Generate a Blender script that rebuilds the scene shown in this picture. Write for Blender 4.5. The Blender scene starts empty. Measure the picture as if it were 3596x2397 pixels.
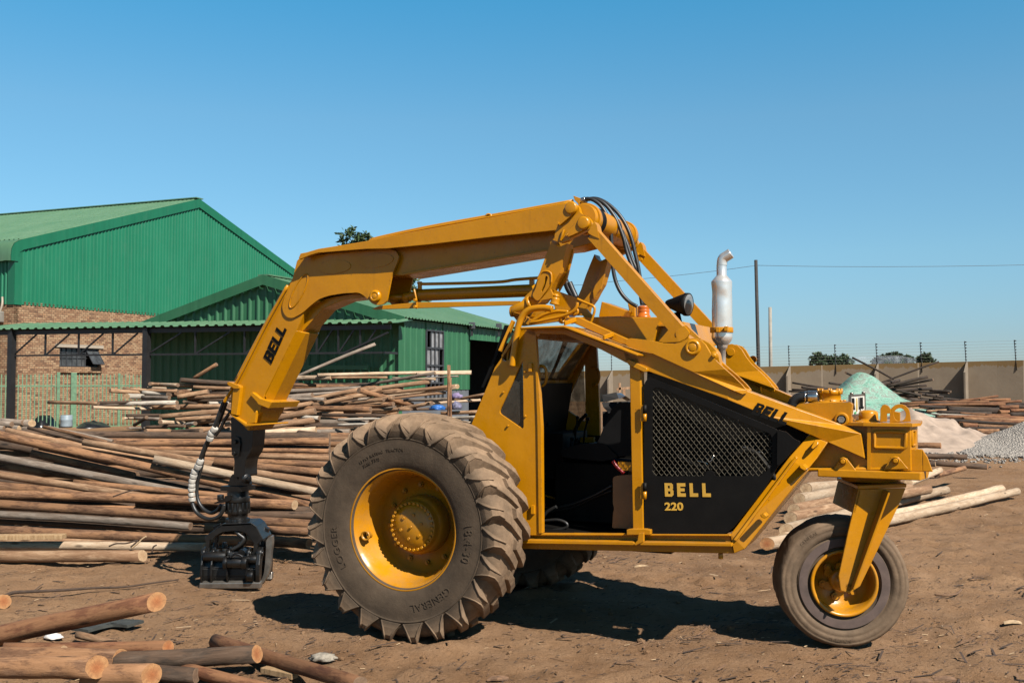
import bpy, bmesh, math, random
from math import sin, cos, pi, sqrt, atan2
from mathutils import Vector, Matrix, noise
from mathutils.geometry import tessellate_polygon
R = math.radians
rnd = random.Random(7)
SC = bpy.context.scene
COL = SC.collection

# ------------------------------------------------------------------ camera
CAMZ = 1.8
PITCH = R(2.154)
F, CX, CY = 3496.0, 1798.0, 1198.5
CAM = Vector((0, 0, CAMZ))
FW = Vector((0, cos(PITCH), sin(PITCH)))
UP = Vector((0, -sin(PITCH), cos(PITCH)))
RT = Vector((1, 0, 0))


def ray(p):
    return FW + RT * ((p[0] - CX) / F) + UP * ((CY - p[1]) / F)


def dep(p, Y):
    d = ray(p)
    return CAM + d * (Y / d.y)


def gnd(p, z=0.0):
    d = ray(p)
    return CAM + d * ((z - CAMZ) / d.z)


def plane_hit(p, o, n):
    d = ray(p)
    return CAM + d * ((o - CAM).dot(n) / d.dot(n))


def zc(x0, y0, s):
    return lambda *xy: (x0 + xy[0] / s, y0 + xy[1] / s)


A = zc(0, 650, 1.96); B = zc(1000, 650, 1.96); C = zc(1700, 650, 2.34); D = zc(1600, 1100, 1.7425)
E = zc(2500, 1150, 2.1469); Fz = zc(1000, 1400, 1.742); G = zc(600, 1300, 1.844); H = zc(2500, 1550, 2.091)
I = zc(0, 1900, 1.9608); J = zc(0, 1250, 2.0909); N = zc(700, 1650, 3.483); O7 = zc(2700, 1300, 3.485)
Q = zc(380, 1250, 3.268); Pz = zc(1750, 950, 4.48); R5 = zc(1250, 1200, 4.706); S6 = zc(950, 850, 2.614)
T = zc(3100, 1250, 3.919); W4 = zc(0, 1150, 3.824); DD = zc(0, 0, 1 / 1.5289); K7 = zc(2650, 850, 2.4873)

YAW = R(24)
EX = Vector((cos(YAW), -sin(YAW), 0)); EY = Vector((sin(YAW), cos(YAW), 0))
_rim = dep(Fz(715, 800), 6.84)
O = _rim + EY * 1.17
O.z = 0
WHEEL_Z = 0.775


def loc(w):
    v = Vector(w) - O
    return Vector((v.dot(EX), v.dot(EY), v.z))


def V(p, lat):
    """photo pixel -> the machine's own coordinates on the upright plane LAT metres off its centre line"""
    return loc(plane_hit(p, O + EY * lat, EY))


# ------------------------------------------------------------------ mesh builder
class MB:
    def __init__(s):
        s.bm = bmesh.new()

    def face(s, vs, smooth=False, mat=0):
        try:
            f = s.bm.faces.new(vs)
        except ValueError:
            return None
        f.smooth = smooth
        f.material_index = mat
        return f

    def plate(s, loops, vec, mat=0):
        if not isinstance(loops[0], (list, tuple)) or isinstance(loops[0], Vector) or not hasattr(loops[0][0], '__len__'):
            loops = [loops]
        loops = [[Vector(p) for p in l] for l in loops]
        vec = Vector(vec)
        fr = [[s.bm.verts.new(p) for p in l] for l in loops]
        bk = [[s.bm.verts.new(p + vec) for p in l] for l in loops]
        flat = [v for l in fr for v in l]
        flatb = [v for l in bk for v in l]
        for t in tessellate_polygon(loops):
            s.face([flat[i] for i in t], mat=mat)
            s.face([flatb[i] for i in reversed(t)], mat=mat)
        for a, b in zip(fr, bk):
            n = len(a)
            for i in range(n):
                j = (i + 1) % n
                s.face([a[i], a[j], b[j], b[i]], mat=mat)
        return s

    def hull(s, pts, mat=0):
        """eight corners: bottom ring of four, then top ring of four"""
        v = [s.bm.verts.new(p) for p in pts]
        for q in ((0, 3, 2, 1), (4, 5, 6, 7), (0, 1, 5, 4), (1, 2, 6, 5), (2, 3, 7, 6), (3, 0, 4, 7)):
            s.face([v[i] for i in q], mat=mat)
        return s

    def box(s, lo, hi, mat=0):
        (x0, y0, z0), (x1, y1, z1) = lo, hi
        return s.hull([(x0, y0, z0), (x1, y0, z0), (x1, y1, z0), (x0, y1, z0), (x0, y0, z1), (x1, y0, z1), (x1, y1, z1), (x0, y1, z1)], mat)

    def beam(s, p0, p1, w, h, up=(0, 0, 1), w1=None, h1=None, mat=0):
        p0, p1 = Vector(p0), Vector(p1)
        d = (p1 - p0).normalized()
        side = d.cross(Vector(up)).normalized()
        u = side.cross(d).normalized()
        w1 = w if w1 is None else w1
        h1 = h if h1 is None else h1
        ring = lambda p, a, b: [p - side * a / 2 - u * b / 2, p + side * a / 2 - u * b / 2, p + side * a / 2 + u * b / 2, p - side * a / 2 + u * b / 2]
        return s.hull(ring(p0, w, h) + ring(p1, w1, h1), mat)

    def tube(s, path, r, seg=10, caps=True, mat=0, radii=None):
        path = [Vector(p) for p in path]
        n = len(path)
        tang = []
        for i in range(n):
            t = path[min(i + 1, n - 1)] - path[max(i - 1, 0)]
            tang.append(t.normalized() if t.length > 1e-9 else Vector((0, 0, 1)))
        ref = Vector((0, 0, 1)) if abs(tang[0].z) < .9 else Vector((1, 0, 0))
        u = tang[0].cross(ref).normalized()
        rings = []
        for i in range(n):
            u = (u - tang[i] * u.dot(tang[i])).normalized()
            w = tang[i].cross(u)
            rr = radii[i] if radii else r
            rings.append([s.bm.verts.new(path[i] + (u * cos(2 * pi * k / seg) + w * sin(2 * pi * k / seg)) * rr) for k in range(seg)])
        for a, b in zip(rings, rings[1:]):
            for k in range(seg):
                s.face([a[k], a[(k + 1) % seg], b[(k + 1) % seg], b[k]], True, mat)
        if caps:
            s.face(list(reversed(rings[0])), mat=mat)
            s.face(rings[-1], mat=mat)
        return s

    def cyl(s, p0, p1, r, r1=None, seg=24, caps=True, mat=0):
        return s.tube([p0, p1], r, seg, caps, mat, [r, r if r1 is None else r1])

    def lathe(s, prof, o, axis, seg=48, smooth=True, mat=0, arc=None):
        """prof: (radius, distance along axis) pairs"""
        o, axis = Vector(o), Vector(axis).normalized()
        ref = Vector((0, 0, 1)) if abs(axis.z) < .9 else Vector((1, 0, 0))
        u = axis.cross(ref).normalized()
        w = axis.cross(u)
        rings = []
        for (r, a) in prof:
            if r < 1e-6:
                rings.append([s.bm.verts.new(o + axis * a)])
            else:
                rings.append([s.bm.verts.new(o + axis * a + (u * cos(2 * pi * k / seg) + w * sin(2 * pi * k / seg)) * r) for k in range(seg)])
        for a, b in zip(rings, rings[1:]):
            for k in range(seg):
                j = (k + 1) % seg
                q = [a[k % len(a)], a[j % len(a)], b[j % len(b)], b[k % len(b)]]
                q = list(dict.fromkeys(q))
                if len(q) > 2:
                    s.face(q, smooth, mat)
        return s

    def build(s, name, mats, parent=None, bevel=0.0, seg=2, loc0=None, recalc=True, kind=None):
        if recalc:
            bmesh.ops.recalc_face_normals(s.bm, faces=s.bm.faces[:])
        me = bpy.data.meshes.new(name)
        s.bm.to_mesh(me)
        s.bm.free()
        for m in (mats if isinstance(mats, (list, tuple)) else [mats]):
            me.materials.append(m)
        o = bpy.data.objects.new(name, me)
        COL.objects.link(o)
        if parent is not None:
            o.parent = parent
        if loc0 is not None:
            o.location = loc0
        if bevel:
            b = o.modifiers.new('edge', 'BEVEL')
            b.width = bevel
            b.segments = seg
            b.limit_method = 'ANGLE'
            b.angle_limit = R(35)
        if kind:
            o['kind'] = kind
        return o


def empty(name, at=(0, 0, 0), rz=0.0, parent=None):
    o = bpy.data.objects.new(name, None)
    o.empty_display_size = .2
    COL.objects.link(o)
    o.location = at
    o.rotation_euler = (0, 0, rz)
    if parent is not None:
        o.parent = parent
    return o


def tag(o, label=None, cat=None, group=None, kind=None):
    for k, v in (('label', label), ('category', cat), ('group', group), ('kind', kind)):
        if v:
            o[k] = v
    return o


def smooth_path(pts, n=6):
    pts = [Vector(p) for p in pts]
    out = []
    for i in range(len(pts) - 1):
        p0, p1, p2, p3 = pts[max(i - 1, 0)], pts[i], pts[i + 1], pts[min(i + 2, len(pts) - 1)]
        for k in range(n):
            t = k / n
            out.append(.5 * ((2 * p1) + (p2 - p0) * t + (2 * p0 - 5 * p1 + 4 * p2 - p3) * t * t + (3 * p1 - p0 - 3 * p2 + p3) * t ** 3))
    out.append(pts[-1])
    return out


def rounded(pts, r, n=4):
    """round the corners of a pixel polygon"""
    out = []
    m = len(pts)
    for i in range(m):
        a, b, c = Vector(pts[i - 1]), Vector(pts[i]), Vector(pts[(i + 1) % m])
        da, dc = (a - b), (c - b)
        k = min(r, da.length * .45, dc.length * .45)
        p, q = b + da.normalized() * k, b + dc.normalized() * k
        for j in range(n + 1):
            t = j / n
            out.append(tuple((1 - t) ** 2 * p + 2 * t * (1 - t) * b + t * t * q))
    return out


def ring_pts(c, r, n=24, ry=None):
    ry = ry or r
    return [(c[0] + r * cos(2 * pi * k / n), c[1] + ry * sin(2 * pi * k / n)) for k in range(n)]


def text_mesh(s, size, th, weight=0.0, shear=0.0, spacing=1.0, xscale=1.0):
    """flat lettering as a mesh centred on the origin, in the xy plane, THICK th"""
    cu = bpy.data.curves.new('lettering', 'FONT')
    cu.body = s
    cu.size = size
    cu.extrude = th / 2
    cu.offset = weight
    cu.shear = shear
    cu.space_character = spacing
    cu.align_x = 'CENTER'
    cu.align_y = 'CENTER'
    o = bpy.data.objects.new('lettering', cu)
    COL.objects.link(o)
    bpy.context.view_layer.update()
    dg = bpy.context.evaluated_depsgraph_get()
    me = bpy.data.meshes.new_from_object(o.evaluated_get(dg))
    bpy.data.objects.remove(o)
    for v in me.vertices:
        v.co.x *= xscale
    return me


GLYPH = {
    'B': [[(0, 0), (.80, 0), (1, .13), (1, .42), (.90, .52), (.97, .60), (.97, .88), (.78, 1), (0, 1)], [(.36, .19), (.36, .40), (.66, .40), (.66, .19)], [(.36, .61), (.36, .81), (.62, .81), (.62, .61)]],
    'E': [[(0, 0), (.97, 0), (.97, .25), (.37, .25), (.37, .39), (.86, .39), (.86, .62), (.37, .62), (.37, .75), (.97, .75), (.97, 1), (0, 1)]],
    'L': [[(0, 0), (.95, 0), (.95, .26), (.37, .26), (.37, 1), (0, 1)]],
}


def block_mesh(s, adv, th, shear=0.0):
    """heavy block capitals one unit high"""
    mb = MB()
    for i, ch in enumerate(s):
        mb.plate([[Vector((x + i * adv + shear * y, y, -th / 2)) for x, y in l] for l in GLYPH[ch]], (0, 0, th))
    bmesh.ops.recalc_face_normals(mb.bm, faces=mb.bm.faces[:])
    me = bpy.data.meshes.new('lettering')
    mb.bm.to_mesh(me)
    mb.bm.free()
    return me


# ------------------------------------------------------------------ materials
def newmat(name):
    m = bpy.data.materials.new(name)
    m.use_nodes = True
    nt = m.node_tree
    return m, nt, nt.nodes['Principled BSDF']


def nd(nt, t, **kw):
    n = nt.nodes.new(t)
    for k, v in kw.items():
        if k in n.inputs.keys():
            n.inputs[k].default_value = v
        else:
            setattr(n, k, v)
    return n


def ramp(nt, fac, stops):
    n = nt.nodes.new('ShaderNodeValToRGB')
    e = n.color_ramp.elements
    while len(e) < len(stops):
        e.new(.5)
    for el, (p, c) in zip(e, stops):
        el.position = p
        el.color = (*c, 1) if len(c) == 3 else c
    nt.links.new(fac, n.inputs['Fac'])
    return n.outputs['Color']


def noise_tex(nt, vec, scale, detail=6, rough=.6, dist=0.0):
    n = nd(nt, 'ShaderNodeTexNoise', Scale=scale, Detail=detail, Roughness=rough, Distortion=dist)
    if vec is not None:
        nt.links.new(vec, n.inputs['Vector'])
    return n.outputs['Fac']


def mixc(nt, fac, a, b, mode='MIX'):
    n = nt.nodes.new('ShaderNodeMix')
    n.data_type = 'RGBA'
    n.blend_type = mode
    for sock, v in ((n.inputs['Factor'], fac), (n.inputs['A'], a), (n.inputs['B'], b)) if False else ((n.inputs[0], fac), (n.inputs[6], a), (n.inputs[7], b)):
        if hasattr(v, 'is_linked'):
            nt.links.new(v, sock)
        elif isinstance(v, (tuple, list)):
            sock.default_value = (*v, 1) if len(v) == 3 else v
        else:
            sock.default_value = v
    return n.outputs[2]


def mathn(nt, op, a, b=None):
    n = nt.nodes.new('ShaderNodeMath')
    n.operation = op
    for sock, v in zip(n.inputs, (a, b)):
        if v is None:
            continue
        if hasattr(v, 'is_linked'):
            nt.links.new(v, sock)
        else:
            sock.default_value = v
    return n.outputs[0]


def coord(nt, which='Object', scale=(1, 1, 1), rot=(0, 0, 0)):
    t = nt.nodes.new('ShaderNodeTexCoord')
    m = nt.nodes.new('ShaderNodeMapping')
    m.inputs['Scale'].default_value = scale
    m.inputs['Rotation'].default_value = rot
    nt.links.new(t.outputs[which], m.inputs['Vector'])
    return m.outputs['Vector']


def bump(nt, bsdf, height, strength=.3, dist=.01, prev=None):
    b = nd(nt, 'ShaderNodeBump', Strength=strength, Distance=dist)
    nt.links.new(height, b.inputs['Height'])
    if prev is not None:
        nt.links.new(prev, b.inputs['Normal'])
    nt.links.new(b.outputs['Normal'], bsdf.inputs['Normal'])
    return b.outputs['Normal']


def simple(name, col, rough=.6, metal=0.0, var=.15, scale=6, bumps=0.0, bscale=60):
    m, nt, b = newmat(name)
    v = coord(nt)
    f = noise_tex(nt, v, scale, 5)
    lo = tuple(c * (1 - var) for c in col)
    hi = tuple(min(1, c * (1 + var)) for c in col)
    nt.links.new(ramp(nt, f, [(.3, lo), (.7, hi)]), b.inputs['Base Color'])
    b.inputs['Roughness'].default_value = rough
    b.inputs['Metallic'].default_value = metal
    if bumps:
        bump(nt, b, noise_tex(nt, v, bscale, 4), bumps, .004)
    return m


def mat_paint():
    m, nt, b = newmat('yellow_paint')
    v = coord(nt)
    big = noise_tex(nt, v, 1.7, 5)
    base = ramp(nt, big, [(.3, (.45, .186, .0012)), (.7, (.52, .228, .002))])
    grime = noise_tex(nt, v, 5.5, 8, .72)
    g = ramp(nt, grime, [(.56, (0, 0, 0)), (.8, (1, 1, 1))])
    c1 = mixc(nt, mathn(nt, 'MULTIPLY', g, .5), base, (.26, .125, .016))
    chips = noise_tex(nt, v, 26, 3, .6)
    cm = ramp(nt, chips, [(.735, (0, 0, 0)), (.75, (1, 1, 1))])
    c2 = mixc(nt, mathn(nt, 'MULTIPLY', cm, .75), c1, (.09, .04, .014))
    drip = noise_tex(nt, coord(nt, scale=(9, 9, .7)), 1.6, 5, .6)
    dm = ramp(nt, drip, [(.62, (0, 0, 0)), (.72, (1, 1, 1))])
    c2 = mixc(nt, mathn(nt, 'MULTIPLY', dm, .22), c2, (.16, .07, .012))
    # settled dust on what faces up
    geo = nt.nodes.new('ShaderNodeNewGeometry')
    sx = nt.nodes.new('ShaderNodeSeparateXYZ')
    nt.links.new(geo.outputs['Normal'], sx.inputs[0])
    upm = ramp(nt, sx.outputs['Z'], [(.55, (0, 0, 0)), (.95, (1, 1, 1))])
    dn = ramp(nt, noise_tex(nt, v, 9, 7, .7), [(.42, (0, 0, 0)), (.7, (1, 1, 1))])
    c3 = mixc(nt, mathn(nt, 'MULTIPLY', mathn(nt, 'MULTIPLY', upm, dn), .45), c2, (.30, .19, .09))
    # road dust low on the machine
    so_ = nt.nodes.new('ShaderNodeSeparateXYZ')
    nt.links.new(v, so_.inputs[0])
    lowm = ramp(nt, so_.outputs['Z'], [(.45, (1, 1, 1)), (.95, (0, 0, 0))])
    dn2 = ramp(nt, noise_tex(nt, v, 6, 8, .75), [(.40, (0, 0, 0)), (.62, (1, 1, 1))])
    c3 = mixc(nt, mathn(nt, 'MULTIPLY', mathn(nt, 'MULTIPLY', lowm, dn2), .30), c3, (.27, .165, .08))
    # paint rubbed off along the edges, down to primer and rust
    bv = nd(nt, 'ShaderNodeBevel', Radius=.011)
    bv.samples = 4
    dt = nt.nodes.new('ShaderNodeVectorMath')
    dt.operation = 'DOT_PRODUCT'
    nt.links.new(bv.outputs[0], dt.inputs[0])
    nt.links.new(geo.outputs['Normal'], dt.inputs[1])
    edge = ramp(nt, dt.outputs['Value'], [(.80, (1, 1, 1)), (.985, (0, 0, 0))])
    en = ramp(nt, noise_tex(nt, v, 16, 6, .75), [(.52, (0, 0, 0)), (.60, (1, 1, 1))])
    c3 = mixc(nt, mathn(nt, 'MULTIPLY', mathn(nt, 'MULTIPLY', edge, en), .8), c3, (.105, .052, .024))
    rust = ramp(nt, noise_tex(nt, coord(nt, scale=(3, 3, 1.1)), 2.6, 9, .78), [(.60, (0, 0, 0)), (.70, (1, 1, 1))])
    c3 = mixc(nt, mathn(nt, 'MULTIPLY', rust, .38), c3, (.20, .085, .022))
    nt.links.new(c3, b.inputs['Base Color'])
    rr = ramp(nt, noise_tex(nt, v, 7, 6), [(.3, (.20,) * 3), (.75, (.42,) * 3)])
    nt.links.new(rr, b.inputs['Roughness'])
    b.inputs['Specular IOR Level'].default_value = .36
    n1 = bump(nt, b, noise_tex(nt, v, 7, 3), .13, .02)
    bump(nt, b, noise_tex(nt, v, 42, 3), .05, .004, n1)
    return m


def mat_rubber(name, r_dust0, r_dust1, amount=1.0):
    m, nt, b = newmat(name)
    v = coord(nt)
    s = nt.nodes.new('ShaderNodeSeparateXYZ')
    nt.links.new(v, s.inputs[0])
    rad = mathn(nt, 'SQRT', mathn(nt, 'ADD', mathn(nt, 'MULTIPLY', s.outputs['X'], s.outputs['X']), mathn(nt, 'MULTIPLY', s.outputs['Z'], s.outputs['Z'])))
    mr = nd(nt, 'ShaderNodeMapRange')
    nt.links.new(rad, mr.inputs['Value'])
    mr.inputs['From Min'].default_value = r_dust0
    mr.inputs['From Max'].default_value = r_dust1
    nz = noise_tex(nt, v, 5, 8, .7)
    f = mathn(nt, 'MULTIPLY', mathn(nt, 'ADD', mr.outputs['Result'], .16), ramp(nt, nz, [(.28, (.3,) * 3), (.62, (1,) * 3)]))
    dust = ramp(nt, noise_tex(nt, v, 14, 6, .7), [(.3, (.185, .124, .080)), (.7, (.285, .200, .134))])
    rub = ramp(nt, noise_tex(nt, v, 9, 6), [(.3, (.036, .027, .019)), (.7, (.068, .051, .036))])
    c = mixc(nt, mathn(nt, 'MINIMUM', mathn(nt, 'MULTIPLY', f, amount), 1.0), rub, dust)
    nt.links.new(c, b.inputs['Base Color'])
    b.inputs['Roughness'].default_value = .85
    b.inputs['Specular IOR Level'].default_value = .25
    n1 = bump(nt, b, noise_tex(nt, v, 30, 6, .7), .35, .008)
    bump(nt, b, noise_tex(nt, v, 130, 3), .2, .003, n1)
    return m


def mat_log(name, dark, mid, light, patch=None, knots=True, rough=.85, pamt=.6):
    dark, mid, light = (tuple(x * .80 for x in q) for q in (dark, mid, light))
    patch = patch and tuple(x * .80 for x in patch)
    m, nt, b = newmat(name)
    oi = nt.nodes.new('ShaderNodeObjectInfo')
    t = nt.nodes.new('ShaderNodeTexCoord')
    add = nt.nodes.new('ShaderNodeVectorMath')
    add.operation = 'ADD'
    comb = nt.nodes.new('ShaderNodeCombineXYZ')
    rsh = mathn(nt, 'MULTIPLY', oi.outputs['Random'], 37.0)
    for k in range(3):
        nt.links.new(rsh, comb.inputs[k])
    nt.links.new(t.outputs['Object'], add.inputs[0])
    nt.links.new(comb.outputs[0], add.inputs[1])
    mp = nt.nodes.new('ShaderNodeMapping')
    mp.inputs['Scale'].default_value = (1, 1, .16)
    nt.links.new(add.outputs[0], mp.inputs['Vector'])
    vec = mp.outputs['Vector']
    streak = noise_tex(nt, vec, 24, 9, .74, .9)
    c = ramp(nt, streak, [(.32, dark), (.49, mid), (.66, light)])
    mp2 = nt.nodes.new('ShaderNodeMapping')
    mp2.inputs['Scale'].default_value = (1, 1, .35)
    nt.links.new(add.outputs[0], mp2.inputs['Vector'])
    blot = noise_tex(nt, mp2.outputs['Vector'], 8.0, 8, .72)
    if patch:
        pm = ramp(nt, blot, [(.46, (0, 0, 0)), (.54, (1, 1, 1))])
        c = mixc(nt, mathn(nt, 'MULTIPLY', pm, pamt), c, patch)
    if knots:
        vo = nd(nt, 'ShaderNodeTexVoronoi', Scale=9.0)
        mp3 = nt.nodes.new('ShaderNodeMapping')
        mp3.inputs['Scale'].default_value = (1, 1, .3)
        nt.links.new(add.outputs[0], mp3.inputs['Vector'])
        nt.links.new(mp3.outputs['Vector'], vo.inputs['Vector'])
        km = ramp(nt, vo.outputs['Distance'], [(.08, (1, 1, 1)), (.16, (0, 0, 0))])
        c = mixc(nt, mathn(nt, 'MULTIPLY', km, .75), c, tuple(x * .35 for x in dark))
    crack = noise_tex(nt, vec, 60, 4, .8, .8)
    ck = ramp(nt, crack, [(.31, (1, 1, 1)), (.37, (0, 0, 0))])
    c = mixc(nt, mathn(nt, 'MULTIPLY', ck, .6), c, tuple(x * .3 for x in dark))
    hs = nd(nt, 'ShaderNodeHueSaturation')
    vv = nd(nt, 'ShaderNodeMapRange')
    nt.links.new(oi.outputs['Random'], vv.inputs['Value'])
    vv.inputs['To Min'].default_value = .72
    vv.inputs['To Max'].default_value = 1.22
    nt.links.new(vv.outputs['Result'], hs.inputs['Value'])
    nt.links.new(c, hs.inputs['Color'])
    nt.links.new(hs.outputs['Color'], b.inputs['Base Color'])
    b.inputs['Roughness'].default_value = rough
    b.inputs['Specular IOR Level'].default_value = .25
    n1 = bump(nt, b, streak, .55, .012)
    bump(nt, b, blot, .35, .02, n1)
    return m


def mat_endgrain(name, heart, sap, dark):
    m, nt, b = newmat(name)
    v = coord(nt)
    s = nt.nodes.new('ShaderNodeSeparateXYZ')
    nt.links.new(v, s.inputs[0])
    rad = mathn(nt, 'SQRT', mathn(nt, 'ADD', mathn(nt, 'MULTIPLY', s.outputs['X'], s.outputs['X']), mathn(nt, 'MULTIPLY', s.outputs['Y'], s.outputs['Y'])))
    nz = noise_tex(nt, v, 30, 8, .75)
    wob = mathn(nt, 'ADD', rad, mathn(nt, 'MULTIPLY', nz, .02))
    c = ramp(nt, mathn(nt, 'MULTIPLY', wob, 12.0), [(.15, heart), (.45, tuple(a * .6 + b * .4 for a, b in zip(heart, sap))), (.72, sap), (.92, sap), (1.0, dark)])
    wv = mathn(nt, 'SINE', mathn(nt, 'MULTIPLY', wob, 900.0))
    c = mixc(nt, mathn(nt, 'MULTIPLY', mathn(nt, 'ADD', wv, 1.0), .12), c, dark)
    at = mathn(nt, 'ARCTAN2', s.outputs['Y'], s.outputs['X'])
    oi = nt.nodes.new('ShaderNodeObjectInfo')
    ang = mathn(nt, 'ADD', mathn(nt, 'MULTIPLY', at, 1.5), mathn(nt, 'MULTIPLY', oi.outputs['Random'], 6.0))
    cr = mathn(nt, 'ABSOLUTE', mathn(nt, 'SINE', mathn(nt, 'ADD', ang, mathn(nt, 'MULTIPLY', nz, .8))))
    ck = ramp(nt, cr, [(.02, (1, 1, 1)), (.06, (0, 0, 0))])
    c = mixc(nt, mathn(nt, 'MULTIPLY', ck, .5), c, (.03, .015, .008))
    c = mixc(nt, mathn(nt, 'MULTIPLY', ramp(nt, nz, [(.42, (1, 1, 1)), (.6, (0, 0, 0))]), .45), c, dark)
    nt.links.new(c, b.inputs['Base Color'])
    b.inputs['Roughness'].default_value = .85
    bump(nt, b, nz, .6, .01)
    return m


def mat_sheet(name, col, fade, rough=.45):
    m, nt, b = newmat(name)
    v = coord(nt)
    f = noise_tex(nt, v, .6, 6, .65)
    c = ramp(nt, f, [(.3, col), (.75, fade)])
    st = noise_tex(nt, coord(nt, scale=(6, 6, .25)), 1.0, 6, .7)
    c = mixc(nt, mathn(nt, 'MULTIPLY', ramp(nt, st, [(.46, (0, 0, 0)), (.66, (1, 1, 1))]), .5), c, tuple(x * .72 for x in col))
    dusty = noise_tex(nt, coord(nt, scale=(1, 1, .4)), 2.2, 8, .75)
    c = mixc(nt, mathn(nt, 'MULTIPLY', ramp(nt, dusty, [(.52, (0, 0, 0)), (.70, (1, 1, 1))]), .16), c, tuple(x * .6 + .07 for x in fade))
    nt.links.new(c, b.inputs['Base Color'])
    b.inputs['Roughness'].default_value = rough
    return m


def mat_brick():
    m, nt, b = newmat('clay_brick')
    v = coord(nt, 'UV')
    br = nd(nt, 'ShaderNodeTexBrick', Scale=1.0)
    nt.links.new(v, br.inputs['Vector'])
    br.inputs['Color1'].default_value = (.36, .205, .115, 1)
    br.inputs['Color2'].default_value = (.50, .345, .205, 1)
    br.inputs['Mortar'].default_value = (.085, .062, .045, 1)
    br.inputs['Mortar Size'].default_value = .011
    br.inputs['Mortar Smooth'].default_value = .2
    br.inputs['Bias'].default_value = 0.1
    br.inputs['Brick Width'].default_value = .225
    br.inputs['Row Height'].default_value = .085
    # each brick burnt differently: a white noise on the brick's own cell
    sx = nt.nodes.new('ShaderNodeSeparateXYZ')
    nt.links.new(v, sx.inputs[0])
    row = mathn(nt, 'FLOOR', mathn(nt, 'DIVIDE', sx.outputs['Y'], .085))
    off = mathn(nt, 'MULTIPLY', mathn(nt, 'MODULO', row, 2.0), .115)
    colx = mathn(nt, 'FLOOR', mathn(nt, 'DIVIDE', mathn(nt, 'ADD', sx.outputs['X'], off), .23))
    cb = nt.nodes.new('ShaderNodeCombineXYZ')
    nt.links.new(colx, cb.inputs[0])
    nt.links.new(row, cb.inputs[1])
    wn = nt.nodes.new('ShaderNodeTexWhiteNoise')
    nt.links.new(cb.outputs[0], wn.inputs['Vector'])
    burn = ramp(nt, wn.outputs['Value'], [(.0, (.10, .05, .035)), (.12, (.24, .12, .07)), (.45, (.36, .215, .125)), (.8, (.47, .33, .21)), (1.0, (.40, .225, .125))])
    smear = noise_tex(nt, coord(nt, 'UV', (11, 34, 1)), 1.0, 5, .8)
    burn = mixc(nt, mathn(nt, 'MULTIPLY', ramp(nt, smear, [(.40, (1, 1, 1)), (.50, (0, 0, 0))]), .6), burn, (.12, .06, .04))
    burn = mixc(nt, mathn(nt, 'MULTIPLY', ramp(nt, smear, [(.58, (0, 0, 0)), (.68, (1, 1, 1))]), .55), burn, (.56, .42, .29))
    c = mixc(nt, br.outputs['Fac'], burn, br.inputs['Mortar'].default_value[:3])
    dirt = noise_tex(nt, v, 1.2, 7, .7)
    c = mixc(nt, mathn(nt, 'MULTIPLY', ramp(nt, dirt, [(.45, (0, 0, 0)), (.7, (1, 1, 1))]), .3), c, (.26, .19, .13))
    fine = noise_tex(nt, v, 30, 5, .7)
    c = mixc(nt, mathn(nt, 'MULTIPLY', fine, .35), c, (.30, .20, .13))
    nt.links.new(c, b.inputs['Base Color'])
    b.inputs['Roughness'].default_value = .9
    b.inputs['Specular IOR Level'].default_value = .2
    inv = mathn(nt, 'SUBTRACT', 1.0, br.outputs['Fac'])
    n1 = bump(nt, b, inv, .9, .015)
    bump(nt, b, fine, .3, .006, n1)
    return m


def mat_ground():
    m, nt, b = newmat('dry_dirt')
    t = nt.nodes.new('ShaderNodeTexCoord')
    v = t.outputs['Object']
    big = noise_tex(nt, v, .35, 6, .6)
    c = ramp(nt, big, [(.3, (.140, .078, .041)), (.5, (.212, .126, .071)), (.72, (.280, .176, .105))])
    mid = noise_tex(nt, v, 3.2, 8, .7, .3)
    c = mixc(nt, mathn(nt, 'MULTIPLY', ramp(nt, mid, [(.42, (0, 0, 0)), (.66, (1, 1, 1))]), .45), c, (.300, .200, .130))
    fine = noise_tex(nt, v, 24, 8, .75, .6)
    c = mixc(nt, mathn(nt, 'MULTIPLY', ramp(nt, fine, [(.30, (1, 1, 1)), (.46, (0, 0, 0))]), .6), c, (.085, .052, .032))
    grit = noise_tex(nt, v, 95, 5, .7)
    c = mixc(nt, mathn(nt, 'MULTIPLY', ramp(nt, grit, [(.56, (0, 0, 0)), (.72, (1, 1, 1))]), .45), c, (.36, .27, .19))
    # thin straw-like streaks
    st = noise_tex(nt, coord(nt, scale=(1, 3.2, 1), rot=(0, 0, .3)), 38, 5, .7, 1.6)
    c = mixc(nt, mathn(nt, 'MULTIPLY', ramp(nt, st, [(.33, (1, 1, 1)), (.40, (0, 0, 0))]), .55), c, (.075, .045, .028))
    nt.links.new(c, b.inputs['Base Color'])
    b.inputs['Roughness'].default_value = .95
    b.inputs['Specular IOR Level'].default_value = .1
    n1 = bump(nt, b, mid, .55, .06)
    n2 = bump(nt, b, fine, .8, .025, n1)
    bump(nt, b, grit, .55, .006, n2)
    return m


def mat_leaf(name, lo, hi):
    m, nt, b = newmat(name)
    v = coord(nt)
    f = noise_tex(nt, v, 1.6, 6, .7)
    nt.links.new(ramp(nt, f, [(.3, lo), (.7, hi)]), b.inputs['Base Color'])
    b.inputs['Roughness'].default_value = .55
    b.inputs['Specular IOR Level'].default_value = .35
    return m


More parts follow.
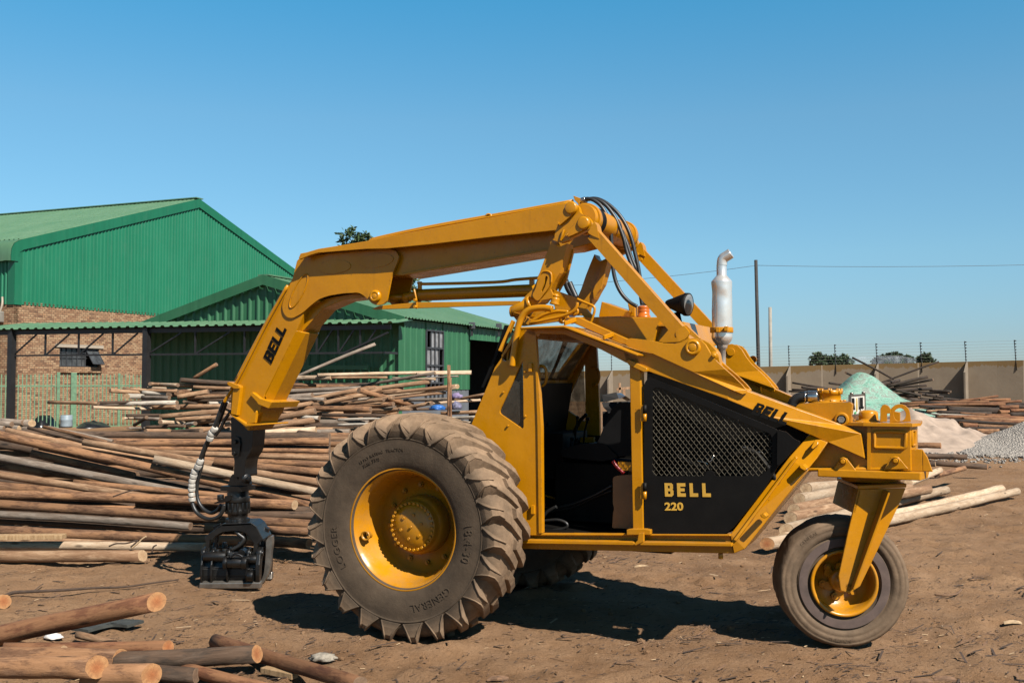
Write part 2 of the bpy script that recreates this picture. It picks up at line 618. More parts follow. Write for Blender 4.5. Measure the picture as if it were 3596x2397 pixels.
def mat_glass(name, tint, alpha, rough=.12):
    """old perspex: part see-through, part scratched and dusty"""
    m, nt, b = newmat(name)
    v = coord(nt)
    out = nt.nodes['Material Output']
    tr = nd(nt, 'ShaderNodeBsdfTransparent')
    tr.inputs['Color'].default_value = (.86, .86, .84, 1)
    sc = noise_tex(nt, coord(nt, scale=(1, 1, .5)), 9, 8, .75, 1.0)
    dirt = ramp(nt, sc, [(.40, (alpha,) * 3), (.70, (min(1, alpha + .45),) * 3)])
    nt.links.new(ramp(nt, noise_tex(nt, v, 60, 4, .8, 2.0), [(.35, tint), (.68, tuple(x * 2.4 for x in tint))]), b.inputs['Base Color'])
    b.inputs['Roughness'].default_value = rough
    mx = nt.nodes.new('ShaderNodeMixShader')
    nt.links.new(dirt, mx.inputs[0])
    nt.links.new(tr.outputs[0], mx.inputs[1])
    nt.links.new(b.outputs[0], mx.inputs[2])
    nt.links.new(mx.outputs[0], out.inputs['Surface'])
    return m


M = {}
M['yellow'] = mat_paint()
M['black'] = simple('black_paint', (.0052, .0046, .0042), .5, 0, .3, 8, .12)
M['iron'] = simple('greasy_black_steel', (.0065, .006, .0056), .36, .1, .7, 9, .3, 45)
M['worn'] = simple('worn_bare_steel', (.22, .21, .20), .38, .7, .3, 12, .3)
M['rubber_hose'] = simple('hose_rubber', (.014, .014, .014), .45, 0, .25, 10)
M['tape'] = simple('white_tape', (.44, .43, .41), .5, 0, .35, 22, .3)
M['silver'] = simple('silver_paint', (.78, .79, .81), .27, .62, .10, 7, .15, 12)
M['chrome'] = simple('plated_steel', (.62, .62, .62), .22, .95, .15, 12)
M['tyre'] = mat_rubber('tractor_tyre_rubber', .64, .74)
M['tyre_small'] = mat_rubber('castor_tyre_rubber', .18, .40, .62)
M['seat'] = simple('black_vinyl', (.006, .006, .0065), .5, 0, .3, 7)
M['dark'] = simple('oily_dark_metal', (.0055, .005, .0045), .6, .2, .5, 6, .3, 30)
M['red'] = simple('red_grip', (.36, .012, .015), .4)
M['beige_panel'] = simple('brown_painted_panel', (.20, .095, .030), .55, 0, .25, 5)
M['amber'] = simple('amber_plastic', (.52, .13, .012), .3)
M['lens'] = simple('lamp_lens_glass', (.20, .20, .20), .12, .2, .5, 24)
M['plate_white'] = simple('plate_white', (.62, .62, .60), .45, 0, .08, 6)
M['plate_gold'] = simple('plate_emblem_gold', (.45, .33, .08), .5)
M['plate_green'] = simple('plate_emblem_green', (.05, .36, .13), .5)
M['ink'] = simple('black_lettering', (.003, .003, .003), .6)
M['letter_yellow'] = simple('yellow_lettering', (.58, .34, .045), .5)
M['mesh_wire'] = simple('mesh_wire_paint', (.085, .076, .058), .5, .2, .3, 12)
M['glass'] = mat_glass('dirty_cab_glass', (.045, .036, .028), .42)
M['quarter'] = mat_glass('scratched_quarter_pane', (.032, .028, .023), .60)
M['concrete'] = None
for k_ in ('black', 'dark', 'seat', 'ink', 'mesh_wire'):
    b_ = M[k_].node_tree.nodes['Principled BSDF']
    b_.inputs['Specular IOR Level'].default_value = .14
    b_.inputs['Roughness'].default_value = .6
M['red_wall'] = simple('faded_red_sidewall', (.085, .058, .050), .8, 0, .35, 8, .2)
# ================================================================== the three-wheeled log loader
mach = empty('log_loader', O, -YAW)
tag(mach, 'yellow three-wheeled log loader with its grapple lowered onto the dirt', 'log loader')
YEL, BLK = M['yellow'], M['black']
YV = Vector((0, 1, 0))
near = lambda pts, lat: [V(p, lat) for p in pts]


def mir(p):
    p = Vector(p)
    return Vector((p.x, -p.y, p.z))


# ---------------------------------------------------------------- driven wheels
def lug_tyre():
    mb = MB()
    prof = [(.395, -.185), (.405, -.212), (.425, -.226), (.46, -.238), (.52, -.247), (.585, -.248), (.612, -.246), (.617, -.250), (.624, -.250), (.629, -.243), (.66, -.236), (.700, -.218), (.738, -.168), (.756, -.08), (.758, 0)]
    full = prof + [(r, -y) for r, y in reversed(prof[:-1])]
    mb.lathe(full, (0, 0, 0), (0, 1, 0), 96)
    n = 23
    st = [  # lateral, outer radius, root radius, outer width, root width, turn
        (-.035, .786, .715, .060, .100, -.03), (.06, .787, .715, .066, .110, .055), (.14, .784, .705, .070, .125, .13), (.195, .775, .69, .066, .140, .18),
        (.236, .757, .66, .052, .150, .212), (.262, .720, .645, .062, .155, .226), (.260, .672, .632, .105, .160, .232), (.2495, .630, .624, .158, .162, .236)]
    for side in (-1, 1):
        for k in range(n):
            t0 = 2 * pi * (k + (.5 if side > 0 else 0)) / n
            rings = []
            for i, (y, ro, ri, wo, wi, tw) in enumerate(st):
                th = t0 - tw * side
                jit = rnd.uniform(-.004, .004)
                ri_y = y if i < 5 else y - .03
                def pt(rr, w, yy):
                    a = th + w / rr
                    return (rr * cos(a), side * yy, rr * sin(a))
                rings.append([mb.bm.verts.new(pt(ri, -wi / 2, ri_y)), mb.bm.verts.new(pt(ro + jit, -wo / 2, y)), mb.bm.verts.new(pt(ro + jit, wo / 2, y)), mb.bm.verts.new(pt(ri, wi / 2, ri_y))])
            for a, b in zip(rings, rings[1:]):
                for j in range(3):
                    mb.face([a[j], a[j + 1], b[j + 1], b[j]])
            mb.face(rings[0])
            mb.face(list(reversed(rings[-1])))
            # raised edges that run down the lug's shoulder to the sidewall
            if side < 0:
                for sgn in (-1, 1):
                    pth = []
                    for i in (3, 4, 5, 6, 7):
                        y, ro, ri, wo, wi, tw = st[i]
                        a_ = t0 - tw * side + sgn * (wo / 2 - .006) / ro
                        pth.append(((ro + .001) * cos(a_), side * (y + .002), (ro + .001) * sin(a_)))
                    mb.tube(pth, .0065, 5)
    return mb


def arc_text(s, rad, centre, size, parent, mat, y, weight=.0, th=.0020):
    """raised lettering bent round a sidewall, tops outward, read clockwise from the machine's near side"""
    me = text_mesh(s, size, th, weight, .0, 1.12)
    for v in me.vertices:
        x, r, z = v.co.x, rad + v.co.y, v.co.z
        a = centre - x / rad
        v.co = (r * cos(a), y - z, r * sin(a))
    me.materials.append(mat)
    o = bpy.data.objects.new('sidewall_lettering', me)
    COL.objects.link(o)
    o.parent = parent
    return o


def driven_wheel():
    w = empty('driven_wheel', (0, -.95, WHEEL_Z), 0, mach)
    t = lug_tyre().build('tyre', M['tyre'], w, bevel=.009)
    rim = MB()
    rp = [(.418, -.222), (.424, -.212), (.412, -.203), (.392, -.195), (.386, -.165), (.374, -.155), (.372, -.115), (.362, -.105), (.360, -.055), (.350, -.045), (.348, .02), (.338, .03), (.336, .10), (.20, .115)]
    rim.lathe([(.408, -.219)] + rp, (0, 0, 0), (0, 1, 0), 72)
    rim.lathe([(.40, .19), (.336, .06)], (0, 0, 0), (0, 1, 0), 72)
    for k in range(12):
        a = 2 * pi * k / 12 + .1
        c = Vector((.275 * cos(a), .108, .275 * sin(a)))
        rim.cyl(c, c - YV * .022, .019, seg=6)
        rim.cyl(c - YV * .02, c - YV * .034, .011, seg=10)
    rim.build('rim', YEL, w)
    hub = MB()
    hub.lathe([(.205, .12), (.205, .0), (.188, -.015), (.176, -.025), (.176, -.068), (.170, -.075), (.148, -.075), (.146, -.081), (.118, -.083), (.112, -.088), (0, -.090)], (0, 0, 0), YV, 48)
    for k in range(30):
        a = 2 * pi * k / 30
        c = Vector((.160 * cos(a), -.073, .160 * sin(a)))
        hub.cyl(c, c - YV * .014, .0105, seg=6)
    for k in range(6):
        a = 2 * pi * k / 6 + .3
        c = Vector((.085 * cos(a), -.087, .085 * sin(a)))
        hub.cyl(c, c - YV * .010, .011, seg=8)
    hub.cyl((0, -.088, 0), (0, -.103, 0), .009, seg=8)
    hub.build('hub', YEL, w)
    vp = MB()
    vp.lathe([(.026, .0), (.026, -.045), (.035, -.047), (.035, -.060), (.025, -.060), (.020, -.03)], (0, 0, 0), YV, 24)
    vp.cyl((0, 0, 0), (.004, -.04, .004), .008, seg=8)
    v = vp.build('valve_guard', YEL, w)
    v.location = (-.318, -.12, -.07)
    arc_text('LOGGER', .525, R(197), .072, w, M['tyre'], -.250, -.0006)
    arc_text('GENERAL', .525, R(-62), .072, w, M['tyre'], -.250, -.0006)
    arc_text('18.4-30', .525, R(-6), .078, w, M['tyre'], -.250, -.0006)
    arc_text('12 PLY RATING', .545, R(115), .028, w, M['tyre'], -.251)
    arc_text('TUBE TYPE', .510, R(116), .028, w, M['tyre'], -.251)
    arc_text('TRACTOR', .545, R(94), .028, w, M['tyre'], -.251)
    return w


wheel = driven_wheel()
far_wheel = wheel.copy()
COL.objects.link(far_wheel)
far_wheel.location = (0, .95, WHEEL_Z)
far_wheel.rotation_euler = (0, 0.11, pi)
for ch in list(wheel.children):
    if ch.name.startswith('sidewall'):
        continue
    c = ch.copy()
    COL.objects.link(c)
    c.parent = far_wheel

ax = MB()
ax.cyl((0, -.80, WHEEL_Z), (0, -.35, WHEEL_Z), .15, .12)
ax.cyl((0, .80, WHEEL_Z), (0, .35, WHEEL_Z), .15, .12)
ax.box((-.18, -.36, .58), (.30, .36, .98))
ax.build('axle_housing', M['dark'], mach, .02)

# ---------------------------------------------------------------- chassis and cab body
LN = -.66
sill = MB()
web = [D(300, 1345), D(1678, 1352), D(1702, 1468), D(300, 1436)]
sill.plate(near(web, LN + .05), (0, .06, 0))
fl = [D(395, 1383), D(1090, 1396), D(1098, 1418), D(395, 1406)]
sill.plate(near(fl, LN - .045), (0, .10, 0))
fl2 = [D(1128, 1396), D(1690, 1406), D(1690, 1426), D(1128, 1418)]
sill.plate(near(fl2, LN - .045), (0, .10, 0))
sill.plate(near([D(395, 1345), D(1676, 1351), D(1682, 1362), D(395, 1357)], LN), (0, .05, 0))
# up-stands and the step hook
sill.plate(near([D(1118, 1345), D(1150, 1340), D(1150, 1396), D(1100, 1420), D(1088, 1412), D(1112, 1388)], LN - .05), (0, .03, 0))
sill.cyl(V(D(1622, 1466), LN + .08), V(D(1622, 1500), LN + .08), .016)
sill.build('chassis_sill', YEL, mach, .004)

# far sill, mirrored
fs = MB()
fs.plate([mir(v) for v in near(web, LN + .05)], (0, -.06, 0))
fs.build('chassis_sill', YEL, mach, .004)

# cab floor and bulkhead
zf = V(D(700, 1345), LN).z
xf0, xf1 = V(D(200, 1345), LN).x, V(D(1120, 1345), LN).x
fb = MB()
fb.box((xf0 - .05, LN + .06, zf - .05), (xf1 + .05, -LN - .06, zf - .01))
fb.build('cab_floor', M['dark'], mach)
bh = MB()
zt = V(D(1100, 330), LN).z
bh.box((xf1 + .02, LN + .10, zf), (xf1 + .06, -LN - .10, zf + .62))
bh.build('rear_bulkhead', M['dark'], mach)

front_out = [D(405, 92), D(240, 330), D(97, 676), D(40, 860), D(200, 1200), D(330, 1350), D(522, 1346), D(517, 900), D(514, 690), D(504, 360), D(490, 130), D(480, 92)]
hole_tri = rounded([D(411, 283), D(416, 712), D(262, 607)], 14)
hole_slot = rounded([D(356, 118), D(330, 285), D(292, 294), D(278, 262)], 10)
pn = MB()
pn.plate([near(front_out, LN), near(hole_tri, LN), near(hole_slot, LN)], (0, .035, 0))
jamb = [D(502, 350), D(523, 690), D(528, 1344), D(508, 1344), D(500, 690), D(488, 350)]
pn.plate(near(jamb, LN - .012), (0, .05, 0))
for q in ((293, 481), (428, 628), (322, 686), (425, 355)):
    c = V(D(*q), LN)
    pn.cyl(c + YV * .01, c - YV * .014, .0085, seg=6)
for q in ((462, 330), (477, 1198)):
    c = V(D(*q), LN)
    pn.box((c.x - .012, c.y - .022, c.z - .03), (c.x + .012, c.y + .01, c.z + .03))
side_panel = pn.build('cab_side_panel', YEL, mach, .003)
pf = MB()
pf.plate([[mir(v) for v in near(front_out, LN)], [mir(v) for v in near(hole_tri, LN)]], (0, -.035, 0))
far_panel = pf.build('cab_side_panel', YEL, mach, .003)
for par, s in ((side_panel, 1), (far_panel, -1)):
    g = MB()
    pts = near(rounded([D(405, 268), D(422, 722), D(250, 610)], 8), LN + .018)
    g.plate(pts if s > 0 else [mir(v) for v in pts], (0, .008 * s, 0))
    g.build('quarter_pane', M['quarter'] if s > 0 else M['glass'], par)

# door handle rails
for s in (1, -1):
    hr = MB()
    pts = [V(D(*q), LN + .09) for q in ((502, 325), (530, 322), (550, 340), (557, 385), (548, 425), (530, 442), (508, 446))]
    hr.tube(smooth_path([p if s > 0 else mir(p) for p in pts], 4), .011, 8)
    hr.build('grab_handle', YEL, mach)

# windscreen between the two slanting front edges
ws = MB()
a0, a1, a2 = V(D(455, 110), LN), V(D(265, 430), LN), V(D(150, 700), LN)
inn = LN + .05
ws.hull([(a1.x + .03, inn, a1.z), (a1.x + .04, inn, a1.z), (a1.x + .04, -inn, a1.z), (a1.x + .03, -inn, a1.z), (a0.x + .03, inn, a0.z), (a0.x + .04, inn, a0.z), (a0.x + .04, -inn, a0.z), (a0.x + .03, -inn, a0.z)])
ws.build('windscreen', M['glass'], mach)
wf = MB()
wf.beam((a1.x + .03, inn, a1.z), (a1.x + .03, -inn, a1.z), .05, .08)
for yy in (inn + .03, -inn - .03):
    wf.beam((a1.x + .02, yy, a1.z), (a0.x + .02, yy, a0.z), .045, .05)
wf.beam((a0.x + .02, inn, a0.z - .02), (a0.x + .02, -inn, a0.z - .02), .05, .06)
wf.build('windscreen_frame', YEL, mach, .004)
dsh = MB()
dsh.hull([(a2.x + .02, inn, a2.z - .55), (a2.x + .09, inn, a2.z - .55), (a2.x + .09, -inn, a2.z - .55), (a2.x + .02, -inn, a2.z - .55), (a1.x + .03, inn, a1.z), (a1.x + .09, inn, a1.z), (a1.x + .09, -inn, a1.z), (a1.x + .03, -inn, a1.z)])
dsh.box((a2.x + .16, -.10, a2.z - .40), (a2.x + .42, .45, a2.z - .06))
dsh.tube(smooth_path([(a2.x + .40, .15, a2.z - .1), (a2.x + .46, .15, a2.z + .02), (a2.x + .52, .15, a2.z + .08)], 4), .015, 8)
dsh.build('dashboard', M['dark'], mach, .012)
guard = MB()
gl = [B(1512, 962), B(1552, 966), B(1478, 1130), B(1392, 1335), B(1368, 1392), B(1352, 1390), B(1436, 1190)]
guard.plate(near(gl, LN + .03), (0, .03, 0))
guard.plate([mir(v) for v in near(gl, LN + .03)], (0, -.03, 0))
g0, g1 = V(B(1512, 975), LN), V(B(1365, 1370), LN)
for k in range(2):
    t = k
    p = g0.lerp(g1, t)
    guard.cyl((p.x, LN + .04, p.z), (p.x, -LN - .04, p.z), .006, seg=6)
guard.build('windscreen_guard', BLK, mach)

# roof
rf = MB()
roof_edge = [D(392, 84), D(662, 74), D(1118, 250), D(1112, 262), D(660, 88), D(392, 96)]
RO = LN - .15
re_ = near(roof_edge, RO)
xs = [(v.x, v.z) for v in re_]
rf.plate([Vector((x, RO, z)) for x, z in xs], (0, -2 * RO, 0))
roof = rf.build('cab_roof', YEL, mach, .005)
fa = MB()
header = [D(392, 96), D(655, 88), D(1108, 262), D(1150, 345), D(1040, 300), D(892, 222), D(668, 128), D(500, 124), D(492, 140), D(392, 110)]
fa.plate(near(header, LN), (0, .05, 0))
fa.build('door_header', YEL, mach, .003)
fa = MB()
fa.plate([mir(v) for v in near(header, LN)], (0, -.05, 0))
fa.build('door_header', YEL, mach, .003)
# trough and ribs above the roof edge
tr = MB()
tro = [C(690, 1085), C(775, 1082), C(1175, 1262), C(1178, 1312), C(1120, 1300), C(700, 1118)]
tr.plate(near(tro, LN + .02), (0, .05, 0))
for q0, q1 in (((660, 1135), (752, 1104)), ((982, 1250), (1060, 1222))):
    tr.beam(V(C(*q0), RO + .02), V(C(*q1), LN + .02), .016, .03)
tr.build('roof_trough', YEL, mach, .004)

# door post and its foot
po = MB()
po.plate(near([D(1064, 318), D(1128, 345), D(1148, 1326), D(1085, 1326)], LN - .005), (0, .10, 0))
po.plate(near([D(1046, 1322), D(1080, 1316), D(1158, 1318), D(1192, 1324), D(1192, 1352), D(1046, 1352)], LN - .03), (0, .13, 0))
po.plate(near([D(1041, 292), D(1062, 282), D(1172, 338), D(1168, 356), D(1148, 358), D(1062, 318)], LN - .035), (0, .13, 0))
po.build('door_post', YEL, mach, .006)

# ---------------------------------------------------------------- roof furniture
cow = MB()
c0 = [C(745, 1082), C(1456, 1084), C(1390, 1290), C(1170, 1272)]
CW = near(c0, -.46)
cow.plate(CW, (0, .92, 0))
cow.plate(near([C(1440, 1135), C(1640, 1120), C(1700, 1290), C(1380, 1300)], -.40), (0, .8, 0))
cow.plate(near([C(1425, 1146), C(1520, 1142), C(1520, 1156), C(1425, 1160)], -.47), (0, .2, 0))
cow.build('engine_cowl', YEL, mach, .006)
bx = MB()
bx.plate(near([C(965, 955), C(1175, 1030), C(1140, 1078), C(940, 1082)], -.10), (0, .22, 0))
bx.plate(near([C(1178, 970), C(1240, 1000), C(1240, 1082), C(1150, 1078), C(1190, 1030)], .05), (0, .18, 0))
bx.build('valve_box', YEL, mach, .006)
be = MB()
bc = V(C(1312, 1035), -.12)
rb = 50 / 2.34 * 7.0 / 3496
be.lathe([(rb * 1.16, -.045), (rb * 1.16, -.032), (rb, -.032), (rb, -.012), (rb * .95, -.010), (rb, -.006), (rb, .010), (rb * .95, .013), (rb, .016), (rb, .034), (rb * .93, .038), (0, .038)], bc, (0, 0, 1), 28)
be.build('beacon', M['amber'], mach)

# lift-arm gusset plate, its pin and the main beams
ML = lambda px: LN if px < 2560 else LN + min(1, (px - 2560) / 330) * .14     # the beams draw in towards the castor
XA, XB = V((2560, 1500), LN).x, V((2900, 1560), LN + .27).x


def VB(p, off=0.0):
    l = LN
    for _ in range(5):
        v = V(p, l + off)
        l = LN + max(0, min(1.15, (v.x - XA) / (XB - XA))) * .27
    return V(p, l + off)


CR0, CR1 = (2558, 1334), (2556, 1403)
beam_l = [D(1020, 200), D(1110, 226), D(1300, 268), D(1560, 350), CR0, CR1, D(1172, 352), D(1040, 292)]
beam_r = [CR0, D(1740, 445), E(260, 474), E(640, 612), E(990, 735), E(1122, 800), E(1152, 985), E(872, 862), E(735, 805), E(420, 668), CR1]
for s in (1, -1):
    bmm = MB()
    for poly in (beam_l, beam_r):
        pv_ = [VB(p) for p in poly]
        bmm.plate(pv_ if s > 0 else [mir(v) for v in pv_], (0, .12 * s, 0))
    bmesh.ops.remove_doubles(bmm.bm, verts=bmm.bm.verts[:], dist=.004)
    bmm.build('main_beam', YEL, mach, .007)
gus = [D(1036, 188), D(1044, 162), D(1070, 152), D(1200, 166), D(1270, 182), D(1340, 185), D(1400, 172), D(1428, 156), D(1458, 150), D(1500, 163), D(1528, 190), D(1560, 245), D(1600, 296), D(1650, 342), D(1700, 385), D(1752, 436), D(1778, 468), D(1776, 490), D(1755, 494), D(1700, 472), D(1450, 358), D(1200, 244), D(1060, 206)]
gv = [VB(p, -.035) for p in gus]
for s in (1, -1):
    gm = MB()
    gm.plate(gv if s > 0 else [mir(v) for v in gv], (0, .03 * s, 0))
    # second ear inboard
    gm.plate([Vector((v.x, v.y + .16, v.z)) if s > 0 else mir(Vector((v.x, v.y + .16, v.z))) for v in gv], (0, .03 * s, 0))
    c = V(D(1453, 208), LN - .035)
    if s < 0:
        c = mir(c)
    d = -YV * s
    gm.lathe([(.052, 0), (.052, .014), (.044, .022), (.034, .022), (.032, .017), (.026, .017), (.025, .021), (0, .021)], c, d, 32)
    gm.cyl(c, c - d * .2, .03)
    c2 = V(D(1583, 258), LN - .02)
    c2 = c2 if s > 0 else mir(c2)
    gm.lathe([(.028, -.01), (.028, .012), (.014, .014), (.012, .03), (0, .03)], c2, d, 20)
    gm.build('strut_bracket', YEL, mach, .006)
nb = MB()
nb.plate(near(rounded([D(1505, 165), D(1545, 175), D(1605, 240), D(1622, 330), D(1560, 250)], 10), LN + .05), (0, .09, 0))
nb.build('strut_bracket_web', YEL, mach, .006)

# diagonal rear leg
leg = MB()
lo = V(D(1765, 1440), LN + .05)
p_leg = [E(735, 805), E(872, 865), E(790, 985), E(715, 1075), D(1768, 1440), D(1702, 1468), D(1680, 1352), D(2040, 880)]
latl = lambda p: LN + .03 + max(0, min(1, (1760 - p[1]) / 260)) * .27
leg.plate([V(p, latl(p)) for p in p_leg], (0, .07, 0))
rimf = [E(738, 806), E(752, 812), D(1712, 1440), D(1702, 1468), D(1676, 1352)]
outer = [D(2078, 872), D(2091, 884), D(1716, 1392), D(1698, 1384)]
leg.plate([V(p, latl(p) - .045) for p in outer], (0, .06, 0))
for q in (([E(745, 905), E(775, 845), E(803, 862), E(800, 880), E(760, 915)]), ([E(655, 1035), E(690, 1030), E(722, 1062), E(700, 1078), E(665, 1058)]), ([D(1862, 1232), D(1885, 1222), D(1905, 1240), D(1893, 1256), D(1868, 1246)])):
    leg.plate([V(p, latl(p) - .075) for p in q], (0, .09, 0))
leg.build('rear_leg', YEL, mach, .005)
bel = MB()
u0, u1 = V(E(725, 1078), LN + .30), V(D(1760, 1446), LN + .10)
nrm = Vector((-.5, 0, .55)).normalized() * .02
bel.hull([u1, u1 + nrm, u1 + nrm + YV * .42, u1 + YV * .42, u0, u0 + nrm, u0 + nrm + YV * .42, u0 + YV * .42])
bel.build('belly_plate', YEL, mach, .003)
sk = MB()
s0, s1 = V(D(1150, 1462), LN + .1), V(D(1700, 1468), LN + .1)
sk.box((s0.x - 1.2, LN + .12, s0.z - .0), (s1.x - .42, .1, s0.z + .02))
sk.build('belly_plate', M['dark'], mach)

# ---------------------------------------------------------------- engine door
DLT = LN + .012
door_out = rounded([D(1153, 1318), D(1205, 1350), D(1640, 1350), D(1688, 1322), D(1884, 1080), D(1978, 925), D(1972, 712), D(1216, 398), D(1184, 386), D(1153, 430)], 10)
hole = rounded([D(1202, 480), D(1218, 452), D(1258, 456), D(1925, 735), D(1937, 765), D(1937, 928), D(1868, 996), D(1586, 996), D(1576, 965), D(1548, 958), D(1532, 968), D(1528, 996), D(1222, 996), D(1202, 972)], 12)
ed = MB()
ed.plate([near(door_out, DLT), near(hole, DLT)], (0, .022, 0))
engine_door = ed.build('engine_door', BLK, mach, .003)
# expanded metal: wavy strands that meet in diamonds
hv = near(hole, DLT + .014)
poly2 = [(v.x, v.z) for v in hv]


def inside(x, z, poly):
    r = False
    for i in range(len(poly)):
        (x1, z1), (x2, z2) = poly[i - 1], poly[i]
        if (z1 > z) != (z2 > z) and x < (x2 - x1) * (z - z1) / (z2 - z1) + x1:
            r = not r
    return r


xmin, xmax = min(p[0] for p in poly2), max(p[0] for p in poly2)
zmin, zmax = min(p[1] for p in poly2), max(p[1] for p in poly2)
xm = MB()
step, wl = .0182, .0450
nx = int((xmax - xmin) / step) + 2
for i in range(nx):
    x0 = xmin + i * step
    run = []
    nz = int((zmax - zmin) / (wl / 8)) + 2
    for k in range(nz):
        z = zmin + k * wl / 8
        ph = 2 * pi * z / wl + (pi if i % 2 else 0)
        x = x0 + step * .42 * sin(ph)
        y = DLT + .014 + .004 * cos(ph)
        if inside(x, z, poly2):
            run.append((x, y, z))
        else:
            if len(run) > 2:
                xm.tube(run, .0024, 5, False)
            run = []
    if len(run) > 2:
        xm.tube(run, .0024, 5, False)
xm.build('grille_mesh', M['mesh_wire'], engine_door)


def put_text(name, s, p_l, p_r, height, lat, parent, mat, weight, shear=0.0, spacing=1.0, th=.004, obj=mach):
    """lettering on the machine's near side, from pixel P_L to P_R along the middle of the word"""
    a, b = (VB(p_l, -.012), VB(p_r, -.012)) if lat == 'beam' else (V(p_l, lat), V(p_r, lat))
    me = block_mesh(s, spacing, th, shear) if s in ('BELL',) else text_mesh(s, height * 1.38, th, weight, shear, spacing)
    xs_ = [v.co.x for v in me.vertices]
    k = (b - a).length / (max(xs_) - min(xs_))
    mid = (max(xs_) + min(xs_)) / 2
    ys_ = [v.co.y for v in me.vertices]
    kh = height / (max(ys_) - min(ys_))
    my = (max(ys_) + min(ys_)) / 2
    X = (b - a).normalized()
    Yd = Vector((0, -1, 0))
    Yd = (Yd - X * Yd.dot(X)).normalized()
    Z = X.cross(Yd) * -1
    if Z.z < 0 and abs(X.z) < .7:
        Z = -Z
    Y2 = Yd
    for v in me.vertices:
        v.co = (a + b) / 2 + X * (v.co.x - mid) * k + Z * (v.co.y - my) * kh + Y2 * (v.co.z)
    me.materials.append(mat)
    o = bpy.data.objects.new(name, me)
    COL.objects.link(o)
    o.parent = parent
    return o


put_text('lettering', 'BELL', D(1280, 1078), D(1560, 1080), .088, DLT - .002, engine_door, M['letter_yellow'], .014, 0, 1.46)
put_text('lettering', '220', D(1279, 1180), D(1392, 1180), .053, DLT - .002, engine_door, M['letter_yellow'], .0022, 0, 1.05)
beam_ob = [o for o in mach.children if o.name.startswith('main_beam')][0]
put_text('lettering', 'BELL', E(308, 603), E(575, 692), .082, 'beam', beam_ob, M['ink'], .012, .34, 1.10)
hg = MB()
for y0 in (0, 475):
    c0, c1 = V(D(1158, 560 + y0), LN - .03), V(D(1158, 612 + y0), LN - .03)
    hg.cyl(c0, c1, .0135, seg=14, mat=0)
    c2 = V(D(1157, 660 + y0), LN - .03)
    hg.cyl(c1, c2, .0125, seg=14, mat=1)
    hg.cyl(c2, c2 - Vector((0, 0, .016)), .007, seg=10, mat=0)
    hg.box((c1.x - .03, LN - .03, c2.z), (c1.x, LN - .018, c0.z), mat=1)
hg.build('door_hinge', [BLK, YEL], engine_door)
br = MB()
bp = rounded([E(494, 768), E(560, 785), E(618, 838), E(665, 858), E(660, 880), E(640, 905), E(600, 935), E(560, 985), E(500, 1042), E(490, 1030)], 6)
br.plate([V(p, LN - .012) for p in bp], (0, .02, 0))
br.build('latch_bracket', BLK, mach, .003)
# what stands behind the mesh
en = MB()
e0, e1 = V(D(1220, 1340), LN), V(D(1720, 1340), LN)
ez = V(D(1300, 560), LN).z
en.hull([(e0.x, -.42, e0.z + .03), (e1.x - .08, -.42, e0.z + .03), (e1.x - .08, .42, e0.z + .03), (e0.x, .42, e0.z + .03), (e0.x, -.42, ez), (e1.x + .2, -.42, ez - .42), (e1.x + .2, .42, ez - .42), (e0.x, .42, ez)])
for k in range(9):
    en.cyl((e0.x + .1 + .08 * k, -.46, e0.z + .25 + .03 * (k % 3)), (e0.x + .1 + .08 * k, -.42, e0.z + .25 + .03 * (k % 3)), .02 + .01 * (k % 2), seg=12)
en.tube(smooth_path([(e0.x + .1, -.5, e0.z + .5), (e0.x + .35, -.52, e0.z + .42), (e0.x + .6, -.5, e0.z + .55), (e0.x + .8, -.5, e0.z + .3)]), .022, 8)
en.build('engine_block', M['dark'], mach, .01)
n_pipe = 0
while n_pipe < 6:
    x, z = rnd.uniform(e0.x, e1.x + .2), rnd.uniform(e0.z + .35, ez - .1)
    if inside(x, z, poly2):
        n_pipe += 1
        sh = MB()
        sh.tube(smooth_path([(x, -.47, z), (x + rnd.uniform(.03, .08), -.48, z + rnd.uniform(-.03, .03)), (x + rnd.uniform(.05, .12), -.47, z + rnd.uniform(-.05, .05))], 3), .0045, 6)
        sh.build('engine_pipe', M['chrome'], mach)
# the bay is closed behind, its shade put in by the dark shroud, hood and the far door
eb = MB()
bay_sheet = [D(1150, 1320), D(1640, 1352), D(1700, 1330), D(1900, 1070), E(735, 800), E(420, 660), E(120, 535), D(1172, 345)]
eb.plate(near(bay_sheet, -.30), (0, .02, 0))
eb.build('bay_dark_backing', M['dark'], mach)
eb = MB()
eb.plate([mir(v) for v in near(door_out, DLT)], (0, -.022, 0))
eb.build('engine_door', BLK, mach, .003)
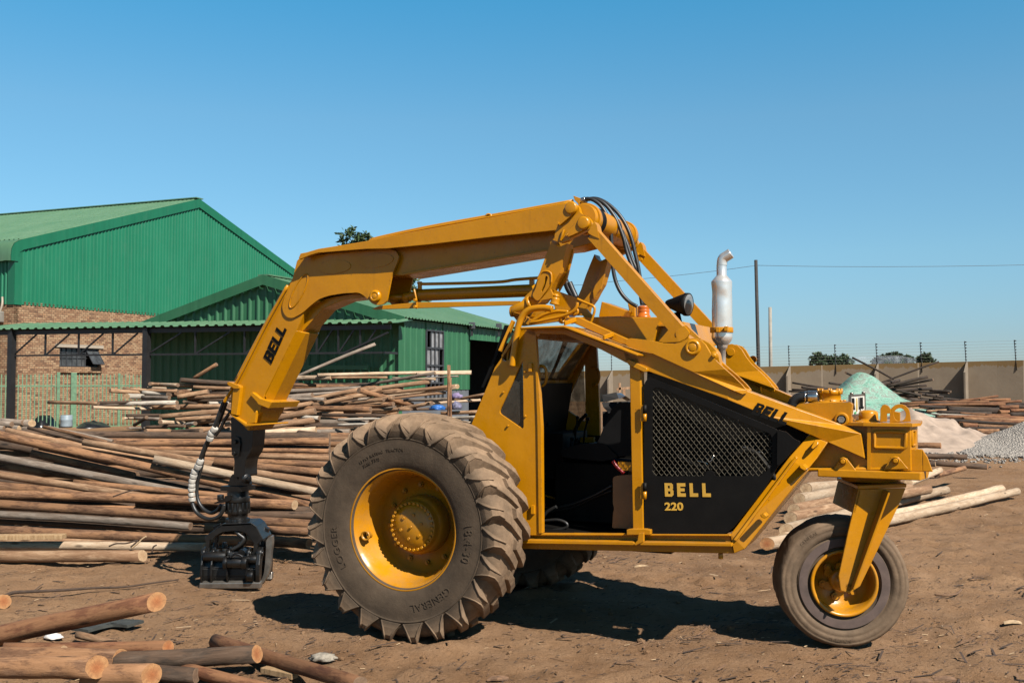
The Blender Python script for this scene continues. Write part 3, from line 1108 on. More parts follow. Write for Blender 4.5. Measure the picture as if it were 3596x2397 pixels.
# ---------------------------------------------------------------- inside the cab
zs = V(D(880, 800), 0).z
st_ = MB()
b_out = rounded([D(1010, 545), D(1075, 540), D(1090, 870), D(880, 880), D(835, 825), D(868, 790), D(930, 640), D(960, 570)], 18)
st_.plate(near(b_out, -.18), (0, .42, 0))
st_.plate(near(rounded([D(640, 830), D(760, 800), D(900, 790), D(1000, 880), D(900, 905), D(650, 880)], 16), -.20), (0, .46, 0))
st_.build('driver_seat', M['seat'], mach, .02, 3)
sb_ = MB()
sx0, sx1 = V(D(640, 900), 0).x, V(D(1085, 900), 0).x
sb_.box((sx0, -.12, zf), (sx1, .45, V(D(800, 905), 0).z))
sb_.build('seat_pedestal', M['dark'], mach, .01)
sb_ = MB()
sb_.box((sx0 - .35, .56, zf), (sx1 + .1, .60, zf + .60))
sb_.build('far_side_panel', M['dark'], mach)
for pts, lat, r_ in (([D(523, 735), D(548, 700), D(566, 682)], -.35, .008), ([D(720, 900), D(735, 730), D(745, 640)], .05, .006), ([D(770, 900), D(790, 720), D(808, 648)], .05, .008), ([D(690, 900), D(705, 800), D(712, 770)], 0, .008), ([D(735, 900), D(742, 800), D(745, 778)], 0, .008)):
    lv = MB()
    lp_ = near(pts, lat)
    lv.tube(lp_, r_, 8)
    lv.lathe([(0, -.012), (r_ * 1.9, -.006), (r_ * 1.9, .012), (0, .02)], lp_[-1], lp_[-1] - lp_[-2], 10)
    lv.build('control_lever', M['dark'], mach)
rl = MB()
rl.tube(smooth_path(near([D(962, 902), D(985, 935), D(1030, 978)], -.42), 4), .013, 10)
rl.build('brake_lever', M['red'], mach)
bp_ = MB()
bp_.plate(near(rounded([D(962, 1003), D(985, 992), D(1085, 985), D(1085, 1316), D(958, 1312), D(963, 1220), D(970, 1195), D(962, 1160)], 6), LN + .14), (0, .012, 0))
bp_.build('seat_side_panel', M['beige_panel'], mach, .002)
yb = MB()
yb.beam(V(D(525, 770), .3), V(D(850, 772), .3), .04, .04)
yb.beam(V(D(525, 1105), .0), V(D(940, 1230), .0), .03, .012)
yb.beam(V(D(1000, 930), -.40), V(D(1085, 935), -.40), .05, .06)
yb.build('floor_frame', YEL, mach)
hs = MB()
loop = near([D(530, 1250), D(560, 1215), D(600, 1190), D(618, 1182)], -.4)
hs.tube(smooth_path(loop, 5), .013, 8)
hs.tube(smooth_path(near([D(530, 1270), D(620, 1262), D(675, 1280), D(680, 1305), D(630, 1322), D(530, 1328)], -.45), 6), .011, 8)
for k in range(5):
    hs.tube(smooth_path(near([D(540 + 20 * k, 1200 + 8 * k), D(700, 1170 + 20 * k), D(850, 1110 + 15 * k), D(960, 1050 + 30 * k)], -.2 + .08 * k), 5), .012, 8)
hs.build('cab_hoses', M['rubber_hose'], mach)

# ---------------------------------------------------------------- lifting frame: posts, links, struts
post_front = [C(560, 448), C(572, 480), C(595, 502), C(612, 512), C(640, 498), C(682, 478), C(660, 580), C(620, 720), C(578, 792), C(545, 858), C(470, 960), C(440, 975), C(330, 1010), C(300, 965), C(345, 905), C(405, 850), C(440, 770), C(480, 650), C(520, 545)]
for s in (1, -1):
    pm = MB()
    pv = near(post_front, -.52)
    pm.plate(pv if s > 0 else [mir(v) for v in pv], (0, .13 * s, 0))
    slot = rounded([C(508, 742), C(525, 755), C(500, 835), C(478, 880), C(468, 868), C(490, 815), C(500, 760)], 5)
    # welded doubler with its slot, on the near post's face
    db = rounded([C(440, 775), C(470, 720), C(510, 705), C(550, 725), C(552, 800), C(520, 855), C(440, 960), C(390, 905), C(425, 850)], 16)
    dv, sv = near(db, -.545), near(slot, -.545)
    if s > 0:
        pm.plate([dv, sv], (0, .026, 0))
        pm.tube(smooth_path([V(C(*q), -.545) for q in ((440, 775), (468, 722), (510, 706), (550, 728), (552, 800))], 5), .008, 6)
    else:
        pm.plate([mir(v) for v in dv], (0, -.026, 0))
    # second, hooked tooth at the foot
    th_ = near([C(605, 800), C(612, 872), C(640, 820), C(672, 780), C(735, 525), C(690, 545)], -.40)
    pm.plate(th_ if s > 0 else [mir(v) for v in th_], (0, .03 * s, 0))
    pm.build('lift_post', YEL, mach, .005)
web_far = MB()
web_far.plate([mir(v) for v in near([C(548, 620), C(560, 640), C(538, 800), C(470, 905), C(372, 970), C(330, 960)], -.50)], (0, -.02, 0))
web_far.plate([V(C(*q), .40) for q in ((945, 728), (955, 745), (900, 860), (890, 905), (930, 920), (890, 940), (870, 1075), (770, 1070), (760, 930))], (0, .02, 0))
web_far.build('post_gusset', YEL, mach, .004)

link = rounded([C(652, 185), C(690, 142), C(745, 146), C(780, 180), C(786, 228), C(858, 262), C(888, 312), C(880, 352), C(720, 430), C(700, 452), C(622, 478), C(578, 440), C(580, 398), C(612, 308), C(645, 232)], 12)
for s in (1, -1):
    lk = MB()
    lvv = near(link, -.575)
    lk.plate(lvv if s > 0 else [mir(v) for v in lvv], (0, .05 * s, 0))
    for (q, tip) in (((722, 190), (617, 318)), ((824, 314), (692, 410))):
        c = V(C(*q), -.58)
        t = V(C(*tip), -.58)
        if s < 0:
            c, t = mir(c), mir(t)
        d = -YV * s
        lk.lathe([(.045, 0), (.045, .026), (.038, .034), (.0, .036)], c, d, 28)
        # keeper bar from the pin to its bolt
        n_ = (t - c).normalized()
        pdir = n_.cross(YV).normalized()
        pl = [c + pdir * .040, c - pdir * .040, c - pdir * .036 + n_ * .05, t - pdir * .018, t + n_ * .012, t + pdir * .018, c + pdir * .036 + n_ * .05]
        lk.plate([p + d * .004 for p in pl], d * .018)
        lk.cyl(t + d * .02, t + d * .036, .011, seg=8)
    for (q, q2) in (((655, 365), (628, 455)),):
        a_, b_ = V(C(*q), -.585), V(C(*q2), -.585)
        if s < 0:
            a_, b_ = mir(a_), mir(b_)
        lk.tube([a_, b_], .010, 8)
    lk.build('pivot_link', YEL, mach, .004)

tube_c = V(C(818, 268), -.5)
tb = MB()
tb.cyl((tube_c.x, -.52, tube_c.z), (tube_c.x, .52, tube_c.z), .098, seg=40)
tb.cyl((tube_c.x, -.46, tube_c.z), (tube_c.x, -.41, tube_c.z), .112, seg=40)
tb.cyl((tube_c.x, .41, tube_c.z), (tube_c.x, .46, tube_c.z), .112, seg=40)
tb.build('pivot_tube', YEL, mach, .004)
sl = MB()
for k in range(3):
    sl.lathe([(.099, 0), (.106, .004), (.106, .018), (.099, .022)], (tube_c.x, -.365 + .024 * k, tube_c.z), YV, 40)
sl.build('seal_ring', BLK, mach)

for s in (1, -1):
    sm_ = MB()
    t_, b_ = V(C(905, 405), -.555), V(C(1620, 1215), -.60)
    if s < 0:
        t_, b_ = mir(t_), mir(b_)
    sm_.beam(t_, b_, .075, .088, up=(0, 0, 1))
    fk = near([C(852, 388), C(885, 330), C(905, 300), C(925, 330), C(946, 440), C(880, 410)], -.60)
    sm_.plate(fk if s > 0 else [mir(v) for v in fk], (0, .09 * s, 0))
    fk2 = near(rounded([C(1570, 1205), C(1640, 1150), C(1690, 1210), C(1660, 1260), C(1600, 1285), C(1580, 1250)], 8), -.64)
    sm_.plate(fk2 if s > 0 else [mir(v) for v in fk2], (0, .03 * s, 0))
    if s > 0:
        sm_.plate(near(rounded([C(1635, 1160), C(1660, 1148), C(1775, 1262), C(1745, 1262), C(1690, 1230)], 8), -.62), (0, .05, 0))
    else:
        for q in ((1205, 425), (1262, 570), (1290, 612)):
            c = V(C(*q), .50)
            sm_.cyl(c, c - YV * .03, .016, seg=10)
    sm_.build('lift_strut', YEL, mach, .006)

# ---------------------------------------------------------------- boom
cap = [B(95, 500), B(108, 470), B(150, 462), B(230, 438), B(420, 408), B(560, 385), B(610, 372), B(1000, 300), B(1500, 208), B(1930, 128), B(1968, 128), B(1950, 300), B(1860, 312), B(1400, 360), B(1000, 408), B(700, 437), B(562, 440), B(400, 452), B(230, 466), B(180, 480), B(100, 512)]
bo = MB()
cv = near(cap, -.265)
bo.plate(cv, (0, .022, 0))
bo.plate([mir(v) for v in cv], (0, -.022, 0))
topl = cv[1:11]
topx = [Vector((v.x, -.243, v.z - .002)) for v in topl]
bo.plate(topx + [v - Vector((0, 0, .02)) for v in reversed(topx)], (0, .486, 0))
boom = bo.build('boom_cap', YEL, mach, .004)
wb = MB()
webp = [B(92, 512), B(180, 478), B(420, 446), B(700, 432), B(1860, 306), B(1990, 280), B(2150, 392), B(1980, 436), B(1815, 452), B(1400, 522), B(800, 622), B(735, 622), B(400, 640), B(90, 585)]
wb.plate(near(webp, -.135), (0, .27, 0))
wb.build('boom_web', YEL, mach, .006)
flp = MB()
f0, f1, f2 = V(B(800, 622), -.16), V(B(1400, 522), -.16), V(B(1850, 446), -.16)
for a_, b_ in ((f0, f1), (f1, f2)):
    flp.hull([a_, b_, (b_.x, .16, b_.z), (a_.x, .16, a_.z), a_ + Vector((0, 0, .016)), b_ + Vector((0, 0, .016)), (b_.x, .16, b_.z + .016), (a_.x, .16, a_.z + .016)])
flp.build('boom_bottom_flange', YEL, mach, .003)
gp = rounded([B(88, 505), B(300, 470), B(560, 448), B(700, 436), B(760, 448), B(788, 490), B(775, 530), B(735, 622), B(712, 740), B(698, 812), B(640, 828), B(600, 815), B(578, 790), B(545, 760), B(505, 738), B(400, 744), B(300, 760), B(235, 783), B(180, 826), B(120, 880), B(55, 915), B(15, 910), B(-10, 880), B(-20, 830), B(0, 760), B(55, 640)], 14)
gs = MB()
gvx = near(gp, -.178)
gs.plate(gvx, (0, .02, 0))
gs.plate([mir(v) for v in gvx], (0, -.02, 0))
for (cx_, cy_, rx, ry, tilt) in ((340, 562, 114, 47, -.08), (628, 518, 120, 48, -.12)):
    pts = [B(cx_ + rx * cos(t) * cos(tilt) - ry * sin(t) * sin(tilt), cy_ + rx * cos(t) * sin(tilt) + ry * sin(t) * cos(tilt)) for t in [2 * pi * k / 32 for k in range(32)]]
    gs.plate(near(pts, -.183), (0, .008, 0))
slot_e = [B(96 + 128 * cos(t) * cos(R(116)) - 33 * sin(t) * sin(R(116)), 728 + 128 * cos(t) * sin(R(116)) + 33 * sin(t) * cos(R(116))) for t in [2 * pi * k / 32 for k in range(32)]]
sev = near(slot_e, -.180)
gs.tube([v for v in sev] + [sev[0]], .006, 6)
gs.build('elbow_gusset', YEL, mach, .004)
# dipper arm: an octagonal box from the elbow down to the collar
dp = MB()
L_top, L_bot = A(2050, 600), A(1592, 1400)
near_face = [A(2050, 598), A(1985, 680), A(1900, 832), A(1640, 1308), A(1588, 1400), A(1588, 1560), A(1708, 1690), A(1790, 1560), A(1822, 1440), A(2042, 1000), A(2110, 842), A(2200, 800)]
nf = near(near_face, -.165)
dp.plate(nf, (0, .33, 0))
ch0 = [V(A(2042, 1000), -.165), V(A(2108, 1016), -.09), V(A(1858, 1530), -.09), V(A(1822, 1450), -.165)]
ch1 = [mir(v) for v in ch0]
dp.hull([ch0[3], ch0[2], ch1[2], ch1[3], ch0[0], ch0[1], ch1[1], ch1[0]])
dip = dp.build('dipper_arm', YEL, mach, .006)
put_text('lettering', 'BELL', A(1838, 1212), A(1945, 972), .105, -.169, dip, M['ink'], .020, .22, 1.10)
# inner underside of the elbow
iu = MB()
iu.plate(near([B(150, 850), B(250, 790), B(330, 770), B(500, 742), B(560, 770), B(400, 790), B(260, 850), B(120, 1010), B(110, 1000)], -.10), (0, .2, 0))
iu.build('elbow_web', YEL, mach, .004)
# collar, stop plate and lugs at the arm's foot
co = MB()
co.plate(near([G(440, 100), G(452, 108), G(427, 292), G(388, 284), G(404, 112)], -.20), (0, .40, 0))
co.plate(near([G(362, 78), G(376, 74), G(442, 100), G(440, 118), G(404, 118), G(366, 94)], -.215), (0, .43, 0))
co.plate(near([G(374, 280), G(390, 282), G(490, 346), G(582, 344), G(582, 354), G(484, 362)], -.195), (0, .39, 0))
co.plate(near([G(508, 152), G(528, 140), G(580, 182), G(655, 205), G(632, 246), G(562, 218), G(550, 198)], -.20), (0, .40, 0))
co.plate(near([G(480, 352), G(552, 258), G(556, 268), G(545, 340)], -.19), (0, .03, 0))
co.plate(near([G(552, 262), G(606, 236), G(580, 348), G(540, 348)], -.12), (0, .24, 0))
co.build('arm_collar', YEL, mach, .005)
pp = MB()
pp.tube(smooth_path(near([A(1980, 690), A(1830, 960), A(1640, 1330), A(1590, 1400)], -.19), 5), .012, 8)
pp.tube(smooth_path(near([A(1970, 700), A(1800, 1000), A(1620, 1345)], -.13), 5), .010, 8)
pp.tube(smooth_path(near([G(405, 112), G(372, 160), G(345, 205)], -.16), 5), .016, 8)
pp.build('dipper_pipe', YEL, mach)
tp = MB()
tp.tube(smooth_path(near([B(585, 386), B(640, 362), B(1000, 285), B(1500, 195), B(1985, 108)], -.06), 5), .012, 8)
tp.tube(smooth_path(near([B(585, 394), B(640, 370), B(1000, 294), B(1500, 204), B(1985, 118)], -.12), 5), .010, 8)
lp = V(B(1405, 222), -.08)
tp.lathe([(.022, -.012), (.032, -.012), (.032, .012), (.022, .012), (.022, -.012)], lp, YV, 20)
tp.build('boom_pipe', YEL, mach)
fn = MB()
fn.plate(near([C(732, 86), C(792, 108), C(778, 160), C(742, 122)], -.10), (0, .16, 0))
fn.build('hose_bulkhead', YEL, mach, .003)

# boom cylinder
cyl_y = 0.0
barrel = MB()
c0, c1 = V(B(900, 758), 0), V(B(1760, 722), 0)
barrel.cyl(c0, c1, .049, seg=32)
g0 = V(B(825, 772), 0)
barrel.cyl(g0, c0, .036, seg=28)
gdir = (c1 - c0).normalized()
barrel.cyl(g0, g0 + gdir * .05, .040, seg=28)
barrel.lathe([(.05, 0), (.058, 0), (.058, .02), (.05, .02)], c0 + gdir * .02, gdir, 28)
barrel.tube(smooth_path(near([B(930, 720), B(930, 675), B(960, 680), B(1440, 668), B(1590, 650), B(1745, 638)], -.03), 4), .0125, 10)
barrel.cyl(V(B(930, 720), -.03), V(B(930, 664), -.03), .018, seg=12)
barrel.box(*[tuple(V(q, -.03) + Vector(dv)) for q, dv in ((B(1682, 700), (0, 0, 0)), (B(1700, 630), (.012, .03, 0)))])
boom_cyl = barrel.build('boom_cylinder', YEL, mach, .002)
rd = MB()
rd.cyl(V(B(640, 768), 0), g0, .021, seg=20)
rd.build('piston_rod', YEL, boom_cyl)
cl = MB()
cl.plate(near([B(598, 850), B(650, 830), B(900, 806), B(1620, 796), B(1600, 825), B(930, 846), B(620, 856)], -.11), (0, .015, 0))
cl.plate(near([B(598, 850), B(650, 830), B(900, 806), B(1620, 796), B(1600, 825), B(930, 846), B(620, 856)], .095), (0, .015, 0))
for q in ((905, 792), (905, 838)):
    c = V(B(*q), -.12)
    cl.cyl(c, c - YV * .03, .014, seg=8)
cl.tube(near([B(890, 715), B(905, 780), B(910, 850)], -.115), .008, 8)
cl.build('link_arm', YEL, mach, .003)
pin = MB()
pc = V(B(624, 764), -.185)
pin.lathe([(.050, -.02), (.050, .012), (.040, .022), (.028, .022), (.027, .018), (.022, .018), (.021, .022), (0, .022)], pc, -YV, 32)
pin.cyl(pc, mir(pc), .035, seg=20)
pin.build('elbow_pin', YEL, mach, .002)

# pivot casting and pipework on the cab's brow
br_ = MB()
k0, k1 = V(Pz(245, 640), -.56), V(Pz(480, 530), -.56)
br_.cyl(k0, k1, .043, seg=28)
br_.cyl(V(Pz(205, 640), -.56), k0, .040, seg=28)
br_.lathe([(.050, 0), (.055, .006), (.055, .02), (.050, .026)], k1, (k1 - k0), 28)
br_.cyl((k0.x + .02, -.58, k0.z), (k0.x + .02, .58, k0.z), .035, seg=20)
br_.plate(near(rounded([Pz(370, 480), Pz(500, 330), Pz(560, 300), Pz(630, 330), Pz(650, 420), Pz(600, 560), Pz(480, 560)], 24), -.50), (0, .05, 0))
br_.plate(near([Pz(220, 650), Pz(355, 690), Pz(500, 770), Pz(490, 750), Pz(545, 660), Pz(520, 720), Pz(480, 745), Pz(380, 690), Pz(235, 640)], -.60), (0, .06, 0))
br_.plate(near([Pz(215, 690), Pz(250, 640), Pz(480, 770), Pz(560, 640), Pz(900, 600), Pz(1060, 640), Pz(1090, 740), Pz(900, 800), Pz(640, 835), Pz(360, 870), Pz(300, 800)], -.52), (0, .05, 0))
br_.build('pivot_casting', YEL, mach, .004)
dk = MB()
dk.plate(near([Pz(640, 470), Pz(700, 420), Pz(820, 285), Pz(865, 380), Pz(840, 440), Pz(690, 470)], -.55), (0, .02, 0))
dk.plate(near([Pz(820, 280), Pz(1235, 430), Pz(1225, 520), Pz(1190, 580), Pz(1100, 640), Pz(900, 640), Pz(880, 560)], -.44), (0, .02, 0))
dk.plate(near([Pz(1250, 575), Pz(1380, 600), Pz(1470, 700), Pz(1440, 820), Pz(1350, 740), Pz(1290, 650), Pz(1240, 710)], -.40), (0, .03, 0))
dk.build('pipe_shroud', YEL, mach, .004)
pot = MB()
pc0, pc1 = V(Pz(880, 540), -.52), V(Pz(915, 360), -.52)
pd = (pc1 - pc0)
ll = pd.length
pot.lathe([(.022, 0), (.036, .002), (.036, .012), (.030, .02), (.033, ll * .45), (.030, ll * .62), (.022, ll * .72), (.026, ll * .75), (.026, ll * .85), (.018, ll * .9), (.014, ll), (0, ll)], pc0, pd, 24)
pot.build('breather_pot', YEL, mach)
pip = MB()
pip.tube(smooth_path(near([Pz(850, 605), Pz(730, 585), Pz(600, 590), Pz(480, 620), Pz(390, 700), Pz(330, 820), Pz(292, 980), Pz(262, 1180), Pz(235, 1350), Pz(215, 1500)], -.70), 6), .0235, 14)
pip.tube(smooth_path(near([Pz(1240, 500), Pz(1230, 570), Pz(1160, 650), Pz(1000, 715), Pz(780, 765), Pz(600, 805), Pz(500, 830)], -.62), 6), .0125, 10)
pip.tube(smooth_path(near([Pz(1100, 650), Pz(950, 640), Pz(800, 665), Pz(680, 710), Pz(580, 770), Pz(520, 800)], -.60), 6), .013, 10)
pip.tube(smooth_path(near([Pz(1180, 690), Pz(1240, 670), Pz(1245, 620), Pz(1200, 615)], -.60), 5), .010, 8)
pip.tube(smooth_path(near([Pz(150, 1420), Pz(150, 1300), Pz(200, 1120), Pz(225, 1060)], -.62), 5), .012, 8)
pip.build('hydraulic_pipe', YEL, mach)
gr = MB()
gr.tube(smooth_path(near([Pz(1240, 445), Pz(1360, 500), Pz(1470, 545), Pz(1508, 575), Pz(1515, 630), Pz(1490, 720), Pz(1452, 820)], -.52), 5), .0095, 8)
gr.build('grab_rail', YEL, mach)
sfl = MB()
lc = V(Pz(1020, 770), -.56)
sfl.lathe([(.020, -.02), (.030, -.02), (.032, .0), (.026, .006), (.018, .006), (.018, -.01)], lc, V(Pz(1090, 790), -.56) - lc, 20)
sfl.build('pipe_flange', YEL, mach)
st = MB()
st.beam(V(Pz(240, 790), -.62), V(Pz(30, 1270), -.66), .02, .045, up=(0, 1, 0))
st.build('brow_strut', YEL, mach, .003)

# black hoses from the boom head to the tank
hh = MB()
HZ = [([(772, 138), (815, 122), (850, 112), (900, 124), (960, 170), (1008, 250), (1035, 340), (1045, 440), (1050, 560), (1060, 690), (1085, 800), (1130, 890), (1195, 960), (1255, 995)], -.08),
      ([(780, 148), (850, 118), (930, 122), (1000, 165), (1070, 255), (1115, 350), (1150, 450), (1165, 520), (1190, 600), (1225, 690), (1262, 790), (1285, 900), (1298, 985)], -.02),
      ([(790, 130), (900, 110), (980, 132), (1060, 190), (1130, 270), (1185, 370), (1220, 470), (1240, 560), (1262, 650), (1280, 750), (1300, 880), (1318, 985)], .06),
      ([(1115, 330), (1150, 420), (1180, 500), (1212, 600), (1250, 690), (1280, 790), (1310, 900), (1338, 985)], .12)]
for pts, lat in HZ:
    hh.tube(smooth_path([V(C(*q), lat) for q in pts], 5), .0145, 10)
hh.build('hydraulic_hose', M['rubber_hose'], mach)
hf = MB()
for q0, q1, l in (((768, 132), (832, 116), -.08), ((775, 146), (845, 130), -.02)):
    hf.cyl(V(C(*q0), l), V(C(*q1), l), .020, seg=8)
hf.build('hose_fitting', M['chrome'], mach, .002)
h2 = MB()
for k, (q0, q1, q2) in enumerate((((668, 780), (690, 850), (735, 920)), ((700, 800), (725, 860), (755, 925)))):
    h2.tube(smooth_path([V(C(*q), -.30) for q in (q0, q1, q2)], 5), .022, 10)
h2.build('hydraulic_hose', M['rubber_hose'], mach)

# ---------------------------------------------------------------- exhaust and lamp
exl = -.28
ex = MB()
pb, p1, p2, p3, p4 = V(C(1964, 1535), exl), V(C(1958, 1310), exl), V(C(1955, 1255), exl), V(C(1952, 795), exl), V(C(1954, 745), exl)
up_ = (p3 - p2).normalized()
r1, r2, r3 = 30 / 2.34 * 6.75 / 3496, 86 / 2.34 * 6.75 / 3496, 42 / 2.34 * 6.75 / 3496
hgt = (p3 - p2).length
body = [(r1, -(p2 - pb).length), (r1, -.075), (r1 * 1.45, -.07), (r1 * 1.45, -.055), (r2 * .62, -.045), (r2 * .86, -.022), (r2 * .97, -.006), (r2, .006)]
body += [(r2, hgt * (k + .5) / 26 + .003) for k in range(26)]
body += [(r2, hgt), (r2 * .97, hgt + .006), (r3 * 1.5, hgt + .026), (r3 * 1.08, hgt + .042), (r3, hgt + .046), (r3, (V(C(1954, 655), exl) - p2).length)]
ex.lathe(body, p2, up_, 48)
for v in ex.bm.verts:      # knocks and dents in the muffler's wall
    h_ = (v.co - p2).dot(up_)
    if .012 < h_ < hgt - .01:
        cdir = (v.co - (p2 + up_ * h_)).normalized()
        ed = min(1, h_ / .05, (hgt - h_) / .05)
        f = .002 * noise.noise(v.co * 14) + .011 * max(0, noise.noise(v.co * 6.5 + Vector((3, 1, 2)))) + .007 * max(0, noise.noise(v.co * 11 + Vector((1, 7, 4))))
        v.co -= cdir * f * ed
muf = ex.build('exhaust_muffler', M['silver'], mach)
tpip = MB()
q0 = V(C(1954, 660), exl)
q1, q2 = V(C(1957, 606), exl), V(C(2028, 560), exl)
el = smooth_path([q0, q0.lerp(q1, .6), q1 + (q2 - q1) * .12, q1.lerp(q2, .55), q2], 5)
tpip.tube(el, r3 * 1.03, 28, False)
tpip.tube([q2 + (q2 - q1) * .02, q2 - (q2 - q1) * .5], r3 * .92, 28, True)
tpip.build('exhaust_tailpipe', M['silver'], muf)
cla = MB()
cc = V(C(1952, 1190), exl)
cla.lathe([(r2 + .001, -.018), (r2 + .008, -.018), (r2 + .008, .018), (r2 + .001, .018), (r2 + .001, -.018)], cc, up_, 32)
for q in ((1922, 1188), (1990, 1178)):
    c = V(C(*q), exl - .088)
    cla.box((c.x - .012, c.y - .012, c.z - .016), (c.x + .012, c.y + .02, c.z + .016))
cla.build('exhaust_clamp', YEL, muf, .002)

lmp = MB()
lcn = V(C(1668, 980), -.10)
ldir = Vector((.97, -.20, -.08)).normalized()
rl_ = 96 / 2.34 * 6.8 / 3496
lmp.lathe([(0, -.165), (.022, -.165), (.03, -.15), (.04, -.12), (rl_ * .80, -.06), (rl_ * .98, -.02), (rl_ * 1.04, -.015), (rl_ * 1.04, .012), (rl_ * .96, .016)], lcn, ldir, 32)
lmp.cyl(lcn - ldir * .08 - Vector((0, 0, .06)), lcn - ldir * .05 - Vector((0, 0, .19)), .022, seg=12)
lmp.tube(smooth_path([lcn - ldir * .15, lcn - ldir * .17 - Vector((0, 0, .06)), lcn - ldir * .12 - Vector((0, 0, .15))], 5), .006, 8)
lamp = lmp.build('work_lamp', BLK, mach)
ln_ = MB()
ln_.lathe([(rl_ * .97, .012), (rl_ * .7, .022), (rl_ * .35, .028), (0, .03)], lcn, ldir, 32)
ln_.build('lamp_lens', M['lens'], lamp)
lb = MB()
lpb = lcn - ldir * .05 - Vector((0, 0, .19))
lb.cyl(lpb + Vector((0, 0, .02)), lpb - Vector((0, 0, .12)), .02, seg=10)
lb.box((lpb.x - .06, lpb.y - .03, lpb.z - .13), (lpb.x + .06, lpb.y + .05, lpb.z - .02))
lb.build('lamp_bracket', YEL, mach, .003)

# ---------------------------------------------------------------- rear tank and turntable
tk = MB()
tko = rounded([E(628, 602), E(652, 574), E(1040, 560), E(1056, 575), E(1046, 730), E(920, 740), E(735, 640)], 10)
tk.plate(near(tko, -.30), (0, .56, 0))
cb_ = V(E(980, 690), -.30)
tk.lathe([(.046, -.01), (.046, .022), (.040, .030), (.030, .030)], cb_, -YV, 28)
tank = tk.build('hydraulic_tank', YEL, mach, .012, 3)
nu = MB()
nu.lathe([(.031, .0), (.031, .020), (.024, .021)], cb_ - YV * .008, -YV, 24, mat=0)
nu.lathe([(.0235, .0), (.0235, .034), (.014, .034), (.013, .03), (0, .03)], cb_ - YV * .008, -YV, 6, smooth=False, mat=1)
nu.build('drain_nut', [M['dark'], M['chrome']], tank)
fc = MB()
fz0 = V(E(890, 565), -.05)
kE = 6.75 / 3496 / 2.1469
fc.lathe([(150 * kE, -.01), (150 * kE, .008), (84 * kE, .010), (80 * kE, .014), (80 * kE, 62 * kE), (86 * kE, 64 * kE), (86 * kE, 90 * kE), (78 * kE, 96 * kE), (0, 97 * kE)], fz0, (0, 0, 1), 36)
for k in range(8):
    a = 2 * pi * k / 8 + .2
    c = fz0 + Vector((105 * kE * cos(a), 105 * kE * sin(a), .006))
    fc.cyl(c, c + Vector((0, 0, .014)), .010, seg=8)
    c = fz0 + Vector((84 * kE * cos(a), 84 * kE * sin(a), 70 * kE))
    fc.cyl(c - Vector((0, 0, .004)), c + Vector((0, 0, .034)), .008, seg=8)
fc.build('filler_cap', YEL, tank)
sh_ = MB()
sh_.tube(smooth_path(near([E(606, 585), E(618, 555), E(650, 530), E(695, 522), E(740, 522)], -.10), 6), .034, 16)
sh_.build('suction_hose', M['rubber_hose'], tank)
hcl = MB()
c0, c1 = V(E(700, 522), -.10), V(E(800, 520), -.10)
hcl.cyl(c0, c0.lerp(c1, .14), .038, seg=24)
hcl.cyl(c0.lerp(c1, .25), c1, .041, seg=24)
hcl.build('hose_clamp', M['chrome'], tank, .003)
# registration plate behind the tank, facing aft
pl = empty('number_plate', V(E(1100, 580), -.02), 0, mach)
pl.rotation_euler = (0, 0, R(-6))
pb_ = MB()
pb_.box((-.008, -.235, -.062), (0, .235, .062), mat=0)
pb_.build('plate_blank', M['plate_white'], pl, .002)
fr_ = MB()
for lo_, hi_ in (((-.012, -.245, .062), (.006, .245, .070)), ((-.012, -.245, -.070), (.006, .245, -.062)), ((-.012, -.245, -.062), (.006, -.235, .062)), ((-.012, .235, -.062), (.006, .245, .062))):
    fr_.box(lo_, hi_)
for yy in (-.2, .2):
    fr_.cyl((0, yy, .07), (0, yy, .085), .012, seg=8)
fr_.build('plate_frame', M['worn'], pl)


def plate_text(s, yc, size, mat, zz=0.004, xs=1.0):
    me = text_mesh(s, size, .003, .003, 0, 1.0, xs)
    for v in me.vertices:
        v.co = (.003 + v.co.z, yc + v.co.x, zz + v.co.y)
    me.materials.append(mat)
    o = bpy.data.objects.new('plate_lettering', me)
    COL.objects.link(o)
    o.parent = pl


plate_text('JR', -.16, .105, M['ink'])
plate_text('LJRL', .10, .105, M['ink'], xs=.85)
em = MB()
em.plate([Vector((.004, -.045 + .022 * sin(t) * (1 - .35 * cos(t)), .045 * cos(t))) for t in [2 * pi * k / 20 for k in range(20)]], (-.003, 0, 0))
em.build('plate_emblem', M['plate_gold'], pl)
eg = MB()
eg.plate([Vector((.004, -.10 + .03 * sin(t), -.052 + .008 * cos(t))) for t in [2 * pi * k / 16 for k in range(16)]], (-.003, 0, 0))
eg.build('plate_sticker', M['plate_green'], pl)

# turntable housing
TL = -.305
a0 = V(E(1172, 900), TL); a1 = V(E(1494, 900), TL)
zt0, zt1 = V(E(1330, 1072), TL).z, V(E(1330, 742), TL).z
chx = .055
hx2 = max(a1.x + .03, V(E(1535, 900), .16).x)
octa = [(a0.x, TL), (a1.x, TL), (hx2, TL + .13), (hx2, -TL - .13), (a1.x, -TL), (a0.x, -TL)]
tt = MB()
tt.plate([Vector((x, y, zt0)) for x, y in octa], (0, 0, zt1 - zt0))
zf_ = zt1
octf = [(a0.x - .24, TL + .03), (a0.x - .02, TL - .035), (a1.x + .015, TL - .035), (hx2 + .03, TL + .115), (hx2 + .03, -TL - .115), (a1.x + .015, -TL + .035), (a0.x - .02, -TL + .035), (a0.x - .24, -TL - .055)]
tt.plate([Vector((x, y, zf_)) for x, y in octf], (0, 0, .020))
cheek = [E(718, 1066), E(872, 862), E(1152, 985), E(1170, 1000), E(1170, 1066)]
tt.plate(near(cheek, TL + .012), (0, .03, 0))
tt.plate([mir(v) for v in near(cheek, TL + .012)], (0, -.03, 0))
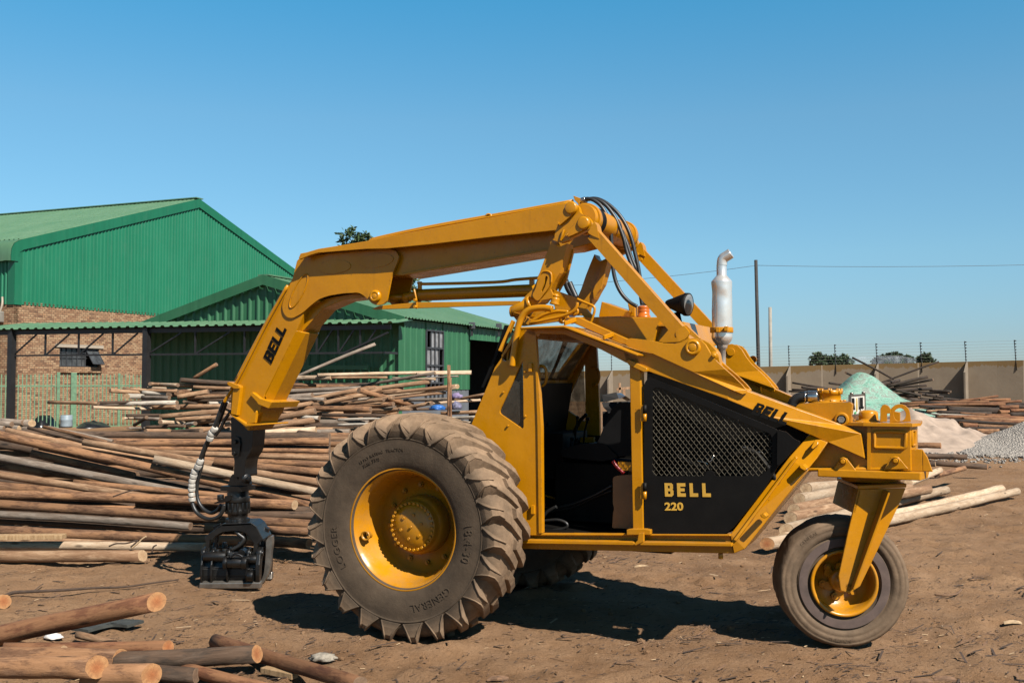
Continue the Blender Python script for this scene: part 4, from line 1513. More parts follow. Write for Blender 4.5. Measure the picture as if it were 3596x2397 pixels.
tt.plate(near([E(735, 805), E(872, 862), E(1152, 985), E(1170, 1000), E(1170, 742), E(1000, 735)], TL + .06), (0, .04, 0))
tt.beam(V(E(1185, 745), TL - .004), V(E(1185, 1068), TL - .004), .022, .022, up=(0, 1, 0))
tt.tube(near([E(720, 1070), E(1170, 1064)], TL), .012, 8)
tt.tube([V(E(1180, 1068), TL), V(E(1478, 1064), TL)], .012, 8)
w0 = [V(E(*q), TL - .004) for q in ((1226, 796), (1236, 786), (1340, 782), (1452, 788), (1462, 798), (1458, 900), (1448, 908), (1340, 906), (1236, 904), (1224, 896), (1226, 796))]
tt.tube(w0, .0115, 8)
# the same frame on the chamfered corner face
p_a, p_b = Vector((a1.x, TL, 0)), Vector((hx2, TL + .13, 0))
zz0, zz1 = V(E(1520, 890), TL).z, V(E(1520, 780), TL).z
fr2 = [p_a.lerp(p_b, t) + Vector((0, 0, z)) for t, z in ((.3, zz0), (.8, zz0), (.8, zz1), (.3, zz1), (.3, zz0))]
tt.tube(fr2, .011, 8)
tt.build('turntable_housing', YEL, mach, .005)
bp2 = MB()
zb1, zb0 = V(E(1300, 1082), TL - .055).z, V(E(1300, 1142), TL - .055).z
x_l, x_r = V(E(796, 1110), TL - .055).x, V(E(1572, 1110), TL - .055).x
bx2 = max(x_r + .03, V(E(1638, 1080), .18).x)
oct2 = [(x_l, TL - .055), (x_r, TL - .055), (bx2, TL + .125), (bx2, -TL - .125), (x_r, -TL + .06), (x_l, -TL + .06)]
bp2.plate([Vector((x, y, zb0)) for x, y in oct2], (0, 0, zb1 - zb0))
bp2.build('base_plate', YEL, mach, .006)
for tri, bolt in (([E(908, 1078), E(968, 985), E(990, 974), E(1018, 985), E(1088, 1078)], (990, 1005)), ([E(1296, 1072), E(1350, 972), E(1374, 964), E(1408, 975), E(1482, 1066)], (1386, 1000))):
    lg = MB()
    lg.plate(near(tri, TL - .045), (0, .022, 0))
    c = V(E(*bolt), TL - .045)
    lg.cyl(c, c - YV * .035, .0155, seg=14)
    lg.lathe([(.024, .0), (.026, .006), (.020, .012)], c, -YV, 16)
    lg.build('bolt_lug', YEL, mach, .004)
lg = MB()
rx = V(E(1562, 1010), TL + .05)
lg.box((rx.x - .055, TL + .03, zb1), (rx.x + .02, TL + .07, zb1 + .14))
lg.hull([(rx.x + .02, TL + .03, zb1), (rx.x + .08, TL + .03, zb1), (rx.x + .08, TL + .07, zb1), (rx.x + .02, TL + .07, zb1), (rx.x + .02, TL + .03, zb1 + .14), (rx.x + .05, TL + .03, zb1 + .09), (rx.x + .05, TL + .07, zb1 + .09), (rx.x + .02, TL + .07, zb1 + .14)])
lg.build('bolt_lug', YEL, mach, .004)
cp = MB()
cc = V(E(1180, 715), -.12)
cp.lathe([(100 * kE, -.012), (100 * kE, .006), (90 * kE, .014), (70 * kE, .018), (68 * kE, .03), (68 * kE, 72 * kE), (60 * kE, 84 * kE), (30 * kE, 92 * kE), (0, 93 * kE)], cc, (0, 0, 1), 32)
cp.build('pivot_cap', YEL, mach)
eye = MB()
c_e = (1416, 648)
ro = [E(c_e[0] + 76 * cos(t), c_e[1] - 72 * sin(t)) for t in [pi * k / 14 - .15 for k in range(15)]]
ro = [E(1500, 708)] + ro[1:] + [E(1340, 712)]
ri = [E(c_e[0] + 46 * cos(t), c_e[1] + 8 - 50 * sin(t)) for t in [2 * pi * k / 24 for k in range(24)]]
eye.plate([near(ro, -.16), near(ri, -.16)], (0, .035, 0))
eye.plate(near([E(1268, 712), E(1270, 610), E(1285, 584), E(1305, 578), E(1330, 590), E(1345, 610), E(1345, 645), E(1318, 648), E(1318, 708)], -.24), (0, .05, 0))
eye.plate(near([E(1345, 625), E(1418, 640), E(1418, 708), E(1345, 708)], -.05), (0, .05, 0))
eye.build('lifting_eye', YEL, mach, .005)

# ---------------------------------------------------------------- castor: fork and small wheel
CA = R(20)                                   # steered back to almost square with the camera
cxd, cyd = Vector((cos(CA), sin(CA), 0)), Vector((-sin(CA), cos(CA), 0))   # in the machine's axes
wcen_w = plane_hit((2500 + 967 / 2.091, 1550 + 1035 / 2.091), O + EX * 2.86 + EY * 0, (EX * cyd.x + EY * cyd.y))
wc0 = loc(wcen_w)


def VC(p, lat):
    """pixel -> machine axes, on an upright plane parallel to the castor wheel, LAT from its middle"""
    n_w = EX * cyd.x + EY * cyd.y
    o_w = O + EX * wc0.x + EY * wc0.y + n_w * lat
    return loc(plane_hit(p, o_w, n_w))


castor = empty('castor_wheel', (0, 0, 0), 0, mach)
wcx = VC(H(968, 1035), -.12)
wcen = wcx + cyd * .12
RC = .43
tw = MB()
hw = .135
pr = [(.205, -.115), (.215, -.128), (.226, -.118), (.232, -.120), (.245, -.134), (.27, -.139), (.296, -.139), (.302, -.124), (.309, -.124), (.314, -.138), (.345, -.146), (.352, -.141), (.358, -.146), (.385, -.146), (.390, -.140), (.396, -.144), (.410, -.136), (.424, -.115), (.430, -.08), (.432, 0)]
k_ = RC / .432
pr = [(r * k_, y) for r, y in pr]
tw.lathe(pr + [(r, -y) for r, y in reversed(pr[:-1])], (0, 0, 0), YV, 96)
for v in tw.bm.verts:
    rad = sqrt(v.co.x ** 2 + v.co.z ** 2)
    if rad > .36:
        a = atan2(v.co.z, v.co.x)
        f = noise.noise(Vector((cos(a) * 9, sin(a) * 9, v.co.y * 12)))
        f2 = noise.noise(Vector((cos(a) * 26, sin(a) * 26, v.co.y * 20)))
        cut = -.012 * max(0, f) - .007 * max(0, f2)
        v.co.x *= 1 + cut / rad * (1 if rad > .41 else .4)
        v.co.z *= 1 + cut / rad * (1 if rad > .41 else .4)
ty2 = tw.build('tyre', M['tyre_small'], castor)
ty2.location = wcen
ty2.rotation_euler = (0, 0, CA)
rw = MB()
for s in (1, -1):
    rw.lathe([(r * k_, y * s) for r, y in ((.242, -.141), (.268, -.1425), (.296, -.1415))], (0, 0, 0), YV, 96)
sw = rw.build('worn_sidewall', M['red_wall'], castor)
sw.location = wcen
sw.rotation_euler = (0, 0, CA)
rm = MB()
rm.lathe([(r * k_, y) for r, y in ((.205, -.100), (.222, -.136), (.219, -.146), (.206, -.147), (.196, -.135), (.190, -.06), (.185, .0), (.10, .012), (0, .012))], (0, 0, 0), YV, 64)
rm.lathe([(r * k_, y) for r, y in ((.205, .10), (.222, .136), (.206, .147), (.19, .06), (.185, .0))], (0, 0, 0), YV, 64)
rm.lathe([(.075, .01), (.075, -.05), (.06, -.062), (.045, -.062), (.045, -.11), (0, -.11)], (0, 0, 0), YV, 28)
for k in range(6):
    a = 2 * pi * k / 6 + .25
    c = Vector((.115 * cos(a), .012, .115 * sin(a)))
    rm.cyl(c, c - YV * .03, .024, seg=16)
    rm.cyl(c - YV * .03, c - YV * .045, .014, seg=6)
    c1 = Vector((.085 * cos(a + .25), .0, .085 * sin(a + .25)))
    rm.cyl(c1, c1 - YV * .02, .03, seg=12)
rim2 = rm.build('rim', YEL, castor)
rim2.location = wcen
rim2.rotation_euler = (0, 0, CA)


def castor_text(s, rad, centre, size):
    o = arc_text(s, rad * k_, centre, size, castor, M['tyre_small'], -.1475)
    o.location = wcen
    o.rotation_euler = (0, 0, CA)


castor_text('GENERAL', .375, R(128), .03)
castor_text('INDUSTRIAL', .375, R(-95), .024)
fork = MB()
FL = -.262
top = [H(1072, 322), H(1430, 306), H(1430, 336), H(1075, 350)]
tz = [VC(p, FL - .01) for p in top]
fork.plate(tz, cyd * (-2 * FL + .02))
lo_l = [H(1075, 350), H(1425, 340), H(1385, 440), H(1215, 800), H(1088, 1062), H(1010, 1112), H(945, 1092), H(930, 985), H(1000, 660)]
fork.plate([VC(p, FL) for p in lo_l], cyd * .022)
fork.plate([VC(p, -FL - .022) for p in lo_l], cyd * .022)
# the stiffening rib that throws the long shadow
rib = [H(1240, 350), H(1275, 350), H(1030, 1100), H(985, 1100)]
rv = [VC(p, FL - .0) for p in rib]
r0 = [VC(H(1258, 352), FL), VC(H(1018, 1075), FL)]
fork.plate([r0[0], r0[0] - cyd * .11, r0[1] - cyd * .05, r0[1]], cxd * .016)
# front cheek of the crown
ck = [VC(H(1075, 350), FL), VC(H(1000, 660), FL)]
ckw = -2 * FL
ckb = ck[0].lerp(ck[1], .56)
fork.plate([ck[0], ck[0] + cyd * ckw, ckb + cyd * ckw, ckb], cxd * .022)
fork.cyl(wcen + cyd * FL, wcen - cyd * FL, .03, seg=16)
cen_top = (tz[0] + tz[1]) / 2 + cyd * (-FL)
fork.cyl(cen_top, cen_top + Vector((0, 0, .12)), .19, seg=40)
fk_ = fork.build('castor_fork', YEL, mach, .005)

# ---------------------------------------------------------------- grapple
gra = MB()
LKp = rounded([G(388, 300), G(536, 350), G(524, 500), G(512, 535), G(486, 570), G(478, 630), G(480, 690), G(406, 690), G(412, 580), G(392, 515)], 8)
gra.plate(near(LKp, -.085), (0, .17, 0))
gra.plate(near(rounded([G(405, 425), G(442, 432), G(450, 480), G(438, 560), G(400, 545)], 6), -.10), (0, .02, 0))
for q in ((413, 537), (420, 462)):
    c = V(G(*q), -.10)
    gra.cyl(c, c - YV * .02, .018, seg=14)
gra.build('hanger_link', M['iron'], mach, .008)
kn = MB()
for lat in (-.08, .045):
    kn.plate(near(rounded([G(368, 745), G(385, 690), G(400, 668), G(425, 680), G(440, 745)], 6), lat), (0, .035, 0))
    kn.plate(near(rounded([G(428, 745), G(440, 690), G(465, 668), G(500, 676), G(512, 745)], 6), lat), (0, .035, 0))
c = V(G(488, 700), -.09)
kn.lathe([(.042, 0), (.042, .02), (.030, .024), (.022, .026), (.020, .06), (0, .06)], c, V(G(560, 712), -.16) - c, 20)
kn.build('clevis', M['iron'], mach, .006)
gz = lambda yy: V(G(434, yy), 0).z
gx0 = V(G(434, 860), 0).x
GS = 8.6 / 3496 / 1.844
ro_ = MB()
ro_.box((gx0 - 84 * GS, -.10, gz(774)), (gx0 + 84 * GS, .10, gz(744)))
rp_ = [(70, 772), (70, 815), (78, 818), (78, 846), (72, 850), (72, 895), (78, 898), (78, 922), (66, 926), (64, 950), (74, 955), (74, 992)]
ro_.lathe([(r * GS, gz(y)) for r, y in rp_], (gx0, 0, 0), (0, 0, 1), 32)
for k in range(14):
    a = 2 * pi * k / 14
    for (r_, ya, yb) in ((75, 850, 920), (72, 955, 985)):
        c = Vector((gx0 + r_ * GS * cos(a), r_ * GS * sin(a), 0))
        ro_.cyl(c + Vector((0, 0, gz(yb))), c + Vector((0, 0, gz(ya))), .010, seg=8)
ro_.plate(near(rounded([G(278, 858), G(320, 838), G(345, 830), G(350, 812), G(385, 805), G(385, 840), G(340, 855), G(284, 862)], 3), -.12), (0, .06, 0))
ro_.cyl(V(G(322, 805), -.1), V(G(322, 840), -.1), .03, seg=12)
ro_.build('rotator', M['iron'], mach, .004)

gw = O + EX * gx0
gY = gw.y
VG = lambda p, lat: loc(dep(p, gY + lat))
gyd = Vector((EX.y, EY.y, 0))
gxd = Vector((EX.x, EY.x, 0))
PG = lambda X, y, z: loc(Vector((X, gY + y, z)))
ng = lambda pts, lat: [VG(N(*q), lat) for q in pts]
YN, YF = -.15, .15
arch = MB()
ao = [(62, 832), (85, 800), (175, 735), (270, 662), (340, 645), (640, 645), (700, 690), (782, 845), (715, 905), (690, 1090), (640, 1090), (665, 900), (640, 862), (600, 810), (560, 770), (500, 748), (450, 742), (380, 745), (300, 752), (240, 780), (195, 812), (165, 850), (128, 856), (112, 950), (130, 1085), (68, 1070), (80, 900)]
yk = ng(ao, YN)
arch.plate(yk, gyd * .04)
arch.plate([v + gyd * (YF - YN) for v in yk], gyd * -.04)
dn = Vector((0, 0, .02))
for chain in (((270, 662), (640, 645), (700, 690), (782, 845)), ((270, 662), (175, 735), (85, 800), (62, 832))):
    pa = ng(chain, YN)
    for a_, b_ in zip(pa, pa[1:]):
        w_ = gyd * (YF - YN)
        arch.hull([a_ + dn * .1, b_ + dn * .1, b_ + w_ + dn * .1, a_ + w_ + dn * .1, a_ - dn, b_ - dn, b_ + w_ - dn, a_ + w_ - dn])
arch.plate(ng([(725, 650), (850, 712), (832, 790), (790, 840), (762, 790)], .06), gyd * .05)
arch.plate(ng([(165, 690), (250, 650), (250, 700), (175, 742)], .10), gyd * .05)
arch.build('grapple_yoke', M['iron'], mach, .007)

hz = VG(N(300, 1050), -.16).z
zb_g = max(.02, VG(N(300, 1395), -.22).z)
XA_, XB_ = dep(N(18, 1300), gY - .22).x, dep(N(742, 1300), gY - .22).x


def tong(s):
    """one jaw: a curved shell with proud ribs and a worn lip; s = -1 for the one towards the camera"""
    mb = MB()
    prof = [(.120, hz + .03), (.165, hz - .03), (.190, hz - .10), (.195, hz - .17), (.185, (hz - .17 + zb_g) / 2), (.172, zb_g)]
    for (ya, za), (yb, zb_) in zip(prof, prof[1:]):
        q = []
        for t in (0, -.016):
            q += [PG(XA_ + .01, s * (ya + t), za), PG(XB_ - .01, s * (ya + t), za), PG(XB_ - .01, s * (yb + t), zb_), PG(XA_ + .01, s * (yb + t), zb_)]
        mb.hull(q)
    for f0, f1 in ((0, .035), (.165, .20), (.44, .465), (.765, .80), (.93, 1.0)):
        x = XA_ + (XB_ - XA_) * f0
        wd = (XB_ - XA_) * (f1 - f0)
        outl = [(.115, hz + .075), (.17, hz + .07), (.215, hz + .02), (.242, hz - .06), (.247, hz - .15), (.235, hz - .22), (.205, zb_g + .02), (.170, zb_g + .005), (.165, hz - .18), (.14, hz - .05), (.10, hz + .02)]
        mb.plate([PG(x, s * y, z) for y, z in outl], gxd * wd)
        mb.cyl(PG(x - .006, s * .165, hz + .025), PG(x + wd + .006, s * .165, hz + .025), .044, seg=18)
        mb.cyl(PG(x - .014, s * .165, hz + .025), PG(x + wd + .014, s * .165, hz + .025), .024, seg=12)
    ob = mb.build('grapple_tong', M['iron'], mach, .006)
    ed_ = MB()
    e0_, e1_ = dep(N(-12, 1440), gY - .24).x, dep(N(746, 1440), gY - .24).x
    ed_.hull([PG(e0_, s * .235, zb_g - .035), PG(e1_, s * .235, zb_g - .035), PG(e1_, s * .16, zb_g - .035), PG(e0_, s * .16, zb_g - .035), PG(e0_ + .01, s * .245, zb_g + .015), PG(e1_, s * .245, zb_g + .02), PG(e1_, s * .18, zb_g + .03), PG(e0_ + .01, s * .18, zb_g + .025)])
    ed_.build('cutting_edge', M['worn'], ob, .008)
    return ob


tong(-1)
tong(1)
sp = MB()
blade = rounded([N(815, 860), N(850, 815), N(890, 800), N(895, 900), N(878, 1000), N(868, 1150), N(850, 1260), N(800, 1350), N(760, 1400), N(735, 1390), N(790, 1270), N(808, 1100), N(815, 950)], 14)
sp.plate([VG(q, -.03) for q in blade], gyd * .07)
sp.build('side_plate', M['worn'], mach, .012)
cy2 = MB()
X1 = lambda nx_, lat, ny: VG(N(nx_, ny), lat)
cy2.cyl(X1(60, -.20, 1055), X1(330, -.20, 1055), .044, seg=24)
cy2.cyl(X1(340, -.245, 1130), X1(540, -.245, 1130), .046, seg=24)
cy2.cyl(X1(305, -.245, 1130), X1(345, -.245, 1130), .056, seg=20)
cy2.cyl(X1(530, -.245, 1130), X1(590, -.245, 1130), .056, seg=20)
cy2.cyl(X1(600, -.20, 1090), X1(705, -.20, 1090), .040, seg=20)
cy2.cyl(X1(595, -.255, 1290), X1(662, -.255, 1290), .046, seg=20)
for q in ((225, 985), (310, 985)):
    cy2.cyl(X1(q[0], -.20, q[1] + 40), X1(q[0], -.20, q[1] - 22), .025, seg=12)
cy2.plate([VG(q, -.14) for q in rounded([N(450, 1030), N(500, 960), N(550, 985), N(590, 1060), N(560, 1075), N(450, 1075)], 10)], gyd * .10)
cy2.tube(smooth_path([X1(390, -.29, 1060), X1(430, -.29, 1028), X1(480, -.29, 1030), X1(530, -.29, 1060)], 5), .009, 8)
cy2.cyl(X1(385, -.22, 1020), X1(385, -.30, 1020), .016, seg=10)
cy2.build('tong_cylinder', M['iron'], mach, .004)
th = MB()
th.tube(smooth_path([VG(q_, -.12) for q_ in [N(440, 740), N(490, 790), N(545, 840), N(500, 910), N(420, 960), N(350, 990)]], 5), .018, 10)
th.tube(smooth_path([VG(q_, 0) for q_ in [N(545, 760), N(560, 830), N(540, 900), N(480, 950)]], 5), .016, 10)
th.build('tong_hose', M['rubber_hose'], mach)
gh = MB()
GH = [([(345, 195), (322, 255), (296, 330), (262, 410), (222, 490), (190, 575), (158, 650), (138, 730), (132, 800), (140, 860), (165, 915), (210, 950), (260, 962), (310, 945), (338, 905), (345, 865)], -.12, .0175),
      ([(360, 205), (330, 290), (292, 380), (245, 460), (212, 540), (200, 620), (178, 700), (168, 780), (180, 850), (215, 900), (262, 922), (300, 905), (325, 868)], -.06, .016),
      ([(390, 260), (350, 320), (318, 380), (290, 420)], -.10, .015)]
for pts, lat, r_ in GH:
    gh.tube(smooth_path([V(G(*q), lat) for q in pts], 5), r_, 10)
ghose = gh.build('grapple_hose', M['rubber_hose'], mach)
for (q0, q1, n_) in (((290, 368), (272, 396), 1), ((268, 392), (246, 458), 2), ((196, 574), (168, 640), 2), ((158, 640), (134, 730), 3), ((136, 732), (134, 786), 2), ((133, 790), (140, 852), 2)):
    a_, b_ = V(G(*q0), -.12), V(G(*q1), -.12)
    for k in range(n_):
        p_, q_ = a_.lerp(b_, (k + .06) / n_), a_.lerp(b_, (k + .90) / n_)
        tapes = MB()
        tapes.cyl(p_, q_, .030 + .003 * (k % 2), .031, seg=14)
        tapes.build('tape_wrap', M['tape'], ghose, .003)
# ================================================================== materials of the yard
M['ground'] = mat_ground()
M['brick'] = mat_brick()
M['green_wall'] = mat_sheet('emerald_wall_sheet', (.004, .150, .078), (.009, .168, .092), .5)
M['green_barn'] = mat_sheet('barn_green_sheet', (.016, .105, .046), (.032, .140, .068), .5)
M['green_roof'] = mat_sheet('sunbleached_roof_sheet', (.065, .165, .092), (.11, .21, .13), .45)
M['green_trim'] = mat_sheet('green_flashing', (.006, .125, .062), (.010, .14, .075), .4)
M['fence_green'] = simple('fence_green_paint', (.10, .205, .125), .55, 0, .3, 9)
M['steel_dark'] = simple('dark_steel_section', (.014, .014, .016), .5, 0, .3, 5)
M['steel_grey'] = simple('grey_steel_section', (.045, .05, .06), .5, .2, .3, 5)
M['pane'] = simple('dusty_window_pane', (.055, .062, .07), .18, 0, .6, 2.5)
M['void'] = simple('dark_interior', (.012, .012, .012), .9)  # near-black: the unlit interiors' shade is put into the colour
M['concrete'] = simple('pale_concrete', (.34, .30, .25), .9, 0, .15, 2, .2)
M['plinth'] = simple('grey_plinth', (.10, .115, .14), .8, 0, .2, 3)
M['sheeting'] = simple('black_plastic_sheet', (.010, .011, .013), .22, 0, .4, 4, .5, 9)
M['pale_blue'] = simple('pale_blue_plastic', (.24, .31, .38), .4)
M['blue'] = simple('blue_plastic', (.02, .12, .42), .45, 0, .2, 9)
M['sand'] = simple('pale_sand', (.33, .26, .215), .95, 0, .25, 3.2, 1.0, 9)
M['white_rag'] = simple('white_rag', (.62, .62, .64), .7)
M['rubber_strip'] = simple('old_tyre_strip', (.035, .04, .038), .8, 0, .4, 12, .4)
M['plank'] = mat_log('sawn_plank', (.24, .15, .08), (.40, .27, .15), (.50, .36, .22), None, False)
M['trunk'] = simple('tree_bark', (.10, .075, .055), .9, 0, .3, 4, .5, 12)
M['leaf_near'] = mat_leaf('gum_leaf', (.030, .060, .022), (.075, .125, .050))
M['leaf_far'] = mat_leaf('far_tree_leaf', (.030, .055, .028), (.060, .095, .042))
M['wire'] = simple('dark_wire', (.03, .03, .035), .5)
M['pole_dark'] = simple('creosoted_pole', (.022, .019, .018), .8, 0, .4, 3)
M['pole_grey'] = simple('grey_pole', (.26, .25, .23), .8, 0, .2, 3)


def mat_wall():
    m, nt, b = newmat('stained_boundary_wall')
    v = coord(nt)
    n1 = noise_tex(nt, v, .8, 6, .6)
    c = ramp(nt, n1, [(.3, (.235, .185, .135)), (.7, (.285, .232, .172))])
    uv = coord(nt, 'UV')
    s = nt.nodes.new('ShaderNodeSeparateXYZ')
    nt.links.new(uv, s.inputs[0])
    edge = noise_tex(nt, coord(nt, 'UV', (2.2, .5, 1)), 1.5, 6, .75)
    long_ = noise_tex(nt, coord(nt, 'UV', (.12, .01, 1)), 1.2, 2, .5)
    lim = mathn(nt, 'ADD', mathn(nt, 'MULTIPLY', edge, .9), mathn(nt, 'MULTIPLY', long_, 1.3))
    mk = mathn(nt, 'LESS_THAN', s.outputs['Y'], mathn(nt, 'SUBTRACT', lim, .78))
    c = mixc(nt, mathn(nt, 'MULTIPLY', mk, .85), c, (.21, .125, .035))
    jx = mathn(nt, 'MODULO', s.outputs['X'], 5.4)
    jm = mathn(nt, 'LESS_THAN', jx, .05)
    c = mixc(nt, mathn(nt, 'MULTIPLY', jm, .8), c, (.50, .42, .33))
    fine = noise_tex(nt, v, 5, 7, .75)
    c = mixc(nt, mathn(nt, 'MULTIPLY', ramp(nt, fine, [(.5, (0, 0, 0)), (.7, (1, 1, 1))]), .25), c, (.22, .18, .14))
    nt.links.new(c, b.inputs['Base Color'])
    b.inputs['Roughness'].default_value = .92
    bump(nt, b, fine, .3, .02)
    return m


def mat_gravel():
    m, nt, b = newmat('crushed_stone')
    v = coord(nt)
    vo = nd(nt, 'ShaderNodeTexVoronoi', Scale=26.0)
    nt.links.new(v, vo.inputs['Vector'])
    sp = nt.nodes.new('ShaderNodeSeparateColor')
    nt.links.new(vo.outputs['Color'], sp.inputs[0])
    c = ramp(nt, sp.outputs[0], [(0, (.17, .155, .145)), (.5, (.29, .27, .25)), (1, (.40, .37, .34))])
    nt.links.new(c, b.inputs['Base Color'])
    b.inputs['Roughness'].default_value = .9
    bump(nt, b, vo.outputs['Distance'], .9, .05)
    return m


def mat_net():
    m, nt, b = newmat('green_shade_net')
    v = coord(nt)
    n1 = noise_tex(nt, coord(nt, scale=(1, 1, 2.2)), 3.2, 8, .75, .8)
    n2 = noise_tex(nt, v, 22, 4, .8)
    c = ramp(nt, n1, [(.3, (.02, .12, .09)), (.42, (.10, .28, .215)), (.50, (.21, .43, .355)), (.56, (.15, .165, .15)), (.66, (.25, .46, .38))])
    c = mixc(nt, mathn(nt, 'MULTIPLY', ramp(nt, n2, [(.40, (1, 1, 1)), (.52, (0, 0, 0))]), .5), c, (.17, .20, .18))
    nt.links.new(c, b.inputs['Base Color'])
    b.inputs['Roughness'].default_value = .6
    bump(nt, b, n1, .6, .08)
    return m


M['wall'] = mat_wall()
M['gravel'] = mat_gravel()
M['net'] = mat_net()
M['net_hem'] = simple('red_net_hem', (.42, .03, .05), .6)

LOGM = {
    'brown': mat_log('brown_bark', (.050, .024, .014), (.165, .086, .048), (.31, .185, .112), (.40, .215, .110), pamt=.6),
    'tan': mat_log('tan_peeled_wood', (.15, .080, .046), (.37, .230, .138), (.54, .375, .250), (.23, .120, .066), pamt=.5),
    'pale': mat_log('pale_peeled_wood', (.28, .19, .125), (.55, .425, .310), (.68, .56, .44), (.42, .29, .19), pamt=.4),
    'grey': mat_log('silvered_wood', (.10, .085, .072), (.235, .195, .165), (.37, .32, .28), (.20, .14, .10), pamt=.35),
    'white': mat_log('bleached_wood', (.30, .27, .23), (.52, .47, .41), (.64, .59, .53), None),
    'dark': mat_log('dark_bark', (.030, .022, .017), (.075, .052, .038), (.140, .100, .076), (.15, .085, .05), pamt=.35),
    'charred': mat_log('charred_pole', (.014, .012, .011), (.040, .031, .026), (.085, .066, .055), (.10, .06, .04), pamt=.3),
    'red': mat_log('reddish_bark', (.080, .032, .018), (.165, .070, .036), (.25, .115, .062), (.36, .19, .095), pamt=.5),
}
ENDM = {
    'bright': mat_endgrain('fresh_end_grain', (.33, .105, .028), (.42, .225, .095), (.18, .07, .025)),
    'dull': mat_endgrain('weathered_end_grain', (.16, .095, .055), (.24, .155, .095), (.07, .04, .025)),
    'pale': mat_endgrain('pale_end_grain', (.38, .25, .14), (.47, .34, .21), (.22, .13, .07)),
}

# ================================================================== logs
LOGS = []


def make_log(p0, p1, r0, r1=None, wood='brown', end='dull', name='log', segs=None, bow=None, cut=None):
    p0, p1 = Vector(p0), Vector(p1)
    L = (p1 - p0).length
    r1 = r0 * rnd.uniform(.82, 1.0) if r1 is None else r1
    kn = [(rnd.uniform(0, L), rnd.uniform(0, 2 * pi), rnd.uniform(.10, .30)) for _ in range(int(rnd.uniform(1, 3) * max(1, L / 1.2)))]
    near_ = min(p0.length, p1.length)
    segs = segs or (20 if near_ < 9 else 14 if near_ < 20 else 10)
    rings = max(5, min(40, int(L / (.16 if near_ < 9 else .3 if near_ < 20 else .6))))
    seed = Vector((rnd.uniform(-50, 50), rnd.uniform(-50, 50), rnd.uniform(-50, 50)))
    bow = rnd.uniform(-.012, .012) if bow is None else bow
    ba = rnd.uniform(0, 2 * pi)
    cut = cut if cut is not None else (.2 if end == 'dull' else .5)
    qi = Vector((0, 0, 1)).rotation_difference((p1 - p0).normalized()).inverted()
    cds = [(qi @ (CAM - p)) for p in (p0, p1)]
    cds = [Vector((c.x, c.y)).normalized() for c in cds]
    mb = MB()
    rr = []
    for i in range(rings + 1):
        t = i / rings
        z = L * t
        r = r0 + (r1 - r0) * t
        cx = bow * L * sin(pi * t) * cos(ba) + .12 * r * noise.noise(seed + Vector((0, 0, z * 1.1)))
        cy = bow * L * sin(pi * t) * sin(ba) + .12 * r * noise.noise(seed + Vector((9, 0, z * 1.1)))
        ring = []
        for k in range(segs):
            a = 2 * pi * k / segs
            f = 1 + .10 * noise.noise(seed + Vector((cos(a) * 1.3, sin(a) * 1.3, z * 1.6))) + .05 * noise.noise(seed + Vector((cos(a) * 3, sin(a) * 3, z * 5)))
            for kz, ka, kh in kn:
                dz_ = (z - kz) / (r0 * .9)
                if abs(dz_) < 2:
                    f += kh * math.exp(-dz_ * dz_) * max(0, cos(a - ka)) ** 8
            zz = z
            if i in (0, rings):
                c_ = cds[0] if i == 0 else cds[1]
                zz += r * cut * (c_.x * cos(a) + c_.y * sin(a)) * (1 if i == 0 else -1)
                zz += r * (.10 * cos(a + ba) + .06 * noise.noise(seed + Vector((cos(a) * 2, sin(a) * 2, 5))))
            ring.append(mb.bm.verts.new((cx + r * f * cos(a), cy + r * f * sin(a), zz)))
        rr.append(ring)
    for a, b in zip(rr, rr[1:]):
        for k in range(segs):
            mb.face([a[k], a[(k + 1) % segs], b[(k + 1) % segs], b[k]], True, 0)
    mb.face(list(reversed(rr[0])), mat=1)
    mb.face(rr[-1], mat=1)
    o = mb.build(name, [LOGM[wood], ENDM[end]])
    d = (p1 - p0).normalized()
    o.rotation_mode = 'QUATERNION'
    o.rotation_quaternion = Vector((0, 0, 1)).rotation_difference(d)
    o.location = p0
    return o


def pix_log(q0, q1, thick_native, Y0, Y1=None, **kw):
    Y1 = Y0 if Y1 is None else Y1
    a, b = dep(q0, Y0), dep(q1, Y1)
    r0, r1 = thick_native / 2 * Y0 / F, kw.pop('t1', thick_native) / 2 * Y1 / F
    return make_log(a, b, r0, r1, **kw)


# --- the long pile beside the grapple ------------------------------------------------
def pileY(y):
    return 9.75 + max(0, 1985 - y) / 475 * 3.0


